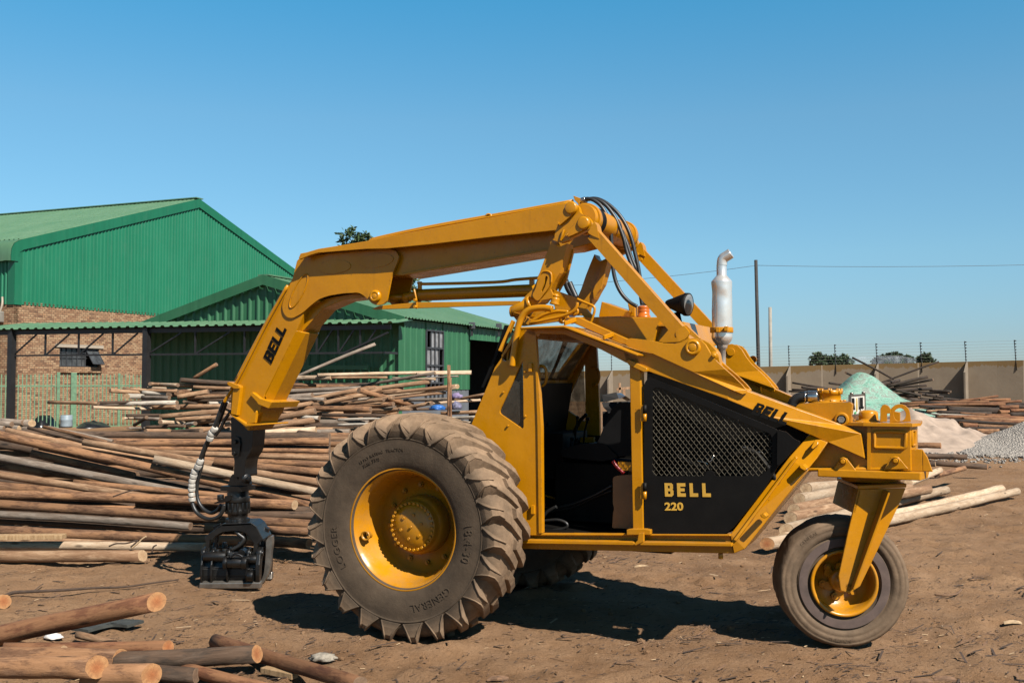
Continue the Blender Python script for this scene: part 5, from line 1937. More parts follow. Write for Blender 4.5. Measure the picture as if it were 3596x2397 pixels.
PILE = [  # x0 y0 x1 y1 thick wood end nearer label (crop J)
    (-160, 548, 2330, 1098, 66, 'brown', 'dull', .22, 'long brown log lying slantwise over the whole front of the log pile'),
    (45, 545, 1150, 775, 48, 'tan', 'dull', .05, 'tan pole sloping down just above the longest slanting log'),
    (612, 628, 1800, 840, 54, 'tan', 'dull', .10, 'smooth tan log whose cut end rests at the top of the pile'),
    (1128, 755, 2420, 1015, 62, 'pale', 'pale', .26, 'pale peeled log passing behind the hanging grapple link'),
    (-160, 715, 1420, 1012, 58, 'grey', 'dull', .16, 'dark grey weathered log crossing under the longest slanting log'),
    (238, 712, 1000, 880, 66, 'brown', 'dull', .04, 'brown log with a sawn tip in the hollow between two slanting logs'),
    (-160, 785, 760, 905, 58, 'brown', 'dull', .02, 'brown log half in shade below the dark grey slanting log'),
    (-160, 845, 1250, 1062, 56, 'tan', 'dull', .18, 'tan knotty log bowed down towards the grapple, third slanting log up'),
    (-160, 945, 700, 1022, 70, 'brown', 'dull', .05, 'thick brown log end-shaded under the bowed tan log'),
    (-160, 1012, 2165, 1092, 72, 'brown', 'pale', .16, 'brown log with a green paint mark on its pale cut end'),
    (-160, 1080, 2420, 1245, 70, 'brown', 'dull', .10, 'brown log running level right under the paint-marked one'),
    (-160, 1150, 1400, 1245, 54, 'grey', 'dull', .06, 'thin greyish log low in the pile above the dirt gap'),
    (-160, 1272, 2270, 1372, 74, 'brown', 'bright', .10, 'brown log with an orange cut end beside the big tyre'),
    (-160, 1352, 1180, 1360, 46, 'tan', 'dull', .0, 'thin tan pole low down, draped with loose bark strips'),
    (-160, 1388, 1510, 1402, 62, 'pale', 'pale', .12, 'pale yellow log on the dirt, second lowest of the pile'),
    (-160, 1470, 1048, 1462, 84, 'tan', 'pale', .18, 'thick tan log lowest of the pile, its cut end on open dirt'),
    (850, 645, 2420, 622, 52, 'brown', 'dull', -.1, 'level brown log on top of the pile behind the grapple hoses'),
    (880, 676, 2420, 698, 36, 'brown', 'dull', -.05, 'thin reddish brown pole second from the top behind the grapple hoses'),
    (1140, 705, 2420, 748, 42, 'tan', 'dull', -.02, 'tan pole third from the top behind the grapple hoses'),
    (1290, 752, 2420, 800, 46, 'brown', 'dull', .0, 'brown pole fourth from the top behind the grapple hoses'),
    (1570, 778, 2420, 858, 60, 'brown', 'dull', .05, 'thick rough brown log between grapple link and the big tyre'),
    (1720, 832, 2420, 938, 58, 'tan', 'dull', .12, 'light tan log disappearing behind the big tyre'),
    (540, 925, 1700, 1030, 46, 'brown', 'dull', .02, 'narrow brown log wedged below the dark grey slanting log'),
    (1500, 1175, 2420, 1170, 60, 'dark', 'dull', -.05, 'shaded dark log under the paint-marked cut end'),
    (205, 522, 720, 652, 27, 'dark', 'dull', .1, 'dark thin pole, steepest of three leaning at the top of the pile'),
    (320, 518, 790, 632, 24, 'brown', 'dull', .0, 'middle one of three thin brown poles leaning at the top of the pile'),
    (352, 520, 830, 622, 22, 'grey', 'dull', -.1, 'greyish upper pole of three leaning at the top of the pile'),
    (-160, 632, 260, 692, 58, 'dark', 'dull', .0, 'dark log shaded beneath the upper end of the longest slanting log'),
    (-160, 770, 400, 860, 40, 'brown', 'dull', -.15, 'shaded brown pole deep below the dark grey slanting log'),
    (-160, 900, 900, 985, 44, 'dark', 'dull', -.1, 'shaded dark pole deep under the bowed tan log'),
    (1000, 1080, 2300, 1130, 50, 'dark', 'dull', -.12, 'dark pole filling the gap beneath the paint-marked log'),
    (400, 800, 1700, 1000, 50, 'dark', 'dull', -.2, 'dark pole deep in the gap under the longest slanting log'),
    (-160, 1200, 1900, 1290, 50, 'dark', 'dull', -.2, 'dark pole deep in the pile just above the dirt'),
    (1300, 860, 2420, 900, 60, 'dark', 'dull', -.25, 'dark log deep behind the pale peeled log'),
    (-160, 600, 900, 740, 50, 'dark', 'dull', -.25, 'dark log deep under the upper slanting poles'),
    (1500, 1250, 2400, 1290, 60, 'brown', 'dull', -.05, 'brown log low behind the grapple rotator'),
]
for (x0, y0, x1, y1, t, wd, en_, nr, lab) in PILE:
    q0, q1 = J(x0, y0), J(x1, y1)
    ym = (q0[1] + q1[1]) / 2
    ys = (q0[1] * .35 + ym * .65, q1[1] * .35 + ym * .65)
    o = pix_log(q0, q1, t / 2.0909, pileY(ys[0]) - nr, pileY(ys[1]) - nr, wood=wd, end=en_, bow=rnd.uniform(-.006, .006))
    tag(o, lab, 'log', 'logs of the long pile beside the grapple')
    LOGS.append(o)
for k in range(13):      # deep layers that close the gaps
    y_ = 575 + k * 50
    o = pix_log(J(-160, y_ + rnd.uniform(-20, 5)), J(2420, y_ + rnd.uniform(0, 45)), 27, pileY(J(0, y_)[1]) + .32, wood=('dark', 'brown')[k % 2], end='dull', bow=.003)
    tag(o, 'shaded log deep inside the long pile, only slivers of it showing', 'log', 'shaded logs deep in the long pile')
plk = MB()
pa_, pb_ = dep(J(-60, 1327), 10.0), dep(J(470, 1322), 10.0)
plk.beam(pa_, pb_, .12, .045)
tag(plk.build('plank', M['plank'], bevel=.004), 'pale sawn plank lying low on the long log pile', 'plank')
ENDON = [((172, 488), 34, 'uppermost'), ((236, 492), 40, 'end nearest the fence'), ((150, 527), 32, 'lower inner'), ((34, 530), 30, 'lower outer'), ((90, 500), 34, 'innermost'), ((215, 530), 30, 'lowest by the fence')]
for (q, t, w_) in ENDON:
    p = dep(J(*q), 13.6)
    d = Vector((-.93, .35, .03))
    o = make_log(p, p + d * 3.0, t / 2.0909 / 2 * 13.6 / F * 1.25, wood='grey', end='dull' if t % 4 else 'pale')
    tag(o, f'grey log with its round end showing behind the pile, {w_} one', 'log', 'end-on logs behind the long pile')

# --- the tangled stack in front of the shed ------------------------------------------
def stackY(y):
    return 14.7 + max(0, 1565 - y) / 260 * 2.4


STACK = []
for row in """
20 395 480 430 50 tan|170 378 800 402 38 tan|480 318 640 326 40 tan|580 325 800 332 42 pale|735 330 1460 352 45 tan|830 272 1460 315 56 dark|980 255 1246 92 44 brown|450 360 960 386 26 pale|975 355 1460 368 42 tan|395 415 710 436 44 white|215 460 410 466 64 white|390 470 700 476 44 grey|695 442 960 400 70 brown|790 470 1150 405 56 tan|915 482 1460 458 46 tan|870 520 1015 546 30 dark|495 577 800 582 60 tan|795 582 1380 576 62 tan|1150 538 1380 536 34 white|588 697 1300 632 58 tan|205 682 600 676 34 dark|175 715 310 713 30 pale|295 712 600 722 40 grey|770 727 1300 695 46 tan|1030 752 1480 690 74 tan|600 757 870 772 50 pale|840 792 1000 770 44 white|225 828 440 830 32 grey|430 815 880 800 38 dark|430 858 720 860 50 tan|700 870 1070 852 50 dark|1045 862 1420 765 44 tan|145 897 450 880 34 pale|495 897 1010 948 60 brown|1012 917 1070 922 40 white|1038 915 1420 914 38 pale|-60 962 170 957 54 brown|165 957 520 945 46 brown|300 790 440 700 40 dark
""".strip().split('|'):
    a = row.split()
    STACK.append((Q(float(a[0]), float(a[1])), Q(float(a[2]), float(a[3])), float(a[4]) / 3.268, a[5], 0))
for row in """
-640 548 1905 500 58 pale|-420 592 520 588 44 tan|1000 530 1904 520 40 pale|60 722 1305 512 54 grey|600 600 1305 612 40 pale|1050 600 1690 566 26 white|-300 830 1225 655 74 tan|380 900 1680 738 78 pale|450 850 1650 728 60 tan|45 800 935 1045 92 brown|-60 900 420 780 58 tan|520 945 1485 838 44 tan|790 962 1610 942 54 grey|1560 975 2150 862 48 tan|265 1195 1255 1008 64 tan|1200 1020 2060 958 44 pale|-240 1025 460 955 56 tan|-300 1085 620 1025 72 brown|1400 1178 2040 1150 60 tan|1500 1256 2040 1238 54 white|-300 1285 460 1262 48 white|-300 1372 220 1355 42 white|1640 1285 1920 1345 40 pale|-200 1150 900 1110 60 tan|-560 1205 500 1215 54 dark|700 1120 1700 1090 46 dark
""".strip().split('|'):
    a = row.split()
    STACK.append((R5(float(a[0]), float(a[1])), R5(float(a[2]), float(a[3])), float(a[4]) / 4.706, a[5], .1))
for row in """
255 1228 962 933 30 grey|50 1372 830 1338 40 grey|60 1308 420 1312 34 brown|100 1415 720 1368 30 grey|-40 1472 385 1402 44 grey|150 1490 830 1352 42 tan|380 1500 880 1395 46 tan|-60 1525 920 1532 48 brown|20 1450 500 1440 34 grey|690 1488 1130 1425 40 tan|-160 1262 560 1240 44 pale
""".strip().split('|'):
    a = row.split()
    STACK.append((S6(float(a[0]), float(a[1])), S6(float(a[2]), float(a[3])), float(a[4]) / 2.614, a[5], .05))
for row in """
355 338 722 346 26 tan|680 375 1112 387 24 pale|700 355 1300 340 32 white|905 610 1100 602 28 grey|640 345 1250 330 22 dark
""".strip().split('|'):
    a = row.split()
    STACK.append((J(float(a[0]), float(a[1])), J(float(a[2]), float(a[3])), float(a[4]) / 2.0909, a[5], .1))
for row in """
540 330 935 262 42 tan|520 375 960 318 40 tan|545 408 940 382 40 pale|560 412 960 420 34 white|745 385 960 414 28 dark|640 262 960 205 30 tan|820 300 960 308 26 white|600 470 960 455 46 grey
""".strip().split('|'):
    a = row.split()
    STACK.append((G(float(a[0]), float(a[1])), G(float(a[2]), float(a[3])), float(a[4]) / 1.844, a[5], .1))

ORD = ['topmost', 'second from the top', 'third from the top', 'fourth from the top', 'fifth from the top', 'sixth from the top', 'seventh from the top', 'eighth from the top', 'ninth from the top', 'tenth from the top', 'eleventh from the top', 'twelfth from the top']


def describe(rows, where, colour_word, noun='log'):
    """labels that single each one out: colour, tilt and place, then its turn from the top among those alike"""
    keys = {}
    for i, (q0, q1, t, wd) in enumerate(rows):
        if q1[0] < q0[0]:
            q0, q1 = q1, q0
        sl = (q1[1] - q0[1]) / max(1, q1[0] - q0[0])
        tilt = 'steep' if abs(sl) > .35 else 'rising' if sl < -.07 else 'sloping' if sl > .07 else 'level'
        k = (colour_word[wd], tilt, where((q0[0] + q1[0]) / 2, (q0[1] + q1[1]) / 2))
        keys.setdefault(k, []).append(((q0[1] + q1[1]) / 2, i))
    out = [None] * len(rows)
    for (c, tilt, wh), v in keys.items():
        v.sort()
        for n_, (_y, i) in enumerate(v):
            out[i] = f'{tilt} {c} {noun} {wh}' + (f', {ORD[n_]}' if len(v) > 1 else '')
    return out


CW_ = {'brown': 'brown', 'tan': 'tan', 'pale': 'pale', 'grey': 'silver-grey', 'white': 'bleached white', 'dark': 'dark', 'charred': 'blackened', 'red': 'reddish'}
wh_stack = lambda x, y: 'poking out by the palisade fence' if x < 640 else 'in the stack beside the dipper arm' if x < 960 else 'in the stack behind the boom' if x < 1330 else 'in the stack ahead of the cab'
labs = describe([(a, b, t, w) for a, b, t, w, n in STACK], wh_stack, CW_)
for (q0, q1, t, wd, nr), lab in zip(STACK, labs):
    ym = (q0[1] + q1[1]) / 2
    Yb = stackY(ym) - nr - rnd.uniform(0, .25)
    tilt = rnd.uniform(-.35, .35)
    o = pix_log(q0, q1, t, Yb + tilt, Yb - tilt, wood=wd, end='pale' if wd in ('white', 'pale') and rnd.random() < .4 else 'dull')
    tag(o, lab, 'log', 'logs of the tangled stack before the shed')
for (q0, q1, t, lab) in ((R5(1535, 385), R5(1488, 1330), 60, 'upright brown post with a knobbly top holding the stack'), (R5(1560, 590), R5(1582, 1330), 48, 'shorter brown post standing close behind the knobbly one')):
    Yp = 14.9
    a = dep(q0, Yp)
    b = dep(q1, Yp)
    b.z = -.1
    o = make_log(b, a, t / 4.706 / 2 * Yp / F, wood='brown', end='dull')
    tag(o, lab, 'stake', 'stakes that hold the tangled stack')
# the unseen heart of the stack, so the sky and the shed do not show between the logs
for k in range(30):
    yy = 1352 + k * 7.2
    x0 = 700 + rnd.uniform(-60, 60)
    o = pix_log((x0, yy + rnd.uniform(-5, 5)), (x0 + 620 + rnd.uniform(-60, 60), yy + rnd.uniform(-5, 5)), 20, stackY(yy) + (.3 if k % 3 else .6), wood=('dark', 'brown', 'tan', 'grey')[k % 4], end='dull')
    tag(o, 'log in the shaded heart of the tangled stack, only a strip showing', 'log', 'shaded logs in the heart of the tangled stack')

# --- in front, by the camera ---------------------------------------------------------
FORE = [
    ((-120, 672), (1080, 415), 140, 6.8, 6.45, 'red', 'bright', 128, 'thick reddish log raised off the dirt, cracked orange cut end'),
    ((20, 735), (1158, 724), 84, 6.55, 6.55, 'red', 'bright', 84, 'reddish log in the near heap half hidden behind two cut ends'),
    ((-120, 792), (830, 803), 132, 6.15, 6.05, 'brown', 'bright', 128, 'brown log with a round pale orange cut end in the near heap'),
    ((-120, 860), (668, 868), 140, 5.82, 5.75, 'brown', 'bright', 150, 'brown log with a ragged pointed orange cut end'),
    ((760, 828), (1770, 772), 128, 6.05, 6.15, 'dark', 'bright', 122, 'dark barked log reaching furthest from the near heap, cracked cut end'),
    ((560, 915), (1046, 918), 140, 5.85, 5.8, 'brown', 'bright', 146, 'lowest brown log of the near heap with a bright orange cut end'),
    ((1478, 684), (2480, 985), 92, 6.75, 5.6, 'red', 'dull', 112, 'reddish log lying alone and slanting down across the dirt'),
    ((1040, 905), (1350, 925), 110, 5.95, 5.95, 'dark', 'dull', 105, 'short dark log shaded under the dark barked one'),
    ((1250, 868), (1900, 1030), 84, 6.1, 5.75, 'red', 'dull', 80, 'shredded reddish log beside the short dark one'),
    ((530, 640), (800, 706), 52, 6.95, 6.8, 'tan', 'dull', 50, 'short pinkish pole stub behind the near heap'),
    ((-160, 420), (26, 412), 96, 7.9, 7.9, 'tan', 'bright', 96, 'tan log just showing its cut end at the edge of the photo'),
    ((120, 765), (440, 748), 62, 6.3, 6.3, 'brown', 'pale', 60, 'thin brown log, only a sliver of its pale end showing'),
]
for (q0, q1, t, Y0, Y1, wd, en_, t1, lab) in FORE:
    o = pix_log(I(*q0), I(*q1), t / 1.9608, Y0, Y1, wood=wd, end=en_, t1=t1 / 1.9608, bow=.004, cut=.5 if en_ != 'dull' else .2)
    tag(o, lab, 'log', 'logs of the near heap')
pk = MB()
pk.beam(gnd(I(1815, 880), .03), gnd(I(2030, 925), .03), .055, .035)
tag(pk.build('offcut', M['plank'], bevel=.003), 'short pale offcut of squared timber on the dirt', 'offcut')

# --- pale poles behind the castor wheel ----------------------------------------------
PALE = [
    (H(405, 748), E(2305, 1232), 44, 10.75, 14.2, 'pale', 'bright', 'thick pale pole lowest of the bundle behind the castor wheel, sawn end showing'),
    (H(520, 715), E(2190, 1212), 44, 11.15, 14.9, 'pale', 'pale', 'pale pole lying right behind the thickest one of the bundle'),
    (H(545, 650), E(1772, 1222), 46, 11.6, 13.8, 'pale', 'pale', 'pale pole ending in a rounded butt short of the bundle\'s others'),
    (H(575, 560), E(1640, 1215), 44, 12.0, 14.2, 'tan', 'pale', 'tan pole inside the bundle, its tip behind the castor fork'),
    (H(600, 500), E(1500, 1205), 42, 12.4, 14.6, 'tan', 'pale', 'dry cracked tan pole in the middle of the bundle'),
    (H(640, 420), E(1300, 1190), 40, 12.9, 14.8, 'pale', 'pale', 'slim pale pole high in the bundle under the turntable'),
    (H(690, 345), E(1200, 1165), 38, 13.3, 15.0, 'pale', 'pale', 'slim pale pole topmost of the bundle under the turntable'),
    (H(480, 745), E(1000, 1440), 36, 11.0, 12.0, 'red', 'bright', 'reddish log end peeping out against the castor tyre'),
    (E(1480, 1168), E(1722, 1072), 26, 14.9, 16.3, 'pale', 'pale', 'short pale pole pointing away behind the base plate'),
    (E(1690, 1112), E(1905, 1058), 20, 16.2, 17.2, 'brown', 'dull', 'thin brown branch half sunk in bark litter'),
]
for n_, (q0, q1, t, Y0, Y1, wd, en_, lab) in enumerate(PALE):
    if n_ < 3:      # these three lie on the dirt itself
        Y0, Y1 = (CAMZ - .075) * F / (q0[1] - 1325), (CAMZ - .07) * F / (q1[1] - 1325)
    o = pix_log(q0, q1, t, Y0, Y1, wood=wd, end=en_, t1=t * .86 * Y0 / Y1, bow=.004)
    tag(o, lab, 'log', 'pale poles behind the castor wheel')
LONE = [
    (T(300, 1172), T(645, 1178), 7, 25, 'tan', 'bright', 'thin tan log end beside the turntable, above the thick one'),
    (T(300, 1222), T(800, 1230), 20, 22.4, 'brown', 'bright', 'thick brown log with an orange end before the sand heap'),
    (T(250, 1372), T(1165, 1388), 19, 19.4, 'dark', 'bright', 'dark log alone on the dirt with a cracked tan end'),
    (T(590, 1478), T(725, 1482), 18, 17.6, 'dark', 'pale', 'short dark log showing a white sawn end'),
    (T(640, 1462), T(1440, 1522), 19, 17.9, 'dark', 'bright', 'dark sloping log with a reddish orange end'),
]
for (q0, q1, t, Y0, wd, en_, lab) in LONE:
    tag(pix_log(q0, q1, t, Y0, wood=wd, end=en_, bow=.003), lab, 'log', 'single logs on the dirt beyond the castor')

# --- the far stack by the wall --------------------------------------------------------
FAR = []
for row in """
250 650 1462 628 30 red|250 684 1685 664 32 red|1055 612 1588 548 26 red|1330 606 1758 598 32 red|1460 650 1912 618 30 red|1690 664 1990 655 32 charred|880 735 1592 758 80 charred|1590 702 1868 698 46 red|1590 772 1748 775 52 red|1745 802 1990 798 50 charred|1750 748 1990 744 36 red|330 718 880 708 22 tan|600 758 876 742 30 tan|1060 782 1432 802 26 red|660 792 1420 822 15 white|1420 816 1748 818 36 red|735 838 1990 858 46 red|1100 862 1990 884 42 brown|1030 908 1900 904 40 red|1083 950 1300 962 64 red|1300 972 1722 970 40 brown|1285 1022 1605 1020 36 brown|1345 1046 1520 1050 26 brown|500 690 1200 735 40 charred|760 770 1500 790 40 charred|900 880 1900 930 40 charred|1100 1000 1700 1000 40 charred|600 640 1944 690 40 charred
""".strip().split('|'):
    a = row.split()
    FAR.append((T(float(a[0]), float(a[1])), T(float(a[2]), float(a[3])), float(a[4]) * 1.25 / 3.919, a[5]))
FARL = describe(FAR, lambda x, y: 'high in the far stack by the wall' if y < 1432 else 'midway down the far stack by the wall' if y < 1472 else 'low in the far stack by the gravel', CW_)
for (q0, q1, t, wd), lab in zip(FAR, FARL):
    ym = (q0[1] + q1[1]) / 2
    Yf = 29.2 + (1525 - ym) / 130 * 2.2 + (.9 if wd == 'charred' and t < 11 else 0)
    tag(pix_log(q0, q1, t, Yf, wood=wd, end='bright' if rnd.random() < .15 else 'dull'), lab, 'log', 'logs of the far stack by the wall')
CH = []
for row in """
-160 420 772 76 26|-420 20 150 318 28|-60 400 228 332 44|60 412 618 284 42|150 420 692 318 34|60 446 606 402 32|180 474 678 448 44|490 498 908 506 26|640 470 938 488 34|150 546 424 502 38|-60 420 532 545 36|520 520 826 566 44|500 585 820 612 34|690 580 880 614 32|310 555 520 622 30|820 582 1080 606 26|80 520 500 560 36|200 600 700 605 40
""".strip().split('|'):
    a = row.split()
    CH.append((T(float(a[0]), float(a[1])), T(float(a[2]), float(a[3])), float(a[4]) / 3.919, 'charred'))
for row in """
605 415 1010 482 15|603 466 1000 470 14|578 480 1000 486 14|680 450 1000 466 20|884 418 1020 432 16|1008 338 1180 412 16
""".strip().split('|'):
    a = row.split()
    CH.append((E(float(a[0]), float(a[1])), E(float(a[2]), float(a[3])), float(a[4]) / 2.1469, 'charred'))
CHL = describe(CH, lambda x, y: 'poking out between tank and netted heap' if x < 3010 else 'splayed above the netted heap' if y < 1358 else 'in the tangle beside the netted heap', CW_, 'pole')
for (q0, q1, t, wd), lab in zip(CH, CHL):
    Yc = 34.5 + rnd.uniform(-.8, .8)
    tag(pix_log(q0, q1, t, Yc + rnd.uniform(-1, 1), Yc + rnd.uniform(-1, 1), wood=wd, end='dull'), lab, 'pole', 'blackened poles by the netted heap')
# ================================================================== ground
WX = [loc_w for loc_w in (0,)]


def gh_(x, y):
    n1 = noise.noise(Vector((x * .22, y * .22, 3.1)))
    n2 = noise.noise(Vector((x * .9, y * .9, 7.7)))
    n3 = noise.noise(Vector((x * 3.1, y * 3.1, 1.3)))
    n4 = noise.noise(Vector((x * 9.5, y * 9.5, 5.3)))
    n5 = noise.noise(Vector((x * 20, y * 20, 2.3)))
    f = min(1, max(.0, (60 - y) / 45)) if y > 15 else 1
    n6 = noise.noise(Vector((x * 1.7, y * 2.6, 9.9)))
    h = (.022 * n1 + .026 * n2 + .024 * n3 + .013 * n4 + .008 * n5 - .03 * abs(n6)) * f
    # churned crusts: sharpened noise
    c = noise.noise(Vector((x * 2.2 + 5, y * 3.4, .7)))
    h += .07 * max(0, c - .22) * f * (1 + .8 * min(1, max(0, (x - 2.2) * .5)))
    # tread prints of the machine's own tyres in the open dirt
    for (cx, cy, dx, dy, wid, ln) in ((2.6, 5.75, .97, -.25, .30, 1.7), (.9, 5.95, .95, -.30, .26, 1.4), (4.2, 7.2, .98, .2, .28, 2.2), (3.6, 6.3, .90, -.42, .26, 1.6), (-1.2, 6.0, .93, .36, .26, 1.5), (5.0, 9.3, .95, .3, .32, 2.6), (1.6, 8.9, .96, -.28, .26, 1.5)):
        u = (x - cx) * dx + (y - cy) * dy
        v = -(x - cx) * dy + (y - cy) * dx
        if abs(u) < ln and abs(v) < wid * 1.4:
            m = max(0, 1 - abs(v) / wid) * max(0, 1 - abs(u) / ln)
            h += m * (.055 * max(-.3, sin((u - abs(v) * .9) * 24)) - .018)
    # dirt heaped up under the castor, and pressed down under the driven wheel
    dx, dy = x - CASTOR_W.x, y - CASTOR_W.y
    h += (CASTOR_G + .012) * math.exp(-(dx * dx + dy * dy) / .5) + .012 * math.exp(-((x - CASTOR_W.x) ** 2 + (y - CASTOR_W.y + .17) ** 2) / .02)
    for wx, wy in WHEELS:
        d2 = (x - wx) ** 2 + (y - wy) ** 2
        h += .018 * math.exp(-d2 / .10)
        dd_ = sqrt(d2)
        h += .05 * math.exp(-((dd_ - .42) / .10) ** 2) * max(0, .5 + 1.2 * noise.noise(Vector((x * 4, y * 4, 8.8))))
    # where the yard rises a little to the boundary wall
    h += max(0, min(1, (y - 38) / 12)) * .30
    return h


def w_of(l):
    return O + EX * l.x + EY * l.y + Vector((0, 0, l.z))


CASTOR_W = w_of(wcen)
CASTOR_G = CASTOR_W.z - RC - .0
WHEELS = [tuple(w_of(Vector((0, s * .95, 0)))[:2]) for s in (1, -1)]


def steps(a, b, s):
    n = max(1, int(round((b - a) / s)))
    return [a + (b - a) * i / n for i in range(n)]


gxs = [-700, -400, -220, -120, -70] + steps(-45, -18, 3) + steps(-18, -7, .35) + steps(-7, 7, .055) + steps(7, 18, .35) + steps(18, 45, 3) + [45, 70, 120, 220, 400, 700]
gys = [-60, -30, -12, -4, 0, 2.5] + steps(4, 5.2, .2) + steps(5.2, 12.5, .055) + steps(12.5, 22, .14) + steps(22, 50, .8) + steps(50, 110, 5) + [110, 160, 260, 450, 900]
mb = MB()
rows = [[mb.bm.verts.new((x, y, gh_(x, y))) for x in gxs] for y in gys]
for r0_, r1_ in zip(rows, rows[1:]):
    for i in range(len(gxs) - 1):
        mb.face([r0_[i], r0_[i + 1], r1_[i + 1], r1_[i]], True)
ground = mb.build('ground', M['ground'], recalc=False, kind='structure')

# bark, chips and straw over the dirt
M['chip_dark'] = simple('bark_chip_dark', (.050, .030, .019), .9, 0, .4, 30)
M['chip_pale'] = simple('wood_chip_pale', (.40, .29, .18), .85, 0, .3, 30)
M['chip_mid'] = simple('bark_chip_brown', (.15, .085, .048), .9, 0, .4, 30)
mb = MB()
lr = random.Random(3)
clus = [(lr.uniform(-5.5, 7), 5.6 + 12 * lr.random() ** 1.7, lr.uniform(.2, .9)) for _ in range(70)]
for k in range(17000):
    if lr.random() < .45:
        c = clus[lr.randrange(len(clus))]
        x, y = lr.gauss(c[0], c[2]), lr.gauss(c[1], c[2] * .6)
    else:
        y = 5.2 + 15 * lr.random() ** 1.6
        x = lr.uniform(-.62, .62) * y + lr.uniform(-1, 1)
    if y < 5:
        continue
    big = lr.random()
    L = lr.uniform(.007, .042) if big < .94 else lr.uniform(.06, .18)
    w = L * lr.uniform(.08, .3) if big < .94 else lr.uniform(.006, .018)
    a = lr.gauss(.15, .8)
    z = gh_(x, y)
    dx, dy = cos(a) * L / 2, sin(a) * L / 2
    nx_, ny_ = -sin(a) * w / 2, cos(a) * w / 2
    lift = lr.uniform(.002, .012)
    lift2 = lift + lr.uniform(0, L * .25)
    mi = lr.choices((0, 1, 2), (.62, .05, .33))[0]
    v = [mb.bm.verts.new((x - dx - nx_, y - dy - ny_, z + lift)), mb.bm.verts.new((x + dx - nx_, y + dy - ny_, z + lift2)), mb.bm.verts.new((x + dx + nx_, y + dy + ny_, z + lift2 + .002)), mb.bm.verts.new((x - dx + nx_, y - dy + ny_, z + lift + .002))]
    mb.face(v, False, mi)
mb.build('bark_litter', [M['chip_dark'], M['chip_pale'], M['chip_mid']], recalc=False, kind='stuff')
# clods and pebbles
mb = MB()
for k in range(1500):
    y = 5.3 + 11 * lr.random() ** 1.7
    x = lr.uniform(-.6, .6) * y
    r = lr.uniform(.004, .013) if lr.random() < .93 else lr.uniform(.015, .03)
    z = gh_(x, y)
    b_ = Matrix.Translation((x, y, z + r * .3)) @ Matrix.Rotation(lr.uniform(0, 6), 4, 'Z') @ Matrix.Diagonal((r * lr.uniform(.8, 1.6), r, r * lr.uniform(.5, .9), 1))
    res = bmesh.ops.create_icosphere(mb.bm, subdivisions=1, radius=1, matrix=b_)
mb.build('dirt_clods', M['ground'], kind='stuff')

# ================================================================== buildings
PHI = R(22)
U = Vector((sin(PHI), cos(PHI), 0))
W = Vector((-cos(PHI), sin(PHI), 0))
NU = Vector((cos(PHI), -sin(PHI), 0))     # faces right and towards the camera
ZV = Vector((0, 0, 1))


def corr(mb, o, along, up, nrm, u0, u1, lo, hi, pitch=.2, depth=.03, mat=0, flat=.5):
    """folded sheet between heights lo(u) and hi(u)"""
    n = int(math.ceil((u1 - u0) / pitch))
    prev = None
    for i in range(n):
        for f, d in ((0, 0), (flat, 0), (flat + .12, 1), (.88, 1)):
            u = min(u1, u0 + (i + f) * pitch)
            a = o + along * u + up * lo(u) + nrm * depth * d
            b = o + along * u + up * hi(u) + nrm * depth * d
            cur = (mb.bm.verts.new(a), mb.bm.verts.new(b))
            if prev is not None:
                mb.face([prev[0], cur[0], cur[1], prev[1]], False, mat)
            prev = cur
    return mb


def uv_wall(name, o, along, loops, vec, mat, parent):
    """flat wall with openings, UV in metres"""
    bm = bmesh.new()
    uvl = bm.loops.layers.uv.new('UVMap')
    L3 = [[o + along * u + ZV * z for u, z in l] for l in loops]
    flat = [bm.verts.new(p) for l in L3 for p in l]
    uvs = [q for l in loops for q in l]
    for t in tessellate_polygon(L3):
        try:
            f = bm.faces.new([flat[i] for i in t])
        except ValueError:
            continue
        for lp_, i in zip(f.loops, t):
            lp_[uvl].uv = uvs[i]
    k = 0
    for l in L3:
        back = [bm.verts.new(p + vec) for p in l]
        n = len(l)
        for i in range(n):
            j = (i + 1) % n
            f = bm.faces.new([flat[k + i], flat[k + j], back[j], back[i]])
            for lp_, uvq in zip(f.loops, ((uvs[k + i]), (uvs[k + j]), (uvs[k + j][0] + .2, uvs[k + j][1]), (uvs[k + i][0] + .2, uvs[k + i][1]))):
                lp_[uvl].uv = uvq
        k += n
    bmesh.ops.recalc_face_normals(bm, faces=bm.faces[:])
    me = bpy.data.meshes.new(name)
    bm.to_mesh(me)
    bm.free()
    me.materials.append(mat)
    ob = bpy.data.objects.new(name, me)
    COL.objects.link(ob)
    ob.parent = parent
    return ob


def on(o, along):
    n = along.cross(ZV)
    def f(p):
        h = plane_hit(p, o, n)
        return (h - o).dot(along), h.z
    return f


# ---- brick warehouse
wc = dep(A(98, 800), 38.5)
wc.z = 0
wh = empty('brick_warehouse')
tag(wh, 'large brick warehouse with emerald green upper cladding and a pale green roof', 'warehouse')
fw = on(wc, U)
zb = fw(A(110, 797))[1]
ur, zr = fw(A(1365, 96))
ue, ze = fw(A(150, 372))
ze0 = fw(A(98, 470))[1]
slope = (zr - ze) / (ur - max(ue, .3))
zeave = zr - slope * ur
win = [fw(W4(803, 318)), fw(W4(1332, 318)), fw(W4(1332, 545)), fw(W4(803, 518))]
wu0, wu1 = win[0][0], win[1][0]
wz1, wz0 = fw(W4(803, 262))[1], fw(W4(803, 520))[1]
brick = uv_wall('brick_wall', wc, U, [[(0, -.3), (2 * ur, -.3), (2 * ur, zb), (0, zb)], [(wu0, wz0), (wu1, wz0), (wu1, wz1), (wu0, wz1)]], -NU * .22, M['brick'], wh)
uv_wall('brick_wall', wc - U * .002, W, [[(0, -.3), (30, -.3), (30, zb), (0, zb)]], U * .2, M['brick'], wh)
mb = MB()
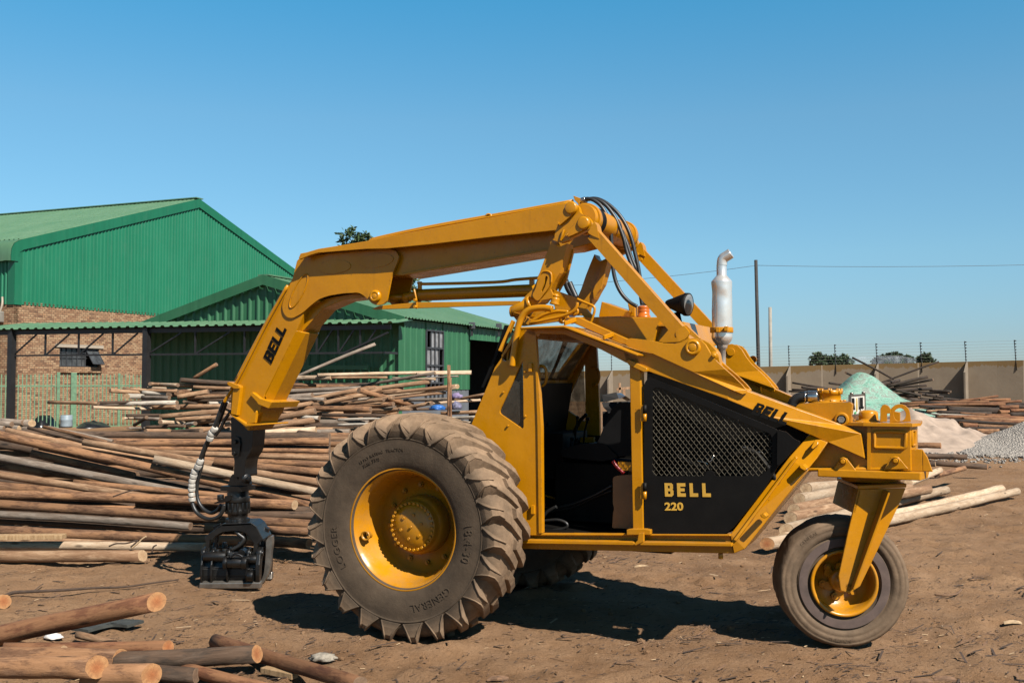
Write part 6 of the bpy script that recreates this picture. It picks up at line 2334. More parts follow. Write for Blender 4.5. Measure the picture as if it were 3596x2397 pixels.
top = lambda u: (zeave + slope * u if u < ur else zr - slope * (u - ur)) - .28
corr(mb, wc, U, ZV, NU, .25, 2 * ur, lambda u: zb - .12, top, .20, .035)
mb.build('wall_cladding', M['green_wall'], wh)
mb = MB()
corr(mb, wc, W, ZV, -U, .1, 30, lambda u: zb - .12, lambda u: zeave - .35, .20, .045)
# corner flashing and the rounded eave
mb.build('wall_cladding', M['green_wall'], wh)
mb = MB()
mb.plate([wc + NU * .04 - U * .04 + ZV * (zb - .14), wc + NU * .05 + U * .30 + ZV * (zb - .14), wc + NU * .05 + U * .30 + ZV * (zeave - .35), wc + NU * .04 - U * .04 + ZV * (zeave - .35)], NU * .01)
mb.plate([wc + NU * .05 - U * .05 + ZV * (zb - .14), wc + W * .30 - U * .05 + ZV * (zb - .14), wc + W * .30 - U * .05 + ZV * (zeave - .35), wc + NU * .05 - U * .05 + ZV * (zeave - .35)], -U * .01)
nv = NU * .06
bw = .42
for (ua, za, ub, zb_) in ((.35, zeave + slope * .35, ur, zr), (ur, zr, 2 * ur + .2, zeave - .06)):
    mb.plate([wc + nv + U * ua + ZV * za, wc + nv + U * ub + ZV * zb_, wc + nv + U * ub + ZV * (zb_ - bw), wc + nv + U * ua + ZV * (za - bw)], NU * .03)
# rounded verge at the eave's corner
arcp = [(.35, zeave + slope * .35), (.12, zeave + .02), (-.10, zeave - .12), (-.22, zeave - .34), (-.25, zeave - .62), (-.25, zeave - .8), (.08, zeave - .8), (.08, zeave - .62), (.16, zeave - .42), (.35, zeave - .30)]
mb.plate([wc + nv + U * u + ZV * z for u, z in arcp], NU * .03)
mb.build('verge_flashing', M['green_trim'], wh)
mb = MB()
sl = Vector((0, 0, 1)) * slope + U
for s_ in (1, -1):
    o_ = wc + NU * .08 + (U * .25 if s_ > 0 else U * (2 * ur - .25)) + ZV * (zeave + slope * .25)
    upv = (U + ZV * slope) if s_ > 0 else (-U + ZV * slope)
    nr_ = (ZV - U * slope * s_).normalized()
    corr(mb, o_, W, upv, nr_, 0, 30, lambda u: 0, lambda u: ur - .25, .25, .035)
# bullnose: the sheet curls over the eave
prevr = None
for i in range(121):
    f = .03 if i % 2 else 0
    ring = []
    for (u, z) in ((.25, zeave + slope * .25), (.10, zeave + .015), (-.10, zeave - .11), (-.21, zeave - .32), (-.24, zeave - .60), (-.24, zeave - .8)):
        ring.append(mb.bm.verts.new(wc + NU * .04 + W * (i * .25) + U * (u - f) + ZV * (z + f * .5)))
    if prevr:
        for a, b in zip(range(5), range(1, 6)):
            mb.face([prevr[a], ring[a], ring[b], prevr[b]], True)
    prevr = ring
mb.beam(wc + NU * .1 + U * ur + ZV * (zr + .03), wc + W * 30 + U * ur + ZV * (zr + .03), .5, .05)
mb.build('roof', M['green_roof'], wh)
# window
mb = MB()
wf_ = lambda u, z, d=-.12: wc + U * u + ZV * z + NU * d
zs_ = wz0 + (wz1 - wz0) * .50
bar = .028
frame_u = [wu0 + (wu1 - wu0) * f for f in (0, .22, .48, .69, 1.0)]
for u in frame_u:
    mb.beam(wf_(u, wz0), wf_(u, wz1), bar * 1.5, .05, up=NU)
for f in (.10, .36, .60):
    u = wu0 + (wu1 - wu0) * f
    mb.beam(wf_(u, wz0), wf_(u, wz1), bar * .7, .04, up=NU)
for z in (wz0 + .02, wz0 + (wz1 - wz0) * .46, wz1 - .02, wz0 + (wz1 - wz0) * .74):
    mb.beam(wf_(wu0, z), wf_(wu1, z), bar, .045, up=NU)
# the opened sash
sa, sb = wu0 + (wu1 - wu0) * .70, wu0 + (wu1 - wu0) * .99
tl, br_q = (sa, wz1 - .06), (sb, wz0 + .10)
for (u_, z_, d_), (u2, z2, d2) in (((sa, wz1 - .06, -.1), (sb, wz1 - .06, -.1)), ((sa, wz1 - .06, -.1), (sa, wz0 + .12, .32)), ((sb, wz1 - .06, -.1), (sb, wz0 + .12, .32)), ((sa, wz0 + .12, .32), (sb, wz0 + .12, .32)), (((sa + sb) / 2, wz1 - .06, -.1), ((sa + sb) / 2, wz0 + .12, .32))):
    mb.beam(wf_(u_, z_, d_), wf_(u2, z2, d2), .03, .03, up=NU)
wo = mb.build('window', M['steel_grey'], wh)
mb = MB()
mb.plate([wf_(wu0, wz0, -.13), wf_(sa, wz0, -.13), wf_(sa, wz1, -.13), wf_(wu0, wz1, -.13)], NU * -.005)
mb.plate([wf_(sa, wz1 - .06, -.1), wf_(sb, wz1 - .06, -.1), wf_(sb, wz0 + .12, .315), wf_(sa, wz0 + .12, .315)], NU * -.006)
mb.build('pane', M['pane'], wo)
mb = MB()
mb.plate([wf_(wu0 - 1.5, wz0 - 1.5, -.7), wf_(wu1 + 1.5, wz0 - 1.5, -.7), wf_(wu1 + 1.5, wz1 + 1.5, -.7), wf_(wu0 - 1.5, wz1 + 1.5, -.7)], NU * -.02)  # flat dark sheet added in place of the unlit room
mb.build('dark_window_backing', M['void'], wo)
mb = MB()
lz0, lz1 = fw(W4(803, 285))[1], fw(W4(803, 228))[1]
mb.plate([wf_(wu0 - .25, wz1, .003), wf_(wu1 + .2, wz1, .003), wf_(wu1 + .2, wz1 + (lz1 - lz0) * .75, .003), wf_(wu0 - .25, wz1 + (lz1 - lz0) * .75, .003)], NU * .05)
mb.build('lintel', M['concrete'], wo)
sz = fw(W4(803, 600))[1]
o_s = uv_wall('sill', wc + NU * .09, U, [[(wu0 - .06, sz), (wu1 + .06, sz), (wu1 + .06, wz0 - .01), (wu0 - .06, wz0 - .01)]], -NU * .20, M['brick'], wo)
lampo = empty('wall_lamp', wc + W * .62 - U * .25 + ZV * (zb - .62))
tag(lampo, 'grey floodlight hanging on the brick warehouse just below the cladding', 'lamp')
mb = MB()
mb.box((-.35, -.22, -.22), (.22, .16, .22))
mb.build('lamp_housing', M['pole_grey'], lampo, .04)
mb = MB()
mb.tube(smooth_path([(.1, .05, .2), (.18, .05, .5), (.1, .2, .78)], 4), .04, 8)
mb.build('bracket', M['concrete'], lampo)

# ---- barn
bc_ = dep((1400, 1330), 28.0)
bc_.z = 0
barn = empty('green_shed')
tag(barn, 'low green steel shed with a gable, side window and dark open doorway', 'shed')
fg = on(bc_, W)
fs_ = on(bc_, U)
pw, pz = fg(A(1835, 640))
ew, ez_ = fg(A(955, 975))
ez0 = fg(S6(1180, 684))[1] + .06
ez_ = (ez0 + ez_) / 2
gsl = (pz - ez_) / pw
topg = lambda u: (ez_ + gsl * u if u < pw else pz - gsl * (u - pw)) - .12
mb = MB()
corr(mb, bc_, W, ZV, -U, .02, 2 * pw, lambda u: .15, topg, .30, .06, flat=.62)
mb.build('wall_cladding', M['green_barn'], barn)
# side wall, with its window and doorway left open
w0u, w1u = fs_(B(970, 1100))[0], fs_(B(1086, 1100))[0]
wt, wbm = fs_(B(970, 997))[1], fs_(B(1030, 1400))[1] - .35
d0u, dz = fs_(B(1270, 1062))
d1u = d0u + 4.4
BL = d1u + 1.2
pl_z = fs_(R5(1700, 790))[1]
mb = MB()
hi_ = lambda u: ez_ - .03
con = lambda z: (lambda u: z)
corr(mb, bc_, U, ZV, NU, .03, w0u, con(pl_z), hi_, .36, .025, flat=.74)
corr(mb, bc_, U, ZV, NU, w0u, w1u, con(wt), hi_, .36, .025, flat=.74)
corr(mb, bc_, U, ZV, NU, w0u, w1u, con(pl_z), con(max(wbm, pl_z + .02)), .36, .025, flat=.74)
corr(mb, bc_, U, ZV, NU, w1u, d0u, con(pl_z), hi_, .36, .025, flat=.74)
corr(mb, bc_, U, ZV, NU, d0u, d1u, con(dz), hi_, .36, .025, flat=.74)
corr(mb, bc_, U, ZV, NU, d1u, BL, con(pl_z), hi_, .36, .025, flat=.74)
mb.build('wall_cladding', M['green_barn'], barn)
mb = MB()
mb.plate([bc_ + U * a + ZV * z - NU * .02 for a, z in ((.0, -.2), (d0u, -.2), (d0u, pl_z + .03), (.0, pl_z + .03))], -NU * .12)
mb.build('plinth', M['plinth'], barn)
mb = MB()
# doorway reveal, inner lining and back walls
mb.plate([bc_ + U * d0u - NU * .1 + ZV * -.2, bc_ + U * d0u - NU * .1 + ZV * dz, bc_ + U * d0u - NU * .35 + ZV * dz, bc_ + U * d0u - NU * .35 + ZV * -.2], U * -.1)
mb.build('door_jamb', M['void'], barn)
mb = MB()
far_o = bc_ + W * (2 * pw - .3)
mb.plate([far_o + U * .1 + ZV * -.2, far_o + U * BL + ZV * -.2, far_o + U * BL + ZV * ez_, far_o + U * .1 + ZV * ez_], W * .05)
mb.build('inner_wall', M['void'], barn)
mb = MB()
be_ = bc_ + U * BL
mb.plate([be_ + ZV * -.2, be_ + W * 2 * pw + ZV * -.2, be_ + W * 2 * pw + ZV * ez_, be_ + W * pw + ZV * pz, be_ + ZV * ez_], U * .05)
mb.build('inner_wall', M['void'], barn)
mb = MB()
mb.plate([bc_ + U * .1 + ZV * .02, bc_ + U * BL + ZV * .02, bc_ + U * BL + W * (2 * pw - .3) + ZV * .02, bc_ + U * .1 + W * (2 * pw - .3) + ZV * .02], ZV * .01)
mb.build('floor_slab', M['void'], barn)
mb = MB()
for s_ in (1, -1):
    o_ = bc_ - U * .15 + (W * -.22 if s_ > 0 else W * (2 * pw + .22)) + ZV * (ez_ - gsl * .22 + .05)
    upv = (W + ZV * gsl) if s_ > 0 else (-W + ZV * gsl)
    nr_ = (ZV - W * gsl * s_).normalized()
    corr(mb, o_, U, upv, nr_, 0, BL + .3, con(0), con(pw + .22), .20, .035)
mb.beam(bc_ - U * .15 + W * pw + ZV * (pz + .08), bc_ + U * (BL + .2) + W * pw + ZV * (pz + .08), .4, .04)
mb.build('roof', M['green_roof'], barn)
mb = MB()
for (ua, za, ub, zb_) in ((-.28, ez_ - gsl * .28 + .09, pw, pz + .09), (pw, pz + .09, 2 * pw + .28, ez_ - gsl * .28 + .09)):
    mb.plate([bc_ - U * .20 + W * ua + ZV * za, bc_ - U * .20 + W * ub + ZV * zb_, bc_ - U * .20 + W * ub + ZV * (zb_ - .30), bc_ - U * .20 + W * ua + ZV * (za - .30)], U * .02)
mb.plate([bc_ + NU * .035 - U * .09 + ZV * .2, bc_ + NU * .04 + U * .12 + ZV * .2, bc_ + NU * .04 + U * .12 + ZV * (ez_ - .1), bc_ + NU * .035 - U * .09 + ZV * (ez_ - .1)], NU * .01)
mb.build('verge_flashing', M['green_barn'], barn)
mb = MB()
bwf = lambda u, z, d=.02: bc_ + U * u + ZV * z + NU * d
du = (w1u - w0u)
for f in (0, .26, .5, .74, 1):
    mb.beam(bwf(w0u + du * f, wbm), bwf(w0u + du * f, wt), .05 if f in (0, 1) else .025, .05, up=NU)
for k in range(5):
    z = wbm + (wt - wbm) * (k / 4)
    mb.beam(bwf(w0u, z), bwf(w1u, z), .05, .06, up=NU)
bwin = mb.build('window', M['steel_grey'], barn)
mb = MB()
broken = {(1, 3), (3, 0), (0, 0), (0, 1), (0, 2), (0, 3), (2, 3)}
for k in range(4):
    za, zb_ = wbm + (wt - wbm) * (k / 4) + .03, wbm + (wt - wbm) * ((k + 1) / 4) - .03
    for c_, (fa, fb) in enumerate(((0, .26), (.26, .5), (.5, .74), (.74, 1))):
        if (k, c_) in broken:
            continue
        mb.plate([bwf(w0u + du * fa + .02, za, .0), bwf(w0u + du * fb - .02, za, .0), bwf(w0u + du * fb - .02, zb_, .0), bwf(w0u + du * fa + .02, zb_, .0)], NU * .006)
M['frosted'] = simple('painted_over_pane', (.20, .21, .235), .3, 0, .5, 3.5)
mb.build('pane', M['frosted'], bwin)
for q, lab in ((B(1262, 965), 'small floodlight under the shed eave nearer the window'), (B(1448, 972), 'small floodlight under the shed eave above the doorway')):
    u_, z_ = fs_(q)
    e_ = empty('flood_lamp', bc_ + U * u_ + NU * .14 + ZV * z_)
    tag(e_, lab, 'lamp', 'floodlights under the shed eave')
    mb = MB()
    mb.box((-.10, -.10, -.12), (.10, .12, .10))
    mb.build('lamp_housing', M['steel_grey'], e_, .015)
    mb = MB()
    mb.box((-.03, -.03, -.34), (.03, .03, -.12))
    mb.build('bracket', M['steel_dark'], e_)

# ---- open canopy in front of both
cf0 = dep(S6(1166, 722), 26.9)
cz = cf0.z - .05
cf = Vector((cf0.x, cf0.y, 0))
can = empty('open_canopy')
tag(can, 'open lean-to canopy of green roof sheet on dark steel columns and trusses', 'canopy')
CL = 17.0
cfl = dep((-30, 1192), 30.8)
WC = (Vector((cfl.x, cfl.y, 0)) - cf)
CL = WC.length + 1.0
WC.normalize()
dep_u = lambda u: (bc_ - (cf + WC * u)).dot(U) - .08
bk_d = dep_u(9)
csl = .135
mb = MB()
o_ = cf + ZV * cz
corr(mb, o_, WC, (U + ZV * csl), ZV, 0, CL, con(0), dep_u, .30, .045)
corr(mb, o_ - ZV * .012, WC, (U + ZV * csl), ZV, .0, CL, con(.01), lambda u: dep_u(u) - .01, .30, .045)
mb.build('roof', M['green_roof'], can)
fc_ = on(cf, WC)
cols = [fc_(W4(88, 900))[0], fc_(Q(392, 200))[0], fc_(Q(2098, 200))[0], .12]
mb_cols = []
for u in cols[:3]:
    mb = MB()
    hwid = .085 if u != cols[2] else .075
    mb.box((-hwid, -.09, -.2), (hwid, .09, cz - .02))
    c = mb.build('column', M['steel_dark'], can)
    c.location = cf + WC * u + U * .16
    c.rotation_euler = (0, 0, -PHI)
mb = MB()
mb.beam(cf + U * .2 + WC * .3 + ZV * (cz - .10), cf + U * .2 + WC * CL + ZV * (cz - .09), .08, .13)
ub = sorted(cols[:3])
tz_ = cz - .80
spans = [(0.55, ub[0]), (ub[0], ub[1]), (ub[1], ub[2])]
for k, (a, b) in enumerate(spans):
    n = 4 if k == 0 else 3 if k == 1 else 4
    mb.beam(cf + U * .2 + WC * a + ZV * tz_, cf + U * .2 + WC * b + ZV * tz_, .05, .055)
    for i in range(n + 1):
        u = a + (b - a) * i / n
        if 0 < i < n:
            mb.beam(cf + U * .2 + WC * u + ZV * tz_, cf + U * .2 + WC * u + ZV * (cz - .15), .045, .045, up=U)
        if i < n:
            u2 = a + (b - a) * (i + .62) / n
            u1_ = a + (b - a) * (i + 1) / n
            mb.beam(cf + U * .2 + WC * (u1_ - .03) + ZV * (tz_ + .02), cf + U * .2 + WC * (u1_ - (b - a) / n * .72) + ZV * (cz - .16), .04, .04, up=U)
mb.beam(cf + U * .2 + WC * .5 + ZV * tz_, bc_ + ZV * tz_ - U * .1, .06, .06)
mb.beam(cf + U * .2 + WC * 1.7 + ZV * tz_, cf + U * .15 + WC * .35 + ZV * (cz - .25), .05, .05)
for k in range(1, 3):
    p0_, p1_ = cf + WC * 2 + U * dep_u(2) * k / 3, cf + WC * CL + U * dep_u(CL) * k / 3
    mb.beam(p0_ + ZV * (cz - .05 + csl * dep_u(2) * k / 3), p1_ + ZV * (cz - .05 + csl * dep_u(CL) * k / 3), .06, .10)
mb.build('roof_truss', M['steel_dark'], can)
mb = MB()
rr0, rr1 = bc_ - U * .35 + W * .75, bc_ - U * .35 + W * 2.9
zr0 = 1.8 + (1330 - S6(0, 1150)[1]) / F * 28.4
mb.beam(rr0 + ZV * zr0, rr1 + ZV * zr0, .06, .12)
for k in range(9):
    p = rr0.lerp(rr1, k / 8)
    mb.beam(p + ZV * 0, p + ZV * zr0, .04, .04, up=U)
tag(mb.build('green_railing', M['green_barn']), 'low green steel railing under the canopy by the shed corner', 'railing')

# ---- palisade fence
fo = dep((505, 1330), 38.6)
fo.z = 0
fl_ = dep((-20, 1330), 36.0)
fl_.z = 0
WF = (fl_ - fo).normalized()
UF = Vector((WF.y, -WF.x, 0))
if UF.y < 0:
    UF = -UF
FANG = -atan2(UF.x, UF.y)
fence = empty('palisade_fence')
tag(fence, 'light green steel palisade fence in front of the brick warehouse', 'fence')
ff = on(fo, WF)
zt_f = ff(W4(400, 640))[1]
posts = [(ff(W4(785, 700))[0], .11, ff(W4(785, 598))[1]), (ff(W4(990, 700))[0], .20, ff(W4(990, 602))[1]), (ff(W4(1600, 700))[0], .09, ff(W4(1600, 615))[1])]
for u, wd_, zt__ in posts:
    mb = MB()
    p = fo + WF * u
    mb.box((-wd_ / 2, -wd_ / 2, -.2), (wd_ / 2, wd_ / 2, zt__))
    c = mb.build('fence_post', M['fence_green'], fence, .008)
    c.location = p
    c.rotation_euler = (0, 0, FANG)
for zz in (ff(W4(400, 782))[1], ff(W4(700, 1340))[1], ):
    mb = MB()
    mb.beam(fo + WF * -2 + ZV * zz, fo + WF * 7.2 + ZV * zz, .05, .055)
    mb.build('fence_rail', M['fence_green'], fence)
k = 0
u = -1.8
while u < 7.0:
    if all(abs(u - q[0]) > .09 for q in posts):
        mb = MB()
        b0 = fo + WF * u - UF * .035
        ztp = zt_f + rnd.uniform(-.015, .015)
        mb.hull([b0 - WF * .019, b0 + WF * .019, b0 + WF * .019 + UF * .012, b0 - WF * .019 + UF * .012] + [v + ZV * ztp for v in (b0 - WF * .019, b0 + WF * .019, b0 + WF * .019 + UF * .012, b0 - WF * .019 + UF * .012)])
        mb.plate([b0 - WF * .019 + ZV * ztp, b0 + WF * .019 + ZV * ztp, b0 + ZV * (ztp + .07)], UF * .012)
        mb.build('fence_pale', M['fence_green'], fence)
    u += .137


def heap(name, centre, rx, ry, h, mat, seed, rough=.25, sharp=1.0, label=None, cat=None, kind=None, nr=40, nc=22, freq=1.2, detail=0.0):
    mb = MB()
    c = Vector(centre)
    top_ = mb.bm.verts.new(c + ZV * h)
    prev = [top_]
    for j in range(1, nc + 1):
        t = j / nc
        ring = []
        for i in range(nr):
            a = 2 * pi * i / nr
            v = Vector((cos(a), sin(a), 0))
            f = 1 + rough * .6 * noise.noise(Vector((cos(a) * freq + seed, sin(a) * freq, seed)))
            x, y = v.x * rx * t * f, v.y * ry * t * f
            z = h * max(0, (1 - t ** sharp)) + rough * h * .5 * t * (1 - t) * 2 * noise.noise(Vector((x * freq, y * freq, seed * 1.7))) + detail * noise.noise(Vector((x * 4, y * 4, seed))) * (1 - t)
            if j == nc:
                z = -.15
            ring.append(mb.bm.verts.new(c + Vector((x, y, z))))
        if len(prev) == 1:
            for i in range(nr):
                mb.face([prev[0], ring[i], ring[(i + 1) % nr]], True)
        else:
            for i in range(nr):
                mb.face([prev[i], ring[i], ring[(i + 1) % nr], prev[(i + 1) % nr]], True)
        prev = ring
    o = mb.build(name, mat, kind=kind)
    if label:
        tag(o, label, cat)
    return o


for (q, w_, hq, lab) in ((W4(590, 1340), 300, W4(520, 1160), 'shiny black plastic sheet heaped behind the fence near the black column'), (W4(1240, 1480), 420, W4(1150, 1258), 'wide dark covered heap behind the fence near the log ends')):
    Yh = 37.2
    p = dep(q, Yh)
    zz = dep(hq, Yh).z
    heap('covered_heap', (p.x, p.y, 0), w_ / 3.824 / 2 * Yh / F * 1.05, .7, zz, M['sheeting'], q[0], .35, 2.2, lab, 'covered heap', detail=.12)
mb = MB()
p0 = dep(W4(890, 1390), 37.0)
mb.lathe([(0, 0), (.21, 0), (.22, .05), (.21, .25), (.22, .27), (.21, .29), (.21, .42), (.20, .44), (0, .44)], (p0.x, p0.y, 0.02), ZV, 28)
tag(mb.build('drum', M['pale_blue']), 'pale blue plastic drum behind the fence between two dark heaps', 'drum')

# ---- things among the stack's foot
def crumpled(name, c, s, mat, lab, cat, seed, flat=.6):
    mb = MB()
    bmesh.ops.create_icosphere(mb.bm, subdivisions=3, radius=1)
    for v in mb.bm.verts:
        n_ = v.co.normalized()
        f = 1 + .35 * noise.noise(n_ * 2.1 + Vector((seed, 0, 0))) + .16 * noise.noise(n_ * 5.5 + Vector((0, seed, 0)))
        v.co = Vector((n_.x * f * s[0], n_.y * f * s[1], max(-.5 * s[2], n_.z * f * s[2])))
    for f in mb.bm.faces:
        f.smooth = True
    o = mb.build(name, mat)
    o.location = c
    return tag(o, lab, cat)


crumpled('plastic_bag', dep(R5(1345, 1095), 15.4), (.12, .08, .055), M['blue'], 'crumpled blue plastic bag tucked under the poles by the stake', 'bag', 3)
M['lilac'] = simple('lilac_cloth', (.20, .16, .30), .8, 0, .3, 14)
crumpled('cloth_bundle', dep(R5(1665, 900), 15.6), (.08, .07, .06), M['lilac'], 'faded lilac cloth bundle lodged beside the brown stakes', 'bundle', 8)
crumpled('striped_bag', dep(R5(1660, 1070), 15.5), (.08, .07, .08), simple('striped_bag_cloth', (.12, .12, .20), .7, 0, .8, 26), 'grey and navy bag at the foot of the stakes', 'bag', 12)
crumpled('rag', gnd(I(365, 655), .02), (.06, .04, .025), M['white_rag'], 'white rag half under the raised reddish log', 'rag', 5)
crumpled('rag', gnd(I(2225, 800), .025), (.085, .05, .03), simple('grey_rag', (.24, .22, .19), .9, 0, .4, 40, .8, 30), 'crumpled grey rag on the dirt beside the lone reddish log', 'rag', 9)
mb = MB()
pts = [gnd(I(*q), .03) for q in ((550, 610), (640, 585), (760, 562), (860, 560), (935, 568))]
sm = smooth_path(pts, 5)
for a, b in zip(sm, sm[1:]):
    mb.beam(a, b, .16, .02)
tag(mb.build('tyre_strip', M['rubber_strip']), 'curved strip of old tyre tread under the raised reddish log', 'tyre strip')
mb = MB()
pts = [gnd(I(*q), .02) for q in ((20, 382), (90, 352), (200, 345), (420, 335), (640, 320), (860, 312), (1050, 285), (1230, 262))]
mb.tube(smooth_path(pts, 4), .018, 8, radii=[.016 - .010 * i / 28 for i in range(29)])
tag(mb.build('bark_strip', M['chip_dark']), 'long dark strip of bark curving over the dirt before the pile', 'bark strip')
mb = MB()
pts = [gnd(L_, .02) for L_ in (zc(2400, 1900, 1.9674)(1735, 366), zc(2400, 1900, 1.9674)(1820, 372), zc(2400, 1900, 1.9674)(1890, 360), zc(2400, 1900, 1.9674)(1922, 330))]
mb.tube(smooth_path(pts, 5), .008, 6)
tag(mb.build('twig', M['chip_mid']), 'thin bent twig on the dirt past the castor wheel', 'twig')
for i_, (q, lab) in enumerate(((zc(2400, 1900, 1.9674)(1640, 965), 'pale slab of bark at the bottom edge below the castor wheel'), (zc(2400, 1900, 1.9674)(1800, 950), 'second pale slab of bark, wider, at the bottom edge'), (zc(2400, 1900, 1.9674)(2270, 560), 'pale bark flake among the churned dirt past the castor'), (zc(1200, 1900, 1.9608)(2060, 172), 'pale bark flake in the sun under the cab sill'), (zc(1200, 1900, 1.9608)(1070, 945), 'curled brown bark piece at the bottom edge between tyre and logs'))):
    mb = MB()
    c = gnd(q, .02)
    L_, w_ = (.13, .035) if i_ != 4 else (.12, .04)
    n_ = 6
    prev = None
    for k in range(n_ + 1):
        t = k / n_
        wob = noise.noise(Vector((t * 3, i_, 1)))
        a = c + Vector(((t - .5) * L_, -.5 * w_ * (1 + wob * .5), .006 * sin(pi * t) + .006 * wob))
        b = c + Vector(((t - .5) * L_ + .01, .5 * w_ * (1 - wob * .4), .012 * sin(pi * t) + .004))
        cur = (mb.bm.verts.new(a), mb.bm.verts.new(b), mb.bm.verts.new(b - Vector((0, 0, .008))), mb.bm.verts.new(a - Vector((0, 0, .008))))
        if prev:
            for x in range(4):
                mb.face([prev[x], cur[x], cur[(x + 1) % 4], prev[(x + 1) % 4]])
        else:
            mb.face(list(cur))
        prev = cur
    mb.face(list(reversed(prev)))
    tag(mb.build('bark_piece', M['chip_pale'] if i_ in (2, 3) else M['chip_mid']), lab, 'bark piece')

for i_, (pts, lab) in enumerate((([J(800, 1395), J(850, 1375), J(930, 1372), J(1010, 1352), J(960, 1400)], 'dark curled strand of bark lying over the pale low log'), ([J(965, 1410), J(1010, 1375), J(1045, 1340), J(1075, 1322)], 'pale torn strand of bark sticking up from the low logs'), ([J(830, 1030), J(900, 1005), J(970, 985), J(1030, 982)], 'thin dark strand of bark draped on the bowed tan log'), ([J(1115, 1440), J(1125, 1400), J(1150, 1385)], 'short thin strand of bark hanging off the pale low log'))):
    m_ = MB()
    Yb_ = 9.75 if i_ != 2 else 10.9
    m_.tube(smooth_path([dep(q, Yb_) for q in pts], 5), .008, 5)
    tag(m_.build('bark_strand', M['chip_pale'] if i_ == 1 else M['chip_dark']), lab, 'bark strand')

# ---- sand, gravel, net
def at_y(p, y_native):
    return gnd((p, y_native), 0)


sp0 = dep(T(560, 1180), 27.0)
z_s = dep(T(420, 720), 27.0).z
def mound(name, profile, Yc, ry, mat, lab, cat, seed, rough=.10):
    """a heap whose skyline runs through PROFILE (photo pixels), round and solid in depth"""
    mb = MB()
    pr = [dep(q, Yc) for q in profile]
    xs_ = [p.x for p in pr]
    nx_ = 70
    ny_ = 34
    def hx(x):
        for a, b in zip(pr, pr[1:]):
            if a.x <= x <= b.x:
                return a.z + (b.z - a.z) * (x - a.x) / max(1e-6, b.x - a.x)
        return 0
    grid = []
    for j in range(ny_ + 1):
        v = -1 + 2 * j / ny_
        row = []
        for i in range(nx_ + 1):
            x = xs_[0] + (xs_[-1] - xs_[0]) * i / nx_
            h = hx(x)
            y = Yc + v * ry
            k = max(0, 1 - abs(v) ** 1.15)
            n_ = noise.noise(Vector((x * 1.3, y * 1.3, seed))) * .5 + noise.noise(Vector((x * 3.3, y * 3.3, seed))) * .3
            z = h * k * (1 + (rough * n_ * 2 if abs(v) > .06 else rough * n_ * .4)) - .05
            row.append(mb.bm.verts.new((x, y, z)))
        grid.append(row)
    for a, b in zip(grid, grid[1:]):
        for i in range(nx_):
            mb.face([a[i], a[i + 1], b[i + 1], b[i]], True)
    return tag(mb.build(name, mat), lab, cat)


mound('sand_heap', [T(-260, 1100), T(100, 800), T(330, 690), T(380, 722), T(440, 718), T(540, 752), T(640, 800), T(720, 832), T(860, 838), T(950, 860), T(1010, 900), T(1060, 940), T(1150, 975), T(1190, 962), T(1250, 1000), T(1330, 1050), T(1450, 1085), T(1560, 1130)], 26.6, 2.6, M['sand'], 'heap of pale pinkish sand behind the turntable', 'sand heap', 4, .35)
mound('gravel_heap', [T(760, 1190), T(1000, 1120), T(1200, 1095), T(1400, 1085), T(1560, 1030), T(1750, 955), T(1944, 868), T(2300, 760), T(2600, 900), T(2900, 1200)], 25.4, 2.4, M['gravel'], 'heap of grey crushed stone at the edge of the photo', 'gravel heap', 9, .10)
# loose stones spilt about the heap, so its skyline is not smooth
mb = MB()
gr_ = random.Random(21)
for k in range(1700):
    x = 5.6 + 6.2 * gr_.random()
    y = gr_.gauss(23.4, 1.0) if gr_.random() < .7 else gr_.uniform(21.5, 26)
    r = gr_.uniform(.018, .05)
    b_ = Matrix.Translation((x, y, gh_(x, y) + r * .4)) @ Matrix.Rotation(gr_.uniform(0, 6), 4, 'Z') @ Matrix.Diagonal((r * gr_.uniform(.8, 1.5), r, r * gr_.uniform(.5, .9), 1))
    bmesh.ops.create_icosphere(mb.bm, subdivisions=1, radius=1, matrix=b_)
mb.build('gravel_spill', M['gravel'], kind='stuff')
net = MB()
apex = dep(E(1118, 332), 32.2)
base = []
for k in range(20):
    a = 2 * pi * k / 20
    f = 1 / max(abs(cos(a)), abs(sin(a))) ** .75
    base.append(Vector((apex.x + .25 + 3.0 * .88 * cos(a) * f * .9, 32.2 + 2.0 * sin(a) * f * .8, .55)))
prev = None
NR = 16
rings = []
for j in range(NR + 1):
    t = j / NR
    ring = []
    for k in range(20):
        b = base[k]
        p = apex.lerp(b, t)
        sag = (.16 * sin(t * pi * 3.2) * (.5 + .5 * cos(2 * pi * k / 20 * 2 + 2)) * (1 if j < NR else 0)) - .10 * sin(pi * t)
        p.z += sag * .7 + .11 * noise.noise(p * 2.3) * min(1, t * 3)
        p.x += .13 * noise.noise(p * 2.6) * t
        p.y += .16 * noise.noise(p * 2.1 + Vector((5, 0, 0))) * t
        if j == NR:
            p.z = b.z + .10 * noise.noise(p * 1.3)
        ring.append(p)
    rings.append(ring)
vr = [[net.bm.verts.new(p) for p in r_] for r_ in rings[1:]]
ap = net.bm.verts.new(apex)
for k in range(20):
    net.face([ap, vr[0][k], vr[0][(k + 1) % 20]], True)
for a, b in zip(vr, vr[1:]):
    for k in range(20):
        net.face([a[k], b[k], b[(k + 1) % 20], a[(k + 1) % 20]], True)
drop = [net.bm.verts.new(Vector((p.x, p.y, -.1))) for p in rings[-1]]
for k in range(20):
    net.face([vr[-1][k], drop[k], drop[(k + 1) % 20], vr[-1][(k + 1) % 20]], False)
net_o = net.build('netted_heap', M['net'])
tag(net_o, 'pointed heap draped in mint green shade net behind the loader', 'netted heap')
sdv = net_o.modifiers.new('smooth', 'SUBSURF'); sdv.levels = 1; sdv.render_levels = 1
hm = MB()
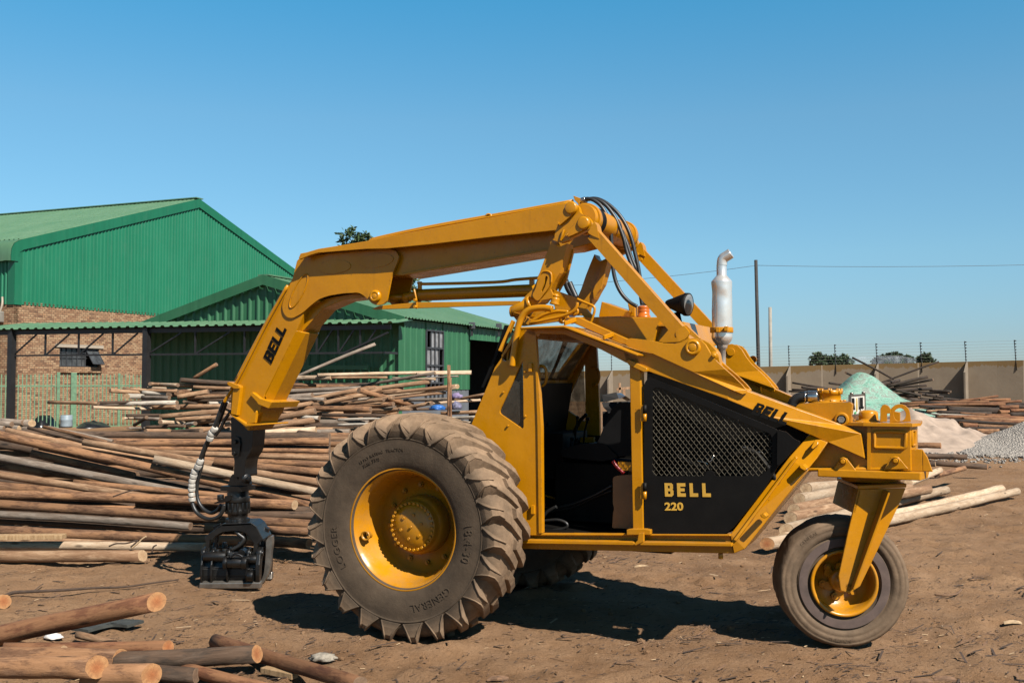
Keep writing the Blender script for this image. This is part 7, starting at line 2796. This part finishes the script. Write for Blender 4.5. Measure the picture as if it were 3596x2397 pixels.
hm.tube([p - Vector((0, .02, 0)) for p in rings[-1]] + [rings[-1][0]], .035, 6)
hm.build('net_hem', M['net_hem'], net_o)

# ---- scrap seen through the cab
sc_ = empty('scrap_heap', dep(D(980, 600), 30))
sc_.location.z = 0
tag(sc_, 'scrap heap of bent dark sheets topped with silver foil beyond the cab', 'scrap heap')
def sq(pts, Y, th=.05):
    m_ = MB()
    m_.plate([dep(D(*q), Y + d) - Vector(sc_.location) for q, d in pts], (0, th, 0))
    return m_
sq([((895, 500), 0), ((985, 482), .3), ((1000, 520), .2), ((905, 545), -.2)], 30).build('bent_sheet', M['black'], sc_)
sq([((895, 545), .1), ((1075, 535), .2), ((1075, 600), -.1), ((930, 600), -.3), ((905, 575), 0)], 29.6).build('bent_sheet', M['black'], sc_)
sq([((900, 600), .2), ((1080, 590), .2), ((1080, 720), -.1), ((900, 720), -.3)], 29.9).build('bent_sheet', M['dark'], sc_)
foil = MB()
fp = [((985, 490), 0), ((1010, 485), .2), ((1040, 505), -.1), ((1075, 528), .1), ((1070, 545), 0), ((1020, 520), .2), ((1000, 522), -.1)]
foil.plate([dep(D(*q), 29.4 + d) - Vector(sc_.location) for q, d in fp], (0, .1, 0))
foil.build('foil', M['chrome'], sc_)
rack = MB()
for q0, q1 in (((1000, 460), (1080, 455)), ((1003, 425), (1006, 520)), ((1030, 462), (1032, 520)), ((985, 468), (1000, 460))):
    rack.beam(dep(D(*q0), 30.3), dep(D(*q1), 30.3), .07, .07, up=(0, 1, 0))
tag(rack.build('timber_frame', LOGM['tan']), 'small frame of thin timber standing beyond the cab doorway', 'frame')

# ---- boundary wall
M['buttress'] = simple('rendered_buttress', (.20, .165, .128), .9, 0, .15, 2)
wl0 = (1650, 1312.0); wl1 = (3620, 1263.4)
def wall_pt(x, top=True):
    t = (x - 2100) / (3596 - 2100)
    Y = 66 - 12 * t
    y = 1300.9 + (1264.0 - 1300.9) * (x - 2116) / (3596 - 2116)
    return dep((x, y), Y)
bwall = empty('boundary_wall')
tag(bwall, 'long beige concrete boundary wall with ochre stains along its top', 'wall')
xsw = [1500, 1700, 1900, 2100, 2300, 2500, 2700, 2900, 3100, 3300, 3500, 3700, 4000, 4400]
bm_ = bmesh.new(); uvl = bm_.loops.layers.uv.new('UVMap')
tops = [wall_pt(x) for x in xsw]
dist = 0
pv = None
for i, p in enumerate(tops):
    if i:
        dist += (Vector((p.x, p.y)) - Vector((tops[i - 1].x, tops[i - 1].y))).length
    cur = [bm_.verts.new((p.x, p.y, -.3)), bm_.verts.new(p), bm_.verts.new((p.x + .02, p.y + .16, p.z)), bm_.verts.new((p.x + .02, p.y + .16, -.3))]
    cu = (dist, p.z)
    if pv:
        for a, b in ((0, 1), (1, 2), (2, 3)):
            f = bm_.faces.new([pv[0][a], cur[a], cur[b], pv[0][b]])
            us = [(pv[1], pv[2] + .3 if a == 0 else 0), (dist, p.z + .3 if a == 0 else 0), (dist, 0 if a == 0 else .2), (pv[1], 0 if a == 0 else .2)]
            for lp_, uvq in zip(f.loops, us):
                lp_[uvl].uv = uvq
    pv = (cur, dist, p.z)
bmesh.ops.recalc_face_normals(bm_, faces=bm_.faces[:])
me = bpy.data.meshes.new('wall_panels'); bm_.to_mesh(me); bm_.free(); me.materials.append(M['wall'])
wo_ = bpy.data.objects.new('wall_panels', me); COL.objects.link(wo_); wo_.parent = bwall
posts_x = [K7(x, 0)[0] for x in (303, 708, 1070, 1458, 1848, 2283)]
posts_x = [2148, 2305, 2458, 2612] + posts_x
for x in [2148, 2458] + [K7(x, 0)[0] for x in (303, 1070, 1848)]:
    p = wall_pt(x)
    m_ = MB()
    pn_ = wall_pt(x + 60) - p
    pn_.z = 0
    pn_.normalize()
    fw_ = Vector((pn_.y, -pn_.x, 0)) if pn_.x > 0 else Vector((-pn_.y, pn_.x, 0))
    b0 = Vector((p.x, p.y, 0))
    m_.plate([b0 + ZV * -.3, b0 + fw_ * .9 + ZV * -.3, b0 + fw_ * .9 + ZV * (p.z - .6), b0 + fw_ * .02 + ZV * (p.z - .02)], pn_ * .09)
    m_.build('buttress', M['buttress'], bwall)
ef = empty('electric_fence')
tag(ef, 'thin electric fence of black posts and strands along the boundary wall', 'fence')
for x in posts_x:
    p = wall_pt(x)
    m_ = MB()
    tipz = 72 / F * p.y
    m_.cyl((p.x, p.y - .05, p.z - .55), (p.x - .02, p.y + .12, p.z + tipz), .022, seg=6)
    for k in range(7):
        z = p.z + tipz * (k + .7) / 7
        m_.cyl((p.x, p.y + .03, z - .03), (p.x, p.y + .03, z + .03), .045, seg=6)
    m_.build('fence_post', M['steel_dark'], ef)
for k in range(7):
    pts = []
    for x in (1500, 1800) + tuple(posts_x) + (3800,):
        p = wall_pt(x)
        pts.append(Vector((p.x, p.y + .05, p.z + 72 / F * p.y * (k + .7) / 7)))
    m_ = MB()
    m_.tube(pts, .0045, 4)
    m_.build('fence_wire', M['pole_grey'], ef)

# ---- poles and the overhead wire
pt0, pb0 = dep(C(2233, 615), 76), dep(C(2255, 1490), 76)
m_ = MB()
path = [Vector((pb0.x + .02, 76, -.2)), pb0, pt0]
m_.tube(path, .12, 10, radii=[.16, .14, .125])
tag(m_.build('utility_pole', M['pole_dark']), 'tall black wooden pole carrying a thin wire beyond the wall', 'pole')
pt1, pb1 = dep(K7(135, 568), 72), dep(K7(140, 1080), 72)
m_ = MB()
m_.tube([Vector((pb1.x, 72, -.2)), pb1, pt1], .12, 10, radii=[.14, .13, .12])
tag(m_.build('utility_pole', M['pole_grey']), 'shorter pale grey pole standing beside the tall black one', 'pole')
for pts, lab in (([C(2236, 660), C(1900, 705), C(1480, 752), C(1020, 795), C(740, 822), C(-1200, 900)], 'thin wire sagging away from the black pole behind the lifting frame'), ([K7(12, 203), K7(600, 213), K7(1300, 214), K7(1900, 208), K7(2500, 196)], 'thin wire running from the black pole out over the open wall')):
    m_ = MB()
    m_.tube(smooth_path([dep(q, 76) for q in pts], 5), .016, 5)
    tag(m_.build('overhead_wire', M['wire']), lab, 'wire', 'overhead wires of the black pole')

# ================================================================== trees
def tree(name, base, h, crown, mat, lab, seed, group=None, leaf=.09, n=2600, trunk_r=.14):
    """crown: list of (dx, dy, z, rx, rz) clumps round the trunk"""
    r_ = random.Random(seed)
    t = empty(name, base)
    tag(t, lab, 'tree', group)
    m_ = MB()
    path = [Vector((0, 0, -.3)), Vector((.06 * h * .2, 0, h * .35)), Vector((-.02 * h, .02 * h, h * .62)), Vector((0, 0, h * .86))]
    m_.tube(smooth_path(path, 4), trunk_r, 8, radii=[trunk_r * (1 - .75 * i / 12) for i in range(13)])
    for (dx, dy, z, rx, rz) in crown:
        st_ = Vector((0, 0, max(h * .3, z - rz * 1.4)))
        m_.tube(smooth_path([st_, Vector((dx * .5, dy * .5, z - rz * .5)), Vector((dx, dy, z))], 3), trunk_r * .3, 6, radii=[trunk_r * (.42 - .05 * i) for i in range(7)])
    m_.build('trunk', M['trunk'], t)
    m_ = MB()
    tot = sum(c[3] ** 2 for c in crown)
    for (dx, dy, z, rx, rz) in crown:
        k = int(n * rx * rx / tot)
        twigs = []
        for _ in range(max(6, k // 26)):
            d = Vector((r_.gauss(0, 1), r_.gauss(0, 1), r_.gauss(0, 1))).normalized()
            f = r_.uniform(.45, 1.08)
            twigs.append((Vector((dx + d.x * rx * f, dy + d.y * rx * f, z + d.z * rz * f)), d))
        for _ in range(k):
            c, d = twigs[r_.randrange(len(twigs))]
            p = c + Vector((r_.gauss(0, .13), r_.gauss(0, .13), r_.gauss(0, .13))) * rx
            ax = (d + Vector((r_.gauss(0, .7), r_.gauss(0, .7), r_.gauss(-.3, .7)))).normalized()
            sd_ = ax.cross(Vector((r_.gauss(0, 1), r_.gauss(0, 1), r_.gauss(0, 1)))).normalized()
            L = leaf * r_.uniform(.7, 1.5)
            w = L * r_.uniform(.16, .3)
            v = [m_.bm.verts.new(p), m_.bm.verts.new(p + ax * L * .5 + sd_ * w), m_.bm.verts.new(p + ax * L), m_.bm.verts.new(p + ax * L * .5 - sd_ * w)]
            m_.face(v)
    m_.build('crown', mat, t, recalc=False)
    return t


def crown_px(pts, Y, base):
    out = []
    for (q, rpx, rz) in pts:
        p = dep(q, Y)
        out.append((p.x - base.x, rnd.uniform(-.3, .3), p.z, rpx / F * Y, rz / F * Y))
    return out


tb_ = dep((1335, 1330), 46)
tb_.z = 0
tree('gum_tree', tb_, 6.9, crown_px([((1235, 842), 42, 36), ((1270, 850), 34, 30), ((1215, 868), 30, 26), ((1290, 830), 16, 14), ((1330, 900), 60, 50), ((1390, 980), 50, 46), ((1425, 990), 28, 34), ((1300, 950), 60, 50), ((1436, 975), 20, 22), ((1400, 1020), 40, 34)], 46, tb_), M['leaf_near'], 'gum tree rising behind the green shed roof', 5, None, .17, 5200)
FT = [
    ([((K7(560, 1020)), 26, 22), ((K7(530, 1050)), 18, 14), ((K7(590, 1045)), 22, 14)], 'bushy far tree, the outermost over the wall'),
    ([((K7(640, 1025)), 22, 16), ((K7(690, 1020)), 22, 16), ((K7(660, 1050)), 30, 14)], 'broad far tree between the first two fence posts over the wall'),
    ([((K7(750, 1025)), 18, 16), ((K7(790, 1035)), 20, 14), ((K7(830, 1040)), 14, 10)], 'far tree just before the gap with smoke over the wall'),
    ([((K7(1060, 1035)), 14, 12), ((K7(1110, 1020)), 18, 14), ((K7(1090, 1045)), 24, 10)], 'low far tree just past the smoke gap'),
    ([((K7(1175, 1000)), 17, 18), ((K7(1160, 1035)), 26, 14), ((K7(1200, 1030)), 20, 14)], 'smoke-veiled far tree in the middle of its row'),
    ([((K7(1225, 985)), 10, 14), ((K7(1240, 1010)), 18, 18), ((K7(1290, 1015)), 22, 16), ((K7(1340, 1030)), 22, 12), ((K7(1395, 1045)), 18, 8)], 'tallest far tree over the wall with a tapering side'),
    ([((K7(1485, 1005)), 22, 12), ((K7(1465, 1025)), 18, 10), ((K7(1520, 1025)), 16, 10), ((K7(1545, 1042)), 10, 6)], 'far tree standing by itself by a fence post'),
]
for i, (pts, lab) in enumerate(FT):
    Yt = 128 + 5 * (i % 3)
    cx_ = sum(q[0][0] for q in pts) / len(pts)
    b = dep((cx_, 1330), Yt)
    b.z = 0
    hh_ = max(dep(q[0], Yt).z for q in pts)
    cr = crown_px([(q, r_ * .82, rz_ * .9) for q, r_, rz_ in pts], Yt, b)
    low = [(c[0] * .8, c[1], c[2] * .62, c[3] * .9, c[4] * 1.2) for c in cr]
    tree('far_tree', b, hh_ + .3, cr + low, M['leaf_far'], lab, 40 + i, 'far trees beyond the wall', .34, 2600, .2)
# the tree beyond the picture's edge whose shadow lies on the wall
sb = dep((3640, 1330), 47)
sb.z = 0
S_TREE = Vector((sb.x + 4.6, sb.y - 2.2, 0))
tree('shade_tree', S_TREE, 7.5, [(0, 0, 5.6, 2.0, 1.3), (-1.4, .4, 4.6, 1.3, 1.0), (1.5, -.3, 5.0, 1.4, 1.0), (.2, .5, 6.6, 1.2, .9), (-.6, 0, 3.6, 1.4, .9)], M['leaf_near'], 'leafy tree past the gravel that shades the end of the wall', 77, None, .22, 5200, .2)

# ---- smoke drifting beyond the wall
def smoke(name, q0, q1, Y, dens, lab):
    a, b = dep(q0, Y), dep(q1, Y)
    bm2_ = bmesh.new()
    bmesh.ops.create_icosphere(bm2_, subdivisions=3, radius=1)
    cx, cz_ = (a.x + b.x) / 2, (a.z + b.z) / 2
    for v in bm2_.verts:
        v.co = Vector((v.co.x * abs(b.x - a.x) / 2, v.co.y * 2.2, v.co.z * abs(b.z - a.z) / 2))
    me = bpy.data.meshes.new(name); bm2_.to_mesh(me); bm2_.free()
    m = bpy.data.materials.new(name); m.use_nodes = True
    nt = m.node_tree
    nt.nodes.clear()
    out = nt.nodes.new('ShaderNodeOutputMaterial')
    pv_ = nt.nodes.new('ShaderNodeVolumePrincipled')
    pv_.inputs['Color'].default_value = (.80, .82, .86, 1)
    nz = noise_tex(nt, coord(nt), .9, 4, .6)
    dn = ramp(nt, nz, [(.45, (0, 0, 0)), (.7, (1, 1, 1))])
    nt.links.new(mathn(nt, 'MULTIPLY', dn, dens), pv_.inputs['Density'])
    nt.links.new(pv_.outputs[0], out.inputs['Volume'])
    me.materials.append(m)
    o = bpy.data.objects.new(name, me); COL.objects.link(o)
    o.location = (cx, Y, cz_)
    o['kind'] = 'stuff'
    return o


smoke('smoke', K7(810, 985), K7(1420, 1085), 120, .28, '')
# every painted and natural surface, brought to one measured level
for m_ in bpy.data.materials:
    if not m_.use_nodes:
        continue
    nt_ = m_.node_tree
    for b_ in [n for n in nt_.nodes if n.type == 'BSDF_PRINCIPLED']:
        sock = b_.inputs['Base Color']
        if sock.is_linked:
            src = sock.links[0].from_socket
            nt_.links.new(mixc(nt_, 1.0, src, (.76, .72, .655), 'MULTIPLY'), sock)

# ================================================================== light, sky, camera
SH = Vector((-.62, .78, -1.0))                 # the way shadows fall
to_sun = -SH.normalized()
elev = math.asin(to_sun.z)
az = atan2(to_sun.x, to_sun.y)                 # clockwise from +Y
sl_ = bpy.data.lights.new('sun', 'SUN')
sl_.energy = 5.0
sl_.angle = R(.5)
sl_.color = (1.0, .945, .87)
so = bpy.data.objects.new('sun', sl_)
COL.objects.link(so)
so.rotation_euler = SH.to_track_quat('-Z', 'Y').to_euler()
wd_ = bpy.data.worlds.new('World')
SC.world = wd_
wd_.use_nodes = True
nt = wd_.node_tree
bg = nt.nodes['Background']
sky = nt.nodes.new('ShaderNodeTexSky')
sky.sky_type = 'NISHITA'
sky.sun_disc = False
sky.sun_elevation = elev
sky.sun_rotation = az
sky.altitude = 0
sky.air_density = .9
sky.dust_density = .35
sky.ozone_density = 10.0
# sky tint by height above the horizon, dimmed overhead to cut the fill light
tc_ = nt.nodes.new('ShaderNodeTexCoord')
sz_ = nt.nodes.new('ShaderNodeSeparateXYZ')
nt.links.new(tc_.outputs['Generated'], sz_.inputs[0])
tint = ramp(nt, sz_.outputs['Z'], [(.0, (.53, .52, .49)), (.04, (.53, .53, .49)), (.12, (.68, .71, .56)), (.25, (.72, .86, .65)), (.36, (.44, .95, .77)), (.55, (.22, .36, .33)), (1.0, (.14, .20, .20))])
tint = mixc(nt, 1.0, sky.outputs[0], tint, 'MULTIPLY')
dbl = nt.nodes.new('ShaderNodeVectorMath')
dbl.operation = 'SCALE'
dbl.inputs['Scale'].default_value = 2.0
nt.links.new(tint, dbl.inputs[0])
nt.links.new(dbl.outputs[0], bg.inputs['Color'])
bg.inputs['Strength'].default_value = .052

cam = bpy.data.cameras.new('camera')
cam.sensor_width = 36
cam.lens = 35
cam.clip_start = .05
cam.clip_end = 3000
co_ = bpy.data.objects.new('camera', cam)
COL.objects.link(co_)
co_.location = CAM
co_.rotation_euler = (R(90) + PITCH, 0, 0)
SC.camera = co_
SC.view_settings.view_transform = 'Standard'
SC.view_settings.look = 'None'
SC.view_settings.exposure = 1.08
SC.view_settings.gamma = 1
SC.cycles.max_bounces = 6
SC.cycles.diffuse_bounces = 1
SC.cycles.transparent_max_bounces = 8
SC.cycles.volume_bounces = 0
